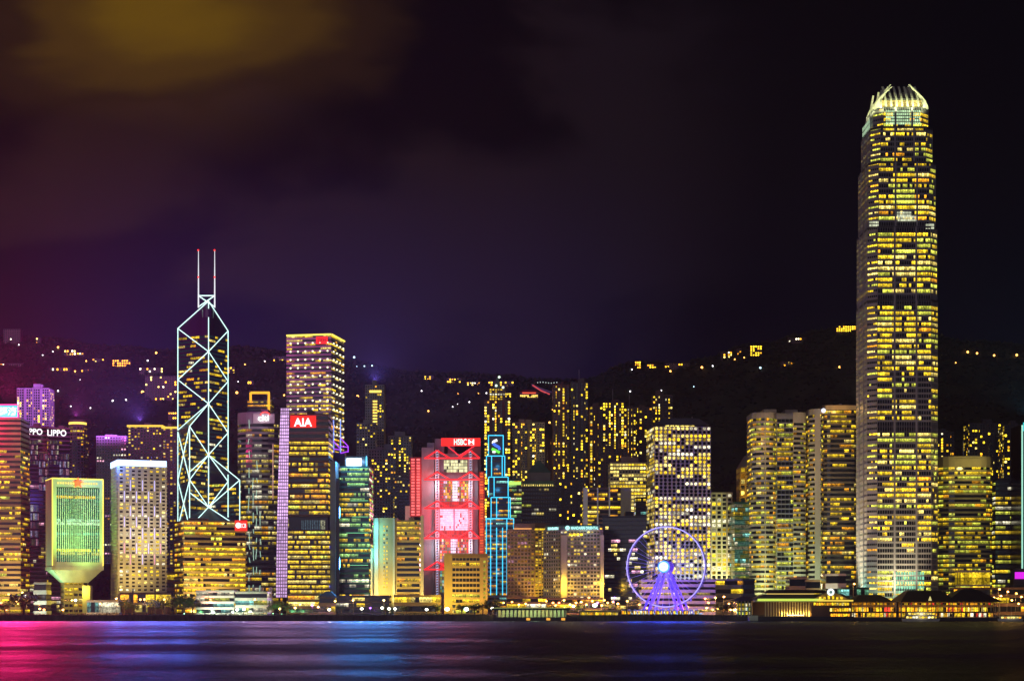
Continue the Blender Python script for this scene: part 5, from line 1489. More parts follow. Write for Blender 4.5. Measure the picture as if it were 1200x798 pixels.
# the curved twin towers
def curved_towers():
    D = 1480.0; X = lambda px: wx(px, D); zz = lambda py: wz(py, D)
    wl = wall_mat('pale_band_granite', (0.44, 0.38, 0.32))
    kw = dict(h=4.1, bay=1.9, wall=wl, cat='office tower', span=0.46, proud=0.55, gear=0, parapet=False, pal=[(5, Y), (1.2, OR), (2, GN), (1, PY)], gain=(0.35, 1.2), run=(2, 7))
    def lobe(pl, pr, depth, rad, d0):
        return rounded(pl, pr, D + d0, depth, rad, 4)
    f = lobe(882.5, 911, 36, 11, 0)
    r, z0, z1 = tower('curved_twin_tower', 'round-cornered pale banded tower, left of the curved pair, beside the gold hipped roof', f, 484, D, lit=0.66, skip=(41, 40), **kw)
    f2 = [(X(911.2), D + 2.5), (X(930), D + 2.5), (X(930), D + 34), (X(911.2), D + 34)]
    facade(r, f2, z0, zz(485), 42, 1.9, W_GREY, span=0.3, proud=0.3, lit=0.62, pal=kw['pal'], gain=(0.4, 1.3), run=(2, 8), seed=71, skip=(41,), fins=3.8, fin_w=0.2, fin_out=0.15, wall_name='centre_wall')
    f3 = rounded(930.2, 946, D + 1, 36, 9, 4, left=False)
    facade(r, f3, z0, zz(484), 42, 1.9, wl, span=0.46, proud=0.5, lit=0.5, pal=kw['pal'], gain=(0.3, 1.1), run=(2, 5), seed=72, skip=(41, 40), wall_name='side_lobe')
    part_box(r, 'plant_room', wl, X(897), X(912), D + 10, D + 30, zz(484) - 0.5, zz(478)); part_box(r, 'plant_room', W_GREY, X(922), X(937), D + 10, D + 30, zz(485) - 0.5, zz(478.5))
    floodlight(r, 893, D - 40, (0.85, 1.0, 0.4), 52000, (X(893), D, 40), 100)
    lamp(r, (X(884), D - 22, zz(515)), (1.0, 0.6, 0.15), 10000, 2)
    f = lobe(949.5, 967, 36, 9, 0)
    r, z0, z1 = tower('curved_twin_tower', 'round-cornered dark amber tower, right of the curved pair, touching the tallest tower', f, 480, D, lit=0.4, skip=(42, 41), **kw)
    f2 = rounded(966, 1004.5, D - 4, 40, 5, 3)
    facade(r, f2, z0, zz(476), 43, 1.9, wall_mat('brown_band', (0.12, 0.09, 0.07)), span=0.42, proud=0.45, lit=lambda t, e: 0.5 if not 0.62 < t < 0.75 else 0.08, pal=[(5, Y), (2, OR), (1, PY)], gain=(0.4, 1.2), run=(2, 7), seed=74, skip=(42,), wall_name='main_wall')
    part_box(r, 'brow_wall', W_TAN, X(966.2), X(1004.2), D - 5.2, D + 20, zz(480.5), zz(475.8))
    for (a, c, g) in ((967, 971.5, S_WHITE),):
        b = MB(); b.ball((X(963.5), D - 6.2, zz(482)), 2.0, 10, 6); b.build('roof_emblem', glow_mat('emblem_white', (0.8, 0.85, 1.0), 1.3), r)
    b = MB(); b.box(X(985), X(988), D + 5, D + 8, zz(476), zz(472)); b.build('plant_room', W_GREY, r)
    lamp(r, (X(980), D - 20, zz(482)), (1.0, 0.55, 0.15), 6000, 2)
    floodlight(r, 960, D - 40, (0.7, 1.0, 0.6), 22000, (X(960), D, 40), 80)
curved_towers()

# rounded hotel right of the tallest tower
D = 1440.0
fp = rounded(1101.5, 1166.5, D, 36, 12, 4)
r, z0, z1 = tower('rounded_hotel', 'yellow-green lit hotel tower with rounded corners and plain ochre brow, right of the tallest tower', fp, 536.5, D, h=3.75, bay=2.3, wall=wall_mat('olive_band', (0.40, 0.36, 0.20)), cat='hotel', span=0.42, proud=0.5, lit=lambda t, e: 0.86 if t > 0.6 else 0.6, pal=[(4, GN), (4, Y), (1, OR)], gain=(0.35, 1.1), run=(2, 8), gear=1, skip=(-1, -2), hmax=4)
b = MB(); b.tube((wx(1134, D), D + 14, z1), (wx(1134, D), D + 14, wz(515, D)), 0.3, 5); b.build('antenna', W_STEEL, r)
lamp(r, (wx(1134, D), D - 26, wz(546, D)), (1.0, 0.80, 0.22), 14000, 2)
floodlight(r, 1134, D - 34, (0.95, 0.95, 0.25), 60000, (wx(1134, D), D, 60), 100)
D = 1600.0
r, _, _ = tower('ribbon_office', 'office block with long yellow-green ribbons of light, right of the rounded hotel', fp_rect(1166.5, 1204, D, 30), 565, D, h=4.4, bay=2.2, wall=W_DARK, cat='office block', span=0.42, proud=0.4, lit=0.8, pal=[(4, Y), (3, GN), (1, WH)], gain=(0.4, 1.1), run=(4, 11), gear=1)
D = 1560.0
r = thing('edge_lit_tower', 'glass tower cut by the picture\'s edge, a pale cyan light tube up its corner', 'tower', (wx(1203, D), D, GZ - 0.3))
part_box(r, 'shaft', W_BLACK, wx(1198.2, D), wx(1240, D), D, D + 36, GZ - 0.3, wz(497, D))
part_box(r, 'corner_light', glow_mat('corner_cyan', (0.45, 0.95, 0.75), 1.0), wx(1197, D), wx(1198.6, D), D - 0.8, D - 0.1, wz(690, D), wz(498, D))
part_box(r, 'top_light', glow_mat('top_cyan', (0.03, 0.6, 0.7), 1.2), wx(1199, D), wx(1204, D), D - 0.8, D - 0.1, wz(505, D), wz(495, D))
lamp(r, (wx(1200, D), D - 14, wz(490, D)), (0.05, 0.8, 1.0), 5.0e5, 3, 140, (-0.15, 0.25, 1), name='haze_fill_light')  # added spot for the faint cyan glow above the roof

# ------------------------------------------------------------------ apartment towers on the slope
APT = [
    ('spire_tower', 'gold-windowed tower with a stepped top and pale green spire lamps, behind the neon-outlined tower', (567.5, 598), 470, 2050, 0.55, W_BROWN, 0),
    ('slope_tower', 'pale twin-bay apartment tower with one column of gold windows, between spire tower and pyramid roof', (600.5, 638), 496, 2150, 0.30, W_LILAC, 1),
    ('slope_tower', 'small dim apartment tower with reddish windows behind the pyramid roof', (637, 650), 515, 2200, 0.25, W_BROWN, 1),
    ('slope_tower', 'tallest apartment tower on the slope, left wing of the pair with stacked gold windows', (648.5, 667), 452, 2120, 0.46, W_BROWN, 1),
    ('slope_tower', 'right wing of the tallest apartment pair, dark with scattered gold and green windows', (669, 689), 449, 2135, 0.24, W_DARK, 1),
    ('slope_tower', 'bright left shoulder of the amber apartment cluster, one dense column of windows', (691.5, 706), 477, 2040, 0.5, W_BROWN, 1),
    ('slope_tower', 'densely lit amber apartment tower in the middle of its cluster, flat plant room on top', (706.5, 731), 472, 2050, 0.80, W_BROWN, 1),
    ('slope_tower', 'right shoulder of the amber apartment cluster, warm stacked windows', (731.5, 745), 479, 2040, 0.62, W_BROWN, 1),
    ('slope_tower', 'brown apartment block standing low before the amber cluster, mostly dark', (701, 734), 527, 1930, 0.12, W_BROWN, 1),
    ('slope_tower', 'dim brown apartment tower with a few gold windows, left behind the porthole tower', (743.5, 764), 478, 2100, 0.20, W_BROWN, 1),
    ('slope_tower', 'pinkish apartment tower with lit upper storeys peeping over the porthole tower', (765, 788), 464, 2130, 0.28, W_BROWN, 1),
    ('slope_tower', 'dark block with a few amber windows under the right wing of the tallest apartment pair', (652, 683), 562, 1850, 0.16, W_DARK, 1),
    ('slope_tower', 'small amber apartment tower peeping out right of the tallest tower', (1096, 1118), 507, 2000, 0.38, W_DARK, 1),
    ('slope_tower', 'wide dark apartment tower with gold specks, behind the rounded hotel', (1136, 1176), 497, 2000, 0.22, W_DARK, 1),
    ('slope_tower', 'dark apartment tower with orange windows at the picture\'s edge, above the ribbon office', (1177, 1206), 499, 1960, 0.34, W_DARK, 1),
    ('slope_tower', 'magenta-tinted apartment tower behind the rooftop sign, warm windows in two stacks', (20, 57.5), 456, 2200, 0.26, W_LILAC, 1),
]
for nm, lab, px, yt, D, lit, wall, k in APT:
    fp = fp_rect(*px, D, 24)
    r, z0, z1 = tower(nm, lab, fp, yt, D, h=3.25, bay=2.9, wall=wall, cat='apartment tower', span=0.32, pier=0.28, proud=0.3, lit=min(1.2, lit * 1.5), colp='stack', pal=P_RES, gain=(1.1, 3.2), mode='win', gear=2, hmax=8, mast=(nm == 'slope_tower' and px[0] in (669, 706.5, 731.5)),
                      group='apartment towers on the slope' if nm == 'slope_tower' else None)
    w = px[1] - px[0]
    # vertical ribs and recesses, as on such slabs
    b = MB()
    for k_ in range(1, 4):
        x = wx(px[0] + w * k_ / 4, D); b.box(x - 1.1, x + 1.1, D - 1.5, D + 1, z0, z1 + (2 if k_ == 2 else 0.5))
    b.build('facade_rib', wall, r)
    if nm == 'spire_tower':
        f2 = shrink_to(fp, 0.62); facade(r, f2, z1 + 0.9, wz(455, D), 5, 2.9, wall, span=0.4, pier=0.36, proud=0.3, lit=0.7, pal=P_RES, mode='win', seed=90, maxwin=0, wall_name='upper_storey')
        b = MB(); b.prism(shrink_to(fp, 0.3), wz(455, D) + 0.9, wz(440, D), top=shrink_to(fp, 0.03)); b.build('spire', W_GREEN, r)
        for (x, y) in ((585, 442), (581.5, 452), (589.5, 454)):
            b = MB(); b.ball((wx(x, D), D - 1, wz(y, D)), 1.5, 8, 5); b.build('spire_lamp', glow_mat('spire_green', (0.75, 1.0, 0.75), 1.8), r)

# ------------------------------------------------------------------ on the hill
def hill_house(name, label, px0, px1, yt, yb, pal, p=0.6, wall=W_BROWN, gain=(0.6, 1.4), group=None, cat='house', h=None):
    xm = (px0 + px1) / 2
    D = ground_at(xm, yb) - 2
    x0, x1 = wx(px0, D), wx(px1, D)
    z0, z1 = wz(yb, D) - 9, wz(yt, D)
    r = thing(name, label, cat, ((x0 + x1) / 2, D, z0), group)
    rng = random.Random(int(px0 * 7 + yt))
    b = MB(); b.box(x0, x1, D, D + 14, z0, z1); b.build('wall', wall, r)
    b = MB(); b.prism([(x0 - .6, D - .6), (x1 + .6, D - .6), (x1 + .6, D + 14.6), (x0 - .6, D + 14.6)], z1, z1 + 0.7); b.build('roof', W_ROOF, r)
    nx, nz = max(2, round((x1 - x0) / 3.4)), max(1, round((z1 - z0 - 9) / 3.4))
    for i in range(nx):
        for j in range(nz):
            xa = x0 + (x1 - x0) * (i + 0.2) / nx; xb = x0 + (x1 - x0) * (i + 0.8) / nx
            za = z0 + 9 + (z1 - z0 - 9) * (j + 0.25) / nz; zb = z0 + 9 + (z1 - z0 - 9) * (j + 0.85) / nz
            c = mul(pick(rng, pal), rng.uniform(*gain) * 3.2) if rng.random() < p else (0.01, 0.01, 0.01)
            w = MB(); w.poly([(xa, D - 0.12, za), (xb, D - 0.12, za), (xb, D - 0.12, zb), (xa, D - 0.12, zb)], c)
            w.build('window', GLASS, r, lit=True)
    return r
PR = [(3, Y), (3, OR)]; PC = [(2, PY), (2, OR), (1, WH)]
HOUSES = [
    ('hill_house', 'small lit house high on the ridge above the rooftop sign', 42, 47.5, 396, 403, PC, 0.6),
    ('hill_house', 'row of pale lit houses on the ridge above the mirrored towers', 75, 89, 410, 416.5, PC, 0.75),
    ('hill_house', 'short stepped house row next along the ridge, warm windows', 90, 98, 413.5, 418, PC, 0.55),
    ('hill_house', 'long low house with a few lamps on the ridge left of the orange-lit mansion', 108, 122, 420.5, 425, PC, 0.5),
    ('hill_house', 'mansion wholly floodlit orange on the ridge', 131.5, 153, 421.5, 430, [(1, (1.0, 0.36, 0.02))], 0.95),
    ('hill_house', 'line of small warm windows on the slope above the rooftop sign', 0, 27, 426, 430, PC, 0.4),
    ('hill_house', 'low terrace with few warm lights beneath the lit ridge houses', 58, 82, 431, 435, PC, 0.55),
    ('hill_house', 'short terrace of amber lights below the ridge, right of the low terrace', 95, 108, 433, 437, PR, 0.6),
    ('hill_block', 'upper pale apartment slab with sparse lights on the slope left of the cross-braced tower', 163, 191, 431, 440, PC, 0.3),
    ('hill_block', 'larger apartment slab with bright lights along its foot, left of the cross-braced tower', 170, 207, 441, 469, PC, 0.16),
    ('hill_block', 'small block with warm lights tucked behind the left edge of the cross-braced tower', 197, 207, 483, 494, PR, 0.5),
    ('hill_house', 'house with amber windows just right of the cross-braced tower', 266, 275, 430, 438, PR, 0.55),
    ('hill_house', 'small amber house on the slope above the gold-lit arched crown', 290, 297, 446.5, 450.5, PR, 0.8),
    ('hill_house', 'string of house lights left of the lamp-studded tower', 320, 335, 418, 424, PR, 0.4),
    ('hill_house', 'cluster of amber houses at the left end of the middle ridge', 497, 508, 440.5, 445, PR, 0.75),
    ('hill_house', 'long amber-lit house on the ridge with a glow at its end', 523.5, 540, 443.5, 449, PR, 0.8),
    ('hill_house', 'pale lit house on the ridge between two amber ones', 547, 563, 448, 452, PC, 0.6),
    ('hill_house', 'wide row of orange-lit houses on the ridge above the spire tower', 572, 602, 447, 452.5, PR, 0.6),
    ('hill_house', 'low lit pavilion just under the ridge, right above the spire tower', 586, 599, 460.5, 466, [(3, Y), (1, OR)], 0.8),
    ('hill_block', 'bright striped white and yellow block beside the bowl-shaped lookout', 647, 653.5, 456, 472, [(1, WH), (3, Y)], 0.95),
    ('hill_house', 'ridge house with tall amber windows at the left end of the far ridge', 744, 751, 423.5, 432, PR, 0.7),
    ('hill_house', 'dim ridge house with amber corner lights, second from the left on the far ridge', 758, 769, 427, 432, PR, 0.4),
    ('hill_house', 'long dim grey ridge building with an amber end', 779, 808, 426, 434, PR, 0.14),
    ('hill_house', 'pale house with white window row left of the bright amber ridge mansion', 845, 858, 412, 420, PC, 0.45),
    ('hill_house', 'small white-lit house close beside the bright amber ridge mansion', 864, 869, 409, 416, PC, 0.6),
    ('hill_house', 'bright amber ridge mansion of several storeys', 879, 893, 405, 417.5, [(4, Y), (1, OR)], 0.8),
    ('hill_house', 'low house with a row of cream windows below the ridge, left of the tallest tower', 915, 935, 424, 429.5, PC, 0.5),
    ('hill_house', 'dark house with two lamps on the upper ridge, left of the tallest tower', 924, 945, 396, 401.5, PC, 0.25),
    ('hill_house', 'gold-lit house at the very top of the ridge, touching the tallest tower', 980, 1003, 382, 389, [(4, Y), (1, OR)], 0.75),
    ('hill_house', 'dim towers on the ridge at the picture\'s corner, above the line of warm windows', 4, 24, 386, 404, PC, 0.05),
]
for a in HOUSES: hill_house(*a)

# lookout with bowl roof, and the shopping hall beside it
def lookout():
    D = ground_at(636, 462) - 4; X = lambda px: wx(px, D); zz = lambda py: wz(py, D)
    r = thing('lookout_tower', 'bowl-shaped lookout hall with red-lit underside on the ridge', 'lookout', (X(636), D, zz(470)))
    part_box(r, 'base_wall', W_BROWN, X(628), X(644), D, D + 14, zz(472), zz(459))
    b = MB(); n = 12; prev = None
    for i in range(n + 1):
        t = i / n; px = 623 + 24 * t; y = 449.5 + 9.5 * (t ** 0.8) ; th = 1.5 + 5 * math.sin(math.pi * t) * 0.4
        cur = [(X(px), D - 2, zz(y)), (X(px), D + 16, zz(y)), (X(px), D + 16, zz(y + th)), (X(px), D - 2, zz(y + th))]
        if prev: b.faces(prev + cur, [(0, 4, 5, 1), (3, 2, 6, 7), (0, 3, 7, 4), (1, 5, 6, 2)])
        prev = cur
    b.build('bowl_roof', wall_mat('bowl_grey', (0.30, 0.20, 0.22)), r)
    tubes(r, 'red_edge_light', glow_mat('edge_coral', (0.9, 0.10, 0.10), 0.9), [((X(624), D - 2.5, zz(451.5)), (X(634), D - 2.5, zz(458))), ((X(634), D - 2.5, zz(458)), (X(646), D - 2.5, zz(463)))], 0.9)
    b = MB()
    for i in range(8): b.ball((X(630 + i * 3.2), D - 2.5, zz(448.6 - 0.5 * math.sin(i))), 0.7, 6, 4)
    b.build('roof_lamp', glow_mat('roof_lamp_cool', (0.7, 0.85, 0.8), 1.2), r)
    D2 = ground_at(619, 465) - 3; X = lambda px: wx(px, D2); zz = lambda py: wz(py, D2)
    r = thing('ridge_hall', 'long hall with red-lit roof and yellow windows on the ridge, left of the bowl-shaped lookout', 'hall', (X(619), D2, zz(470)))
    part_box(r, 'wall', W_BROWN, X(609), X(631), D2, D2 + 14, zz(472), zz(460))
    b = MB(); b.prism([(X(608), D2 - 1), (X(632), D2 - 1), (X(632), D2 + 15), (X(608), D2 + 15)], zz(460), zz(456.5), top=[(X(613), D2 + 5), (X(627), D2 + 5), (X(627), D2 + 9), (X(613), D2 + 9)]); b.build('roof', W_RED, r)
    part_box(r, 'eaves_light', glow_mat('eaves_red', (1.0, 0.12, 0.03), 1.1), X(612), X(628), D2 - 1.5, D2 - 1.1, zz(461.2), zz(459.8))
    for i in range(10):
        part_box(r, 'window', L_GOLD, X(609.6 + i * 2.1), X(611.2 + i * 2.1), D2 - 0.5, D2 - 0.1, zz(465.6), zz(462.8))
lookout()

# single lamps on the hill
lamp_o = glow_mat('hill_lamp_orange', (1.0, 0.42, 0.08), 6); lamp_w = glow_mat('hill_lamp_white', (0.9, 0.85, 0.9), 4); lamp_b = glow_mat('hill_lamp_blue', (0.5, 0.75, 0.9), 3)
HL = [(68, 407, 'o', 1.6, 'bright orange lamp on the ridge between the pale house rows'), (183, 413.5, 'o', 1.6, 'yellow lamp on the ridge left of the cross-braced tower'), (173, 422.5, 'w', 1.2, 'white lamp below the ridge, right of the orange-lit mansion'),
      (132, 469.5, 'w', 1.3, 'white lamp on the dark slope, left of a close pair above the violet tower'), (147.5, 468.5, 'w', 1.3, 'white lamp on the dark slope, right of a close pair above the violet tower'),
      (167, 459.5, 'o', 2.2, 'big orange lamp beside the larger apartment slab'), (101, 423, 'o', 1.1, 'small lamp at the left end of the long low ridge house'), (50, 416, 'w', 1.0, 'dim lamp on the slope under the small high house'),
      (22, 404, 'w', 1.0, 'dim white lamp on the ridge near the frame edge'), (68, 458, 'w', 1.2, 'white lamp right of the magenta-tinted tower'), (88, 435, 'o', 1.2, 'orange lamp between the two terraces below the ridge'), (94, 445, 'w', 0.8, 'faint lamp under the amber terrace'),
      (83, 476, 'w', 0.9, 'faint lamp on the dark slope above the round-crowned tower, left one'), (106, 478, 'w', 1.0, 'faint lamp on the dark slope above the round-crowned tower, right one'), (62, 412, 'w', 0.9, 'faint lamp left of the bright orange ridge lamp'),
      (277.5, 460, 'o', 1.8, 'orange lamp right of the cross-braced tower, level with the gold-lit arched crown'), (310, 423.5, 'w', 1.2, 'pale lamp on the slope left of the string of house lights'), (287, 427, 'o', 1.0, 'small lamp on the slope right of the amber house by the cross-braced tower'),
      (309.5, 424.5, 'o', 1.5, 'orange lamp just beside the pale lamp left of the house string'), (279, 447, 'w', 0.9, 'faint lamp between the cross-braced tower and the small amber house'),
      (333, 463, 'o', 1.2, 'orange lamp close to the left edge of the lamp-studded tower'), (415, 418.5, 'b', 1.6, 'bluish lamp on the ridge right of the lamp-studded tower'), (418, 429.5, 'b', 0.9, 'faint bluish lamp under the bluish ridge lamp'),
      (427, 429, 'b', 1.1, 'bluish lamp in the middle of the small trio on the ridge'), (436, 428.5, 'b', 1.2, 'bluish lamp at the right of the small trio on the ridge'), (419, 464.5, 'o', 2.0, 'lone orange lamp left of the spine tower'),
      (494, 458, 'w', 1.1, 'lone white lamp on the dark slope under the left end of the middle ridge'), (515, 459, 'w', 0.9, 'faint lamp on the slope under the long amber ridge house'), (537, 461, 'o', 1.0, 'small warm lamp left of the pair on the slope above the red-trussed bank'),
      (550, 471, 'w', 1.1, 'white lamp, upper of three on the slope above the red-trussed bank'), (536.5, 473.5, 'w', 0.9, 'white lamp, middle of three on the slope above the red-trussed bank'), (530.5, 476.5, 'w', 0.9, 'white lamp, lowest of three on the slope above the red-trussed bank'),
      (502, 481.5, 'o', 1.2, 'lone reddish lamp low on the slope above the red stair columns'), (560, 461.5, 'o', 1.6, 'orange lamp under the pale lit ridge house'), (570, 460.5, 'w', 1.1, 'pale lamp left of the low lit pavilion'),
      (577, 478, 'w', 1.2, 'white lamp beside the spire of the spire tower'), (648, 480, 'o', 1.2, 'lone amber lamp under the striped block'), (644, 495, 'o', 1.4, 'amber lamp left of the tallest apartment pair'),
      (740.5, 433, 'w', 1.1, 'white lamp at the left foot of the far ridge house'), (785.5, 435, 'o', 1.5, 'amber lamp at the foot of the long dim ridge building'), (822.5, 430.5, 'o', 1.7, 'orange lamp on the far ridge, left of a pale one'), (835, 429, 'w', 1.3, 'pale lamp on the far ridge, right of the orange one'),
      (861, 421, 'o', 1.0, 'lamp on the road below the white-lit ridge house'), (872, 419, 'o', 1.1, 'lamp on the road leading to the bright ridge mansion'), (855, 423.5, 'b', 1.0, 'faint bluish lamp below the pale ridge house'), (891, 431, 'b', 1.6, 'blue-grey lamp under the bright ridge mansion'),
      (962, 433.5, 'o', 1.2, 'small red-orange lamp left of the tallest tower'), (984, 430, 'o', 1.7, 'orange lamp closest to the left edge of the tallest tower'), (738.5, 458.5, 'w', 1.1, 'white lamp on the slope above the brown tower, left one'), (775, 457.5, 'w', 1.0, 'white lamp on the slope above the pinkish tower'),
      (813, 453, 'b', 0.9, 'faint lamp on the dark slope right above the porthole tower'),
      (1134, 412.5, 'o', 1.7, 'orange ridge lamp, first right of the tallest tower'), (1145, 414, 'o', 1.5, 'orange ridge lamp, second right of the tallest tower'), (1165, 416.5, 'o', 1.5, 'orange ridge lamp, third right of the tallest tower'), (1191.5, 416, 'o', 1.7, 'orange ridge lamp nearest the picture\'s edge'), (1120, 425, 'o', 0.9, 'faint lamp below the first ridge lamp right of the tallest tower')]
rngl = random.Random(19)
for px, py, kk, rad, lab in HL:
    D = ground_at(px, py + 2.2) - 3
    p = at(px, py, D); zg = terrain(p.x, p.y)
    r = thing('hill_lamp', lab, 'lamp', (p.x, p.y, min(zg, p.z - 1)), 'lamps on the hillside')
    b = MB(); b.tube((p.x, p.y, min(zg, p.z - 1) - 0.5), (p.x, p.y, p.z), 0.18, 4); b.build('post', W_DARK, r)
    b = MB(); b.ball(p, rad, 8, 5); b.build('lamp_head', {'o': lamp_o, 'w': lamp_w, 'b': lamp_b}[kk], r)

# unseen rooftop fill lamps, added to tint the slope violet and magenta
def fill_lamp(label, px, py, D, rgb, power, d=(0, 1, 0.95)):
    p = at(px, py, D)
    r = thing('fill_lamp', label, 'fill_lamp', (p.x, p.y, p.z))
    b = MB(); b.tube((p.x, p.y, p.z - 3.0), (p.x, p.y, p.z), 0.3, 6); b.build('post', W_DARK, r)
    v = Vector(d).normalized(); q = p + Vector((0, 0, 0.8))
    b = MB(); b.tube(q - v * 0.8, q + v * 0.8, 0.8, 10, r2=1.0); b.build('housing', W_DARK, r)
    lamp(r, q + v * 1.6, rgb, power * 1.5, 1.0, 108, v)
fill_lamp('added fill lamp on the round-crowned mauve tower', 88, 489.6, 1868, (0.85, 0.10, 0.62), 4.2e6)
fill_lamp('added fill lamp on the gold-corniced tower left of the cross-braced tower', 165, 494.5, 1918, (0.42, 0.16, 1.0), 7.0e6, (-0.55, 1, 1.0))
fill_lamp('added fill lamp on top of the spine tower', 439, 448.5, 2140, (0.28, 0.18, 1.0), 6.5e6)

# ------------------------------------------------------------------ low buildings along the shore
def low_block(name, label, px0, px1, yt, D, depth, wall, n, pal, lit, bay=3.2, cat='low building', gain=(0.5, 1.2), span=0.4, roof=None, **kw):
    fp = fp_rect(px0, px1, D, depth)
    r, z0, z1 = tower(name, label, fp, yt, D, h=(wz(yt, D) - GZ) / n, bay=bay, wall=wall, cat=cat, span=span, proud=0.4, lit=lit, pal=pal, gain=gain, run=(2, 6), gear=0, parapet=roof is None, **kw)
    if roof:
        b = MB(); b.prism(offset(fp, 1.5), z1, z1 + roof, top=shrink_to(fp, 0.3)); b.build('hipped_roof', W_ROOF, r)
    return r

r = low_block('pale_annex', 'pale green-lit annex with an ochre brow, left of the inverted-base block\'s stem', 40, 54, 684, 1372, 14, W_PALE, 3, P_GREEN, 0.0, cat='annex')
floodlight(r, 47, 1352, (0.75, 1.0, 0.75), 9000, (wx(47, 1372), 1372, 16), 90)
low_block('glazed_kiosk', 'low pale-lit glazed building right of the inverted-base block', 102, 139, 705, 1352, 10, W_PALE, 1, [(2, CY), (2, WH)], 1.0, gain=(0.35, 0.6), span=0.2, cat='kiosk')
low_block('billboard_kiosk', 'small kiosk with one wide cream lit panel under the light-bar block', 158, 171, 708, 1345, 6, W_DARK, 1, [(1, PY)], 1.0, gain=(0.45, 0.55), span=0.3, cat='kiosk')
low_block('side_office', 'small mauve office squeezed between the light-bar block and the gold-banded bank block', 195, 208, 664, 1470, 20, W_LILAC, 6, P_PALE, 0.2)
low_block('canteen_hall', 'low hall with yellow strip windows under the light-bar block', 141, 196, 696, 1380, 14, W_BROWN, 1, P_GREEN, 0.8, gain=(0.4, 0.9), cat='hall')
r = low_block('city_hall_low_block', 'long white-green lit low block with open galleries, below the gold-banded bank block', 230, 274, 693.5, 1340, 20, W_WHITE, 4, P_TEAL, 0.7, gain=(0.15, 0.5), cat='civic hall')
floodlight(r, 240, 1322, (0.80, 1.0, 0.75), 3000, (wx(250, 1340), 1340, 10), 120); floodlight(r, 265, 1322, (0.80, 1.0, 0.75), 3000, (wx(262, 1340), 1340, 10), 120)
r = low_block('civic_hall_wing', 'second white-green lit civic wing with an orange lamp before it, left of the green-lit trees', 276, 313, 695, 1340, 20, W_WHITE, 3, P_TEAL, 0.8, gain=(0.2, 0.6), cat='civic hall')
floodlight(r, 285, 1322, (0.85, 1.0, 0.7), 3000, (wx(290, 1340), 1340, 10), 120)
for px in (296, 306, 316): part_box(r, 'gold_column', W_CREAM, wx(px, 1362), wx(px + 2.6, 1362), 1360.5, 1363, GZ, wz(688, 1362))
low_block('gold_podium', 'gold-lit podium of shops at the foot of the lilac-finned tower', 338, 374, 697.5, 1375, 22, W_GOLD, 3, P_GOLD, 0.9, gain=(0.7, 1.3), cat='podium')
low_block('hip_roof_hall', 'ochre hall under a dark hipped roof between lilac-finned tower and drum-sign block', 374, 393, 700, 1368, 20, W_GOLD, 2, P_GOLD, 0.5, gain=(0.3, 0.8), roof=5, cat='hall')
low_block('dark_podium', 'dark podium with scattered cool lights below the drum-sign block', 394, 456, 699.5, 1372, 20, W_DARK, 3, P_WHITE, 0.25, gain=(0.3, 0.9), cat='podium')
low_block('gold_arcade', 'long gold-lit arcade in front of the blank-flank block', 462, 516, 699, 1350, 18, W_GOLD, 2, P_GOLD, lambda t, e: 0.97 if t > 0.5 else 0.35, gain=(0.8, 1.5), cat='arcade')
low_block('hotel_podium', 'amber-lit podium with bright shopfronts below the two hotels', 594, 640, 701, 1372, 20, W_BROWN, 3, [(3, OR), (2, Y), (1, WH)], 0.6, gain=(0.5, 1.4), cat='podium')
low_block('shopping_podium', 'amber-lit podium under the gold piers of the gridded hotel', 641, 706, 702, 1370, 20, W_BROWN, 3, [(3, OR), (3, Y)], 0.45, gain=(0.4, 1.2), cat='podium')
low_block('post_office', 'white horizontal-banded office behind the legs of the big wheel', 752, 838, 681, 1362, 26, W_PALE, 6, P_PALE, 0.3, gain=(0.2, 0.7), span=0.55, bay=4)
low_block('footbridge_terrace', 'pale banded terrace with yellow shop bays, right of the big wheel', 826, 872, 680, 1400, 20, W_PALE, 4, P_GOLD, 0.45, gain=(0.5, 1.1), span=0.5, bay=5)
low_block('corner_lobby', 'dark lobby box with a bright yellow band, left of the curved twin towers\' foot', 871, 884, 680, 1390, 18, W_TEAL, 4, [(2, Y), (1, CY)], 0.35, gain=(0.5, 1.0), span=0.5, bay=6)
low_block('beige_shed', 'plain beige box behind the colonnaded pier\'s roof', 925, 945, 678, 1400, 18, W_TAN, 3, P_GOLD, 0.05)
low_block('gold_lobby', 'small gold lobby with lit lettering strip right of the plain beige box', 944.5, 961, 681, 1396, 14, W_GOLD, 3, [(3, Y), (1, WH)], 0.7, gain=(0.6, 1.2))
r = low_block('cream_hall', 'blank cream hall at the left foot of the tallest tower', 968, 991, 674, 1395, 20, W_CREAM, 3, P_GOLD, 0.0)
floodlight(r, 980, 1368, (0.95, 1.0, 0.75), 9000, (wx(980, 1395), 1395, 22), 90)
low_block('green_terrace', 'green-lit glass terrace stepping down from the tallest tower', 986, 1018, 690, 1372, 16, W_TEAL, 3, [(2, (0.2, 0.6, 0.35)), (1, CY)], 0.7, gain=(0.3, 0.6), span=0.25)
r = low_block('lit_glass_box', 'yellow-green lit glass box on the terrace below the rounded hotel', 1126, 1160, 670, 1392, 18, W_CREAM, 3, [(3, GN), (2, Y)], 1.0, gain=(0.5, 0.9), span=0.12, bay=2.2)
low_block('mall_terrace', 'dark terrace with amber lamps under the lit glass box', 1118, 1166, 690, 1378, 12, W_BROWN, 2, P_GOLD, 0.6, gain=(0.4, 1.2))
low_block('amber_terrace', 'amber-lit restaurant terraces at the picture\'s edge, behind the moored launch', 1164, 1206, 690, 1370, 20, W_BROWN, 3, [(3, OR), (3, Y)], 0.55, gain=(0.4, 1.1))
r = low_block('magenta_screen_block', 'small block with a magenta lit screen at the picture\'s edge', 1188, 1206, 668, 1440, 10, W_DARK, 3, P_GOLD, 0.2)
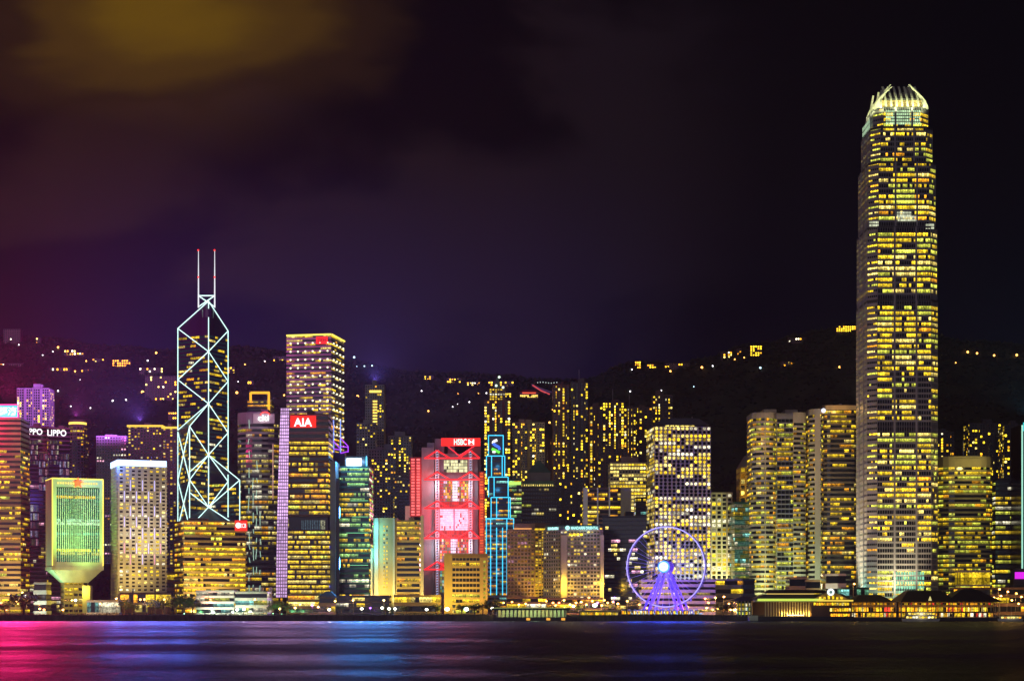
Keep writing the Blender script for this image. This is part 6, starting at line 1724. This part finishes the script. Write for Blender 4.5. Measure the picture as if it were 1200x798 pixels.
part_box(r, 'magenta_screen', glow_mat('magenta_screen', (0.75, 0.02, 0.85), 1.1), wx(1189, 1440), wx(1206, 1440), 1438.6, 1439.3, wz(678, 1440), wz(670, 1440))

# ------------------------------------------------------------------ piers
def colonnade_pier():
    D = 1240.0; X = lambda px: wx(px, D); zz = lambda py: wz(py, D)
    r = thing('ferry_pier', 'colonnaded ferry pier with green-yellow lit eaves, gabled end and a round white clock', 'ferry pier', (X(945), D + 15, 0.3))
    b = MB(); b.box(X(886), X(1000), D, D + 44, 0.5, 3.4); b.build('pier_deck', W_DARK, r)
    b = MB()
    for k in range(30): b.tube((X(887 + k * 3.87), D + 0.8, -2.5), (X(887 + k * 3.87), D + 0.8, 0.5), 0.35, 6)
    b.build('pile', W_DARK, r)
    part_box(r, 'rear_wall', W_BROWN, X(888), X(998), D + 26, D + 42, 3.4, zz(705))
    for k in range(22):
        px = 898 + k * 3.2; b = MB(); b.tube((X(px), D + 4, 3.4), (X(px), D + 4, zz(705)), 0.42, 8); c = b.build('column', W_CREAM, r)
        if px > 915 and k % 2 == 0: lamp(c, (X(px), D + 2.6, zz(719)), (1.0, 0.62, 0.10), 1000, 0.3)
    # roof with lit eaves
    part_box(r, 'eaves', W_CREAM, X(885), X(1000.5), D + 1, D + 42, zz(705), zz(702.5))
    part_box(r, 'eaves_light', glow_mat('eaves_green_yellow', (0.62, 0.80, 0.10), 1.2), X(888), X(965), D + 0.3, D + 0.95, zz(703.8), zz(701.2))
    part_box(r, 'eaves_light', glow_mat('eaves_gold', (0.95, 0.68, 0.08), 1.1), X(958), X(1000), D + 0.3, D + 0.95, zz(704.2), zz(702.6))
    b = MB(); b.prism([(X(884.5), D), (X(1001), D), (X(1001), D + 43), (X(884.5), D + 43)], zz(702.4), zz(695.5), top=[(X(900), D + 14), (X(992), D + 14), (X(992), D + 28), (X(900), D + 28)]); b.build('lower_roof', wall_mat('pier_roof_green', (0.10, 0.12, 0.07)), r)
    part_box(r, 'ridge_light', glow_mat('ridge_gold', (0.95, 0.66, 0.15), 0.9), X(902), X(958), D + 13.2, D + 13.8, zz(696.4), zz(694.9))
    b = MB(); b.prism([(X(899), D + 13), (X(975), D + 13), (X(975), D + 29), (X(899), D + 29)], zz(694.8), zz(690.5), top=[(X(905), D + 19), (X(970), D + 19), (X(970), D + 23), (X(905), D + 23)]); b.build('upper_roof', W_ROOF, r)
    # gable with the round clock
    b = MB(); g = [(X(952), zz(702.4)), (X(996), zz(702.4)), (X(974), zz(692))]
    b.faces([(x, D + 0.4, z) for x, z in g] + [(x, D + 12, z) for x, z in g], [(0, 1, 2), (3, 4, 5), (0, 1, 4, 3), (1, 2, 5, 4), (2, 0, 3, 5)]); gb = b.build('gable', W_GOLD, r)
    b = MB()
    for k in range(6):
        x = 960 + k * 5; y1 = 697.4 if 1 < k < 4 else 699
        b.poly([(X(x), D + 0.25, zz(701.8)), (X(x + 2.6), D + 0.25, zz(701.8)), (X(x + 2.6), D + 0.25, zz(y1)), (X(x), D + 0.25, zz(y1))], mul(Y, 0.9))
    b.build('gable_window', GLASS, gb, lit=True)
    b = MB(); b.tube((X(973.5), D + 0.2, zz(693.5)), (X(973.5), D - 0.5, zz(693.5)), 2.5, 20); ck = b.build('clock', glow_mat('clock_white', (0.85, 0.95, 1.0), 1.4), gb)
    b = MB(); b.tube((X(973.5), D - 0.52, zz(693.5)), (X(973.5), D - 0.62, zz(693.5)), 1.1, 14); b.build('clock_ring', glow_mat('clock_green', (0.25, 0.45, 0.4), 0.5), ck)
    lamp(gb, (X(962), D - 3, zz(700)), (1.0, 0.68, 0.12), 350, 0.4); lamp(gb, (X(986), D - 3, zz(700)), (1.0, 0.68, 0.12), 350, 0.4)
    # the lit rooms of the gabled end
    def room(x0, x1, y0, y1, n, pal, g, seed):
        rng = random.Random(seed); b = MB()
        for k in range(n):
            xa, xb = x0 + (x1 - x0) * k / n, x0 + (x1 - x0) * (k + 0.8) / n
            b.poly([(X(xa), D + 1.6, zz(y1)), (X(xb), D + 1.6, zz(y1)), (X(xb), D + 1.6, zz(y0)), (X(xa), D + 1.6, zz(y0))], mul(pick(rng, pal), rng.uniform(*g)))
        b.build('room_window', GLASS, r, lit=True)
    part_box(r, 'end_wall', W_BROWN, X(951), X(998), D + 1.8, D + 25.9, 3.45, zz(705.05))
    room(954, 996, 705.8, 709, 14, P_GOLD, (0.5, 1.2), 1)
    room(973, 998, 712.3, 716, 9, P_GOLD, (0.6, 1.3), 2)
    room(974, 997, 718.8, 722.6, 8, [(3, OR), (1, Y)], (0.9, 1.5), 3)
    b = MB(); b.ball((X(915), D + 2.6, zz(703.3)), 1.2, 8, 6); b.build('gold_finial', glow_mat('finial_gold', (1.0, 0.62, 0.15), 1.6), r)
    part_box(r, 'pier_sign', S_WHITE, X(922), X(942), D - 0.35, D - 0.05, zz(720.9), zz(720.1))
    # entrance roof at the left
    b = MB(); b.prism([(X(856), D + 8), (X(884), D + 8), (X(884), D + 40), (X(856), D + 40)], zz(704), zz(698.5), top=[(X(874), D + 18), (X(884), D + 18), (X(884), D + 30), (X(874), D + 30)]); b.build('entrance_roof', W_ROOF, r)
    part_box(r, 'entrance_wall', W_TEAL, X(868), X(885), D + 22, D + 38, 3.4, zz(704))
    for k in range(5):
        b = MB(); b.tube((X(867 + k * 4), D + 10, 3.4), (X(867 + k * 4), D + 10, zz(704)), 0.35, 6); b.build('column', W_CREAM, r)
    room2 = MB(); rng = random.Random(5)
    for k in range(8):
        for j in range(3):
            xa = 868.5 + k * 2; room2.poly([(X(xa), D + 21.8, zz(720 - j * 5)), (X(xa + 1.5), D + 21.8, zz(720 - j * 5)), (X(xa + 1.5), D + 21.8, zz(716.6 - j * 5)), (X(xa), D + 21.8, zz(716.6 - j * 5))], mul(pick(rng, [(2, GN), (2, WH), (1, CY), (2, Y)]), rng.uniform(0.2, 0.9)))
    room2.build('room_window', GLASS, r, lit=True)
    b = MB(); b.prism([(X(878), D - 1.4), (X(888), D - 1.4), (X(888), D + 8), (X(878), D + 8)], 0.5, 4.0); b.build('stair_block', W_PALE, r)
    lamp(r, (X(882), D - 8, 7.0), (0.8, 1.0, 0.7), 400, 0.4)
    lamp(r, (X(925), D + 14, zz(709)), (1.0, 0.62, 0.2), 900, 1.5)
colonnade_pier()

def deck_pier(name, label, x0, x1, yr, seed, roofs, hot):
    D = 1243.0; X = lambda px: wx(px, D); zz = lambda py: wz(py, D); rng = random.Random(seed)
    r = thing(name, label, 'ferry pier', (X((x0 + x1) / 2), D + 15, 0.3))
    part_box(r, 'pier_deck', W_DARK, X(x0), X(x1), D, D + 40, 0.5, 2.6)
    b = MB(); k = x0 + 1
    while k < x1: b.tube((X(k), D + 0.6, -2.5), (X(k), D + 0.6, 0.5), 0.35, 6); k += 4
    b.build('pile', W_DARK, r)
    part_box(r, 'upper_deck', W_BROWN, X(x0), X(x1), D + 0.5, D + 36, zz(717.4), zz(716.3))
    part_box(r, 'rear_wall', wall_mat('pier_cream', (0.45, 0.33, 0.2)), X(x0 + 1), X(x1 - 1), D + 14, D + 34, 2.6, zz(705))
    for (a, c, yt, inset) in roofs:
        b = MB(); b.prism([(X(a), D - 1.5), (X(c), D - 1.5), (X(c), D + 39), (X(a), D + 39)], zz(705), zz(yt), top=[(X(a + inset), D + 14), (X(c - inset), D + 14), (X(c - inset), D + 24), (X(a + inset), D + 24)])
        b.build('hipped_roof', W_ROOF, r)
    n = int((x1 - x0) / 5)
    for k in range(n + 1):
        px = x0 + (x1 - x0) * k / n
        b = MB(); b.tube((X(px), D + 1.2, 2.6), (X(px), D + 1.2, zz(705)), 0.28, 6); b.build('column', W_CREAM, r)
    for (ya, yb, g, pal) in ((711.5, 716.2, (0.5, 1.5), [(3, OR), (4, Y), (1, PY), (0.5, RD)]), (718.2, 722.5, (0.4, 1.4), [(3, OR), (3, Y), (2, WH), (0.7, RD)]), (706.3, 708.3, (0.1, 0.9), [(3, OR), (1, RD), (1, Y)])):
        b = MB(); px = x0 + 2
        while px < x1 - 3:
            w = rng.uniform(1.2, 3.6); c = mul(pick(rng, pal), rng.uniform(*g) * (1.0 if px > hot else 0.75))
            if rng.random() > 0.86: c = (0.01, 0.006, 0.003)
            if True: b.poly([(X(px), D + 13.8, zz(yb)), (X(px + w), D + 13.8, zz(yb)), (X(px + w), D + 13.8, zz(ya)), (X(px), D + 13.8, zz(ya))], c)
            px += w + 0.35
        b.build('lit_gallery', GLASS, r, lit=True)
    k = x0 + 6
    while k < x1 - 4:
        lamp(r, (X(k), D + 8, zz(709)), (1.0, 0.52, 0.10), 220, 0.4); lamp(r, (X(k), D + 8, zz(718.4)), (1.0, 0.60, 0.15), 160, 0.4); k += 12
    b = MB(); k = x0 + 3
    while k < x1 - 2:
        b.tube((X(k), D + 0.3, 2.6), (X(k), D + 0.3, 3.7), 0.07, 4); k += 1.5
    b.tube((X(x0), D + 0.3, 3.7), (X(x1), D + 0.3, 3.7), 0.09, 4); b.build('railing', W_STEEL, r)
    return r
deck_pier('deck_pier', 'two-storey amber-lit pier under low dark roofs, directly right of the clock pier', 1001, 1056, 697, 3, [(1000, 1048, 696.5, 12)], 1010)
r = deck_pier('deck_pier', 'longest two-storey amber pier under dark hipped roofs, below the tallest tower and rounded hotel', 1057, 1172, 690, 4, [(1055, 1122, 691.5, 14), (1108, 1175, 689.5, 26)], 1060)
D = 1243.0
for px in (1089,):
    b = MB(); b.prism([(wx(px - 1.8, D), D - 3), (wx(px + 1.8, D), D - 3), (wx(px + 1.8, D), D - 1.7), (wx(px - 1.8, D), D - 1.7)], wz(703.5, D), wz(698.5, D), top=[(wx(px - .3, D), D - 2.6), (wx(px + .3, D), D - 2.6), (wx(px + .3, D), D - 2.1), (wx(px - .3, D), D - 2.1)]); b.build('lit_dormer', glow_mat('dormer_cream', (0.8, 0.7, 0.25), 0.9), r)

def long_shed_pier():
    D = 1246.0; X = lambda px: wx(px, D); zz = lambda py: wz(py, D)
    r = thing('landing_pier', 'long low landing pier with dark flat roof and pale green lit columns, below the hotels', 'landing pier', (X(620), D + 8, 0.3))
    part_box(r, 'pier_deck', W_DARK, X(578), X(676), D, D + 14, 0.4, 2.9)
    part_box(r, 'flat_roof', W_TEAL, X(576), X(668), D - 0.8, D + 15, zz(714.6), zz(711.8))
    part_box(r, 'roof_light', glow_mat('roof_line_green', (0.45, 0.55, 0.15), 0.7), X(576), X(664), D - 1.2, D - 0.85, zz(712.4), zz(711.8))
    part_box(r, 'rear_wall', wall_mat('shed_wall', (0.25, 0.26, 0.2)), X(582), X(664), D + 9, D + 13, 2.9, zz(714.7))
    for k in range(18):
        px = 583 + k * 4.65; b = MB(); b.tube((X(px), D + 2, 2.9), (X(px), D + 2, zz(714.6)), 0.5, 8, r2=0.7); c = b.build('column', W_CREAM, r)
        if k % 2 == 0: lamp(c, (X(px + 1.4), D + 4.5, zz(716)), (0.7, 1.0, 0.42) if k % 6 else (1.0, 0.75, 0.2), 1100, 0.3)
    b = MB()
    for k in range(20): b.tube((X(579 + k * 5), D + 0.7, -2.5), (X(579 + k * 5), D + 0.7, 0.4), 0.35, 6)
    b.build('pile', W_DARK, r)
    for px in (619, 642.5, 660):
        b = MB(); b.box(X(px - 2.2), X(px + 2.2), D - 0.9, D - 0.1, 0.7, 2.3); b.build('step_light', glow_mat('step_orange', (1.0, 0.45, 0.05), 1.1), r)
    r = thing('open_pavilion', 'open pale pavilion with gold-lit stalls, between the landing pier and the big wheel', 'pavilion', (X(705), D + 24, GZ + 0.1))
    D2 = D + 20; X2 = lambda px: wx(px, D2)
    part_box(r, 'flat_roof', W_CREAM, X2(678), X2(727), D2, D2 + 10, wz(716.6, D2), wz(714.8, D2))
    part_box(r, 'rear_wall', W_BROWN, X2(679), X2(726), D2 + 7, D2 + 9, 4.14, wz(716.65, D2))
    rng = random.Random(9); b = MB()
    for k in range(22):
        x = 680 + k * 2.05; b.poly([(X2(x), D2 + 6.8, wz(720.5, D2)), (X2(x + 1.4), D2 + 6.8, wz(720.5, D2)), (X2(x + 1.4), D2 + 6.8, wz(717.3, D2)), (X2(x), D2 + 6.8, wz(717.3, D2))], mul(pick(rng, P_GOLD), rng.uniform(0.3, 1.3)))
    b.build('stall_light', GLASS, r, lit=True)
    for k in range(9):
        px = 680 + k * 5.6; b = MB(); b.tube((X2(px), D2 + 0.8, 4.13), (X2(px), D2 + 0.8, wz(716.6, D2)), 0.25, 6); b.build('column', W_CREAM, r)
    for px in (686, 700, 714): lamp(r, (X2(px), D2 + 3.5, wz(717.5, D2)), (1.0, 0.62, 0.15), 160, 0.3)
    # booths under the wheel
    D3 = 1264.5; X3 = lambda px: wx(px, D3)
    cols = [(3, Y), (3, OR), (2, WH), (1, BL), (1, CY)]
    for k in range(14):
        px = 731 + k * 6.6
        r = thing('market_booth', '', 'booth', (X3(px), D3 + 2, 4.13), 'booths at the foot of the wheel')
        r['label'] = 'small lit booth at the foot of the big wheel, its bright counter facing the water'
        part_box(r, 'booth_wall', W_DARK, X3(px - 2.6), X3(px + 2.6), D3, D3 + 3, 4.14, 7.6)
        b = MB(); b.prism([(X3(px - 3.0), D3 - 0.8), (X3(px + 3.0), D3 - 0.8), (X3(px + 3.0), D3 + 3.4), (X3(px - 3.0), D3 + 3.4)], 7.6, 8.3, top=[(X3(px - 0.5), D3 + 1), (X3(px + 0.5), D3 + 1), (X3(px + 0.5), D3 + 2), (X3(px - 0.5), D3 + 2)]); b.build('canopy', W_STEEL, r)
        b = MB()
        for j in range(4):
            xa = px - 2.4 + j * 1.2; b.poly([(X3(xa), D3 - 0.12, 5.0), (X3(xa + 0.95), D3 - 0.12, 5.0), (X3(xa + 0.95), D3 - 0.12, 7.2), (X3(xa), D3 - 0.12, 7.2)], mul(pick(rng, cols), rng.uniform(0.3, 1.6)))
        b.build('lit_counter', GLASS, r, lit=True)
long_shed_pier()

def quay_railing():
    r = thing('quay_railing', 'dark steel railing along the edge of the promenade', 'railing', (wx(300, 1262.6), 1262.6, 4.13))
    x0, x1 = wx(-40, 1262.6), wx(575, 1262.6); x = x0; k = 0
    while x < x1:
        b = MB(); b.tube((x, 1262.6, 4.14), (x, 1262.6, 5.25), 0.09, 5); b.build('rail_post', W_DARK, r); x += 4.2
    for z in (4.7, 5.22):
        b = MB(); b.tube((x0, 1262.6, z), (x1, 1262.6, z), 0.06, 5); b.build('rail', W_DARK, r)
quay_railing()

# ------------------------------------------------------------------ boats
def boat(name, label, px, D, L, H, wall, lights, seed, decks=2):
    rng = random.Random(seed); x = wx(px, D)
    r = thing(name, label, 'boat', (x, D, 0))
    b = MB(); n = 9; rings = []
    for i in range(n):
        t = -1 + 2 * i / (n - 1); w = 2.6 * (1 - abs(t) ** 3 * 0.85); sh = 0.5 * t * t
        rings.append([(x + t * L / 2 * 0.94, D - w * 0.7, -0.4), (x + t * L / 2, D - w, 1.5 + sh), (x + t * L / 2, D + w, 1.5 + sh), (x + t * L / 2 * 0.94, D + w * 0.7, -0.4)])
    vs = [p for q in rings for p in q]; fs = []
    for i in range(n - 1):
        for j in range(3): fs.append((4 * i + j, 4 * i + j + 1, 4 * i + 4 + j + 1, 4 * i + 4 + j))
    fs += [(0, 1, 2, 3), (4 * n - 4, 4 * n - 3, 4 * n - 2, 4 * n - 1)]
    b.faces(vs, fs); b.build('hull', wall, r)
    for d in range(decks):
        l2 = L * (0.40 - 0.05 * d); z = 1.45 + d * H
        part_box(r, 'cabin', W_WHITE, x - l2, x + l2, D - 2.0, D + 2.0, z, z + H * 0.92)
        b = MB(); m = max(6, int(l2))
        for k in range(m):
            xa = x - l2 + 2 * l2 * (k + 0.15) / m; b.poly([(xa, D - 2.1, z + H * 0.32), (xa + 2 * l2 / m * 0.75, D - 2.1, z + H * 0.32), (xa + 2 * l2 / m * 0.75, D - 2.1, z + H * 0.8), (xa, D - 2.1, z + H * 0.8)], mul(pick(rng, lights), rng.uniform(0.6, 1.6)))
        b.build('cabin_window', GLASS, r, lit=True)
        part_box(r, 'deck_roof', W_WHITE, x - l2 * 1.08, x + l2 * 1.08, D - 2.5, D + 2.5, z + H * 0.93, z + H)
    b = MB(); b.tube((x + L * 0.05, D, 1.5 + decks * H), (x + L * 0.05, D, 4.5 + decks * H), 0.12, 5); b.build('mast', W_STEEL, r)
    lamp(r, (x, D - 5, 5), (1.0, 0.85, 0.45), 250, 0.5)
boat('ferry', 'white double-deck ferry with cream-lit windows moored at the longest amber pier', 1079, 1233, 27, 2.5, W_WHITE, P_PALE, 1)
boat('launch', 'low pale launch with orange-lit cabin moored at the right end of the longest pier', 1184, 1238, 18, 2.2, W_WHITE, [(2, OR), (2, PY)], 2, 1)

# ------------------------------------------------------------------ trees and palms
LEAF = wall_mat('leaf', (0.045, 0.075, 0.025), 0.7, 0.5, 0.5)
BARK = wall_mat('bark', (0.10, 0.07, 0.05), 0.9)
def tree_meshes(seed, flat=0.75):
    rng = random.Random(seed)
    t = MB(); t.tube((0, 0, 0), (0, 0, 0.42), 0.045, 7, r2=0.03)
    for k in range(6):
        a = k * 1.05 + rng.uniform(-.3, .3); z = 0.28 + 0.03 * k
        t.tube((0, 0, z), (math.cos(a) * 0.28, math.sin(a) * 0.28, z + 0.26), 0.022, 5, r2=0.008)
    c = MB(); lumps = []
    for k in range(16):
        a = rng.uniform(0, 6.28); q = rng.random() ** 0.5 * 0.40
        lumps.append((q * math.cos(a), q * math.sin(a), 0.52 + flat * rng.uniform(-0.16, 0.32) * (1 - q), rng.uniform(0.10, 0.19)))
    for (x, y, z, rr) in lumps:
        for i in range(46):
            v = Vector((rng.gauss(0, 1), rng.gauss(0, 1), rng.gauss(0, 1))).normalized() * rr * rng.uniform(0.6, 1.08)
            p = Vector((x, y, z)) + v; s = rng.uniform(0.022, 0.045)
            a = Vector((rng.gauss(0, 1), rng.gauss(0, 1), rng.gauss(0, 1))).normalized(); b_ = a.orthogonal().normalized()
            c.poly([p - a * s, p + b_ * s * 0.7, p + a * s, p - b_ * s * 0.7])
    return t, c
PROTO = []
def tree(label, px, D, w, h, kind, group='trees along the shore road', cat='tree', name='tree'):
    """w, h in metres"""
    x = wx(px, D)
    r = thing(name, label, cat, (x, D, GZ), group)
    while len(PROTO) < 4:
        t, c = tree_meshes(len(PROTO) + 3, (0.75, 1.0, 0.55, 0.9)[len(PROTO)])
        to, co = t.build('trunk', BARK, None, (0, 0, 0)), c.build('crown', LEAF, None, (0, 0, 0))
        PROTO.append((to.data, co.data)); bpy.data.objects.remove(to); bpy.data.objects.remove(co)
    for nm, me in zip(('trunk', 'crown'), PROTO[kind]):
        o = bpy.data.objects.new(nm, me); col.objects.link(o); o.parent = r
    r.scale = (w, w, h); r.rotation_euler.z = px * 1.7
    return r
TREES = [(28, 1300, 24, 21, 0, 'big dark round tree before the rooftop-sign tower'), (6, 1310, 14, 12, 1, 'tree cut by the frame before the magenta-washed tower'), (112, 1362, 11, 12, 3, 'tree behind the low glazed building'),
         (146, 1342, 13, 15, 1, 'tree at the left foot of the light-bar block'), (155, 1336, 11, 12, 2, 'low tree left of the wide cream panel kiosk'), (178, 1338, 14, 15, 0, 'tree right of the wide cream panel kiosk'), (191, 1345, 13, 16, 3, 'taller tree at the right foot of the light-bar block'),
         (206, 1330, 17, 19, 1, 'dark tree left of the green-glowing one'), (216, 1322, 18, 18, 0, 'dark tree lit green from below, left of the civic hall'), (226, 1334, 15, 17, 2, 'dark tree touching the civic hall'),
         (320, 1330, 12, 12, 3, 'green-lit tree right of the civic wing'), (328, 1326, 13, 13, 0, 'green-lit tree before the lilac fin'), (336, 1332, 11, 11, 1, 'small tree left of the gold podium'),
         (400, 1345, 9, 10, 2, 'small tree before the drum-sign block'), (452, 1342, 9, 9, 3, 'small tree before the cyan edge of the blank-flank block'), (476, 1330, 9, 9, 0, 'little tree before the gold arcade'), (500, 1335, 10, 10, 2, 'tree at the right end of the gold arcade'), (511, 1330, 9, 10, 1, 'tree at the left foot of the squat civic block'),
         (541, 1310, 10, 10, 0, 'tree before the gold window rows of the squat civic block'), (556, 1312, 12, 11, 3, 'wide tree right below the squat civic block'), (566, 1320, 12, 12, 0, 'tree at the right corner of the squat civic block'), (577, 1316, 15, 17, 2, 'round dome-crowned tree at the foot of the neon-outlined tower'),
         (679, 1330, 9, 9, 1, 'tree under the gridded hotel'), (711, 1335, 12, 12, 0, 'tree at the right foot of the gridded hotel'), (722, 1330, 10, 10, 3, 'tree under the sparse-window black block'), (847, 1290, 15, 12, 2, 'broad dome-crowned tree between the big wheel and the clock pier'),
         (1061, 1345, 9, 17, 1, 'tree before the tallest tower\'s green grid'), (1111, 1390, 13, 24, 3, 'tree left of the lit glass box'), (1119, 1385, 11, 22, 0, 'tree touching the lit glass box'), (1170, 1388, 13, 24, 1, 'tree right of the lit glass box'), (1180, 1384, 13, 22, 2, 'tree left of the magenta screen')]
for px, D, w, h, k, lab in TREES: tree(lab, px, D, w * 1.05, h * 0.95, k)
for px, D in ((216, 1306), (320, 1316), (330, 1312)):
    r = thing('tree_spotlight', 'green spotlight under the trees by the civic halls', 'spotlight', (wx(px, D), D, GZ + 0.02), 'green spotlights by the civic halls')
    x = wx(px, D); q = MB(); q.box(x - 0.4, x + 0.4, D - 0.4, D + 0.4, GZ + 0.02, GZ + 0.9); q.build('housing', W_DARK, r)
    q = MB(); q.ball((x, D, GZ + 1.1), 0.4, 8, 5); q.build('lens', glow_mat('lens_green', (0.4, 1.0, 0.5), 4), r)
    lamp(r, (x, D - 1, GZ + 1.8), (0.25, 1.0, 0.35), 3500, 0.4)
b = MB()
rngh = random.Random(31)
for k in range(2600):
    x = rngh.uniform(wx(0, 1270), wx(575, 1270)); y = rngh.uniform(1273, 1281); z = 4.15 + rngh.uniform(0, 1.7) * (0.6 + 0.4 * math.sin(x * 0.06)); s = rngh.uniform(0.25, 0.6)
    a = Vector((rngh.gauss(0, 1), rngh.gauss(0, 1), rngh.gauss(0, 1))).normalized(); c = a.orthogonal().normalized(); p = Vector((x, y, z))
    b.poly([p - a * s, p + c * s * .7, p + a * s, p - c * s * .7])
tag(b.build('shrubbery', LEAF), 'low dark clipped shrubs along the back of the promenade', 'shrubbery', kind='stuff')

# ------------------------------------------------------------------ street and quay lamps
def mesh_once(name, mb, mats):
    o = mb.build(name, mats, None, (0, 0, 0)); me = o.data; bpy.data.objects.remove(o); return me
LM = {}
def street_lamp(label, px, D, h, kind, power, group):
    x = wx(px, D)
    if 'post' not in LM:
        b = MB(); b.tube((0, 0, 0), (0, 0, 1), 0.012, 6, r2=0.008); b.tube((0, 0, 0.985), (0, -0.13, 1.0), 0.007, 5); LM['post'] = mesh_once('post', b, [W_DARK])
        for kk, m in (('orange', L_ORANGE), ('white', L_WHITE), ('green', glow_mat('lamp_green_white', (0.70, 1.0, 0.72), 8.0)), ('gold', glow_mat('lamp_warm_gold', (1.0, 0.62, 0.12), 4.0)), ('violet', glow_mat('lamp_violet', (0.4, 0.1, 1.0), 3.0)), ('red', glow_mat('lamp_red_orange', (1.0, 0.15, 0.05), 3.0))):
            b = MB(); b.ball((0, 0, 0), 1.0, 10, 6, sz=0.75); LM[kk] = mesh_once('lamp_head', b, [m])
        for kk, c in (('orange', (1.0, 0.45, 0.08)), ('white', (1.0, 1.0, 0.8)), ('green', (0.72, 1.0, 0.75)), ('gold', (1.0, 0.65, 0.15)), ('violet', (0.4, 0.1, 1.0)), ('red', (1, .15, .05))):
            L = bpy.data.lights.new('lamp_light_' + kk, 'POINT'); L.color = c; L.energy = 1.0; L.shadow_soft_size = 0.4; LM['L' + kk] = L
    r = thing('street_lamp', label, 'lamp', (x, D, GZ + 0.02), group)
    o = bpy.data.objects.new('post', LM['post']); col.objects.link(o); o.parent = r; o.scale = (h, h, h)
    o = bpy.data.objects.new('lamp_head', LM[kind]); col.objects.link(o); o.parent = r; o.location = (0, -0.13 * h, h)
    s = {'white': 1.15, 'green': 1.7}.get(kind, 0.92); o.scale = (s, s, s)
    key = (kind, power)
    if key not in LM:
        L = LM['L' + kind].copy(); L.energy = power; LM[key] = L
    lo = bpy.data.objects.new('lamp_light', LM[key]); col.objects.link(lo); lo.parent = r; lo.location = (0, -0.13 * h - 1.2, h - 0.4)

near = [(0, 52, 'the rooftop-sign tower'), (52, 125, 'the inverted-base block'), (125, 200, 'the light-bar block'), (200, 320, 'the civic halls'), (320, 395, 'the lilac-finned tower'), (395, 436, 'the drum-sign block'), (436, 500, 'the blank-flank block'),
        (500, 575, 'the squat civic block'), (575, 640, 'the mauve hotel'), (640, 708, 'the gridded hotel'), (708, 830, 'the big wheel'), (830, 885, 'the dome-crowned tree by the clock pier'), (885, 1004, 'the curved twin towers'), (1004, 1101, 'the tallest tower'), (1101, 1260, 'the rounded hotel')]
def near_of(px):
    return next(n for a, c, n in near if a <= px < c)
for px, py, kind, pw, D in [
        (278, 714, 'white', 3000, 1288), (286, 713.5, 'white', 4000, 1290), (248, 713, 'white', 2500, 1292), (346, 712, 'gold', 3500, 1290), (328, 713, 'gold', 3000, 1290), (386, 714, 'white', 3000, 1290), (424, 713, 'white', 3000, 1290), (456, 713, 'white', 3000, 1290), (463, 713, 'white', 3500, 1291),
        (448, 712, 'white', 1800, 1296), (500, 714, 'white', 2500, 1290), (524, 713.5, 'green', 9000, 1285), (546.5, 713.5, 'green', 9000, 1285), (577, 712.5, 'white', 2500, 1290), (697, 709, 'green', 2500, 1310), (672, 710, 'white', 1800, 1312), (828, 712, 'gold', 2500, 1285)]:
    h = max(3.0, wz(py, D) - GZ)
    street_lamp('glaring %s quay floodlight on a post before %s' % ({'white': 'white', 'green': 'green-white', 'gold': 'golden'}[kind], near_of(px)), px, D, h, kind, pw * 2.5, 'quay floodlights before ' + near_of(px))
rngs = random.Random(77)
spots = [(11, 696), (27, 694), (31, 698), (2, 706), (22, 707), (8, 717), (20, 704), (47, 713), (52, 714), (74, 715), (85, 703), (89, 703), (118, 707), (137, 701), (165, 702), (170, 702), (193, 702), (247, 702), (299, 702), (393, 704), (414, 703), (450, 703), (434, 712), (373, 711), (352, 708), (366, 709),
         (590, 706), (600, 705), (608, 708), (616, 707), (632, 708), (640, 704), (648, 706), (651, 709), (655, 706), (661, 703), (668, 708), (675, 706), (681, 705), (687, 708), (690, 700), (694, 704), (700, 706), (705, 709), (708, 703), (712, 706), (718, 705), (720, 700), (724, 707), (725, 711),
         (735, 704), (749, 708), (758, 712), (806, 711), (826, 701), (838, 700), (848, 699), (830, 706), (854, 707), (841, 713), (847, 716), (856, 716), (860, 716), (864, 711), (835, 714), (1000, 700), (1110, 697), (1164, 700), (1172, 698), (1180, 693), (1190, 695), (1196, 699), (1185, 703), (1193, 707), (1135, 691), (1000, 684), (1170, 690)]
for px, py in spots:
    D = rngs.uniform(1312, 1350)
    kind = 'orange' if rngs.random() < 0.8 else rngs.choice(('gold', 'white', 'gold', 'violet', 'red'))
    cname = {'orange': 'orange', 'gold': 'golden', 'white': 'white', 'violet': 'violet', 'red': 'red'}[kind]
    street_lamp('%s street lamp on the shore road before %s' % (cname, near_of(px)), px, D, max(4.0, wz(py, D) - GZ), kind, rngs.choice((6000, 10000, 14000)), '%s street lamps before %s' % (cname, near_of(px)))
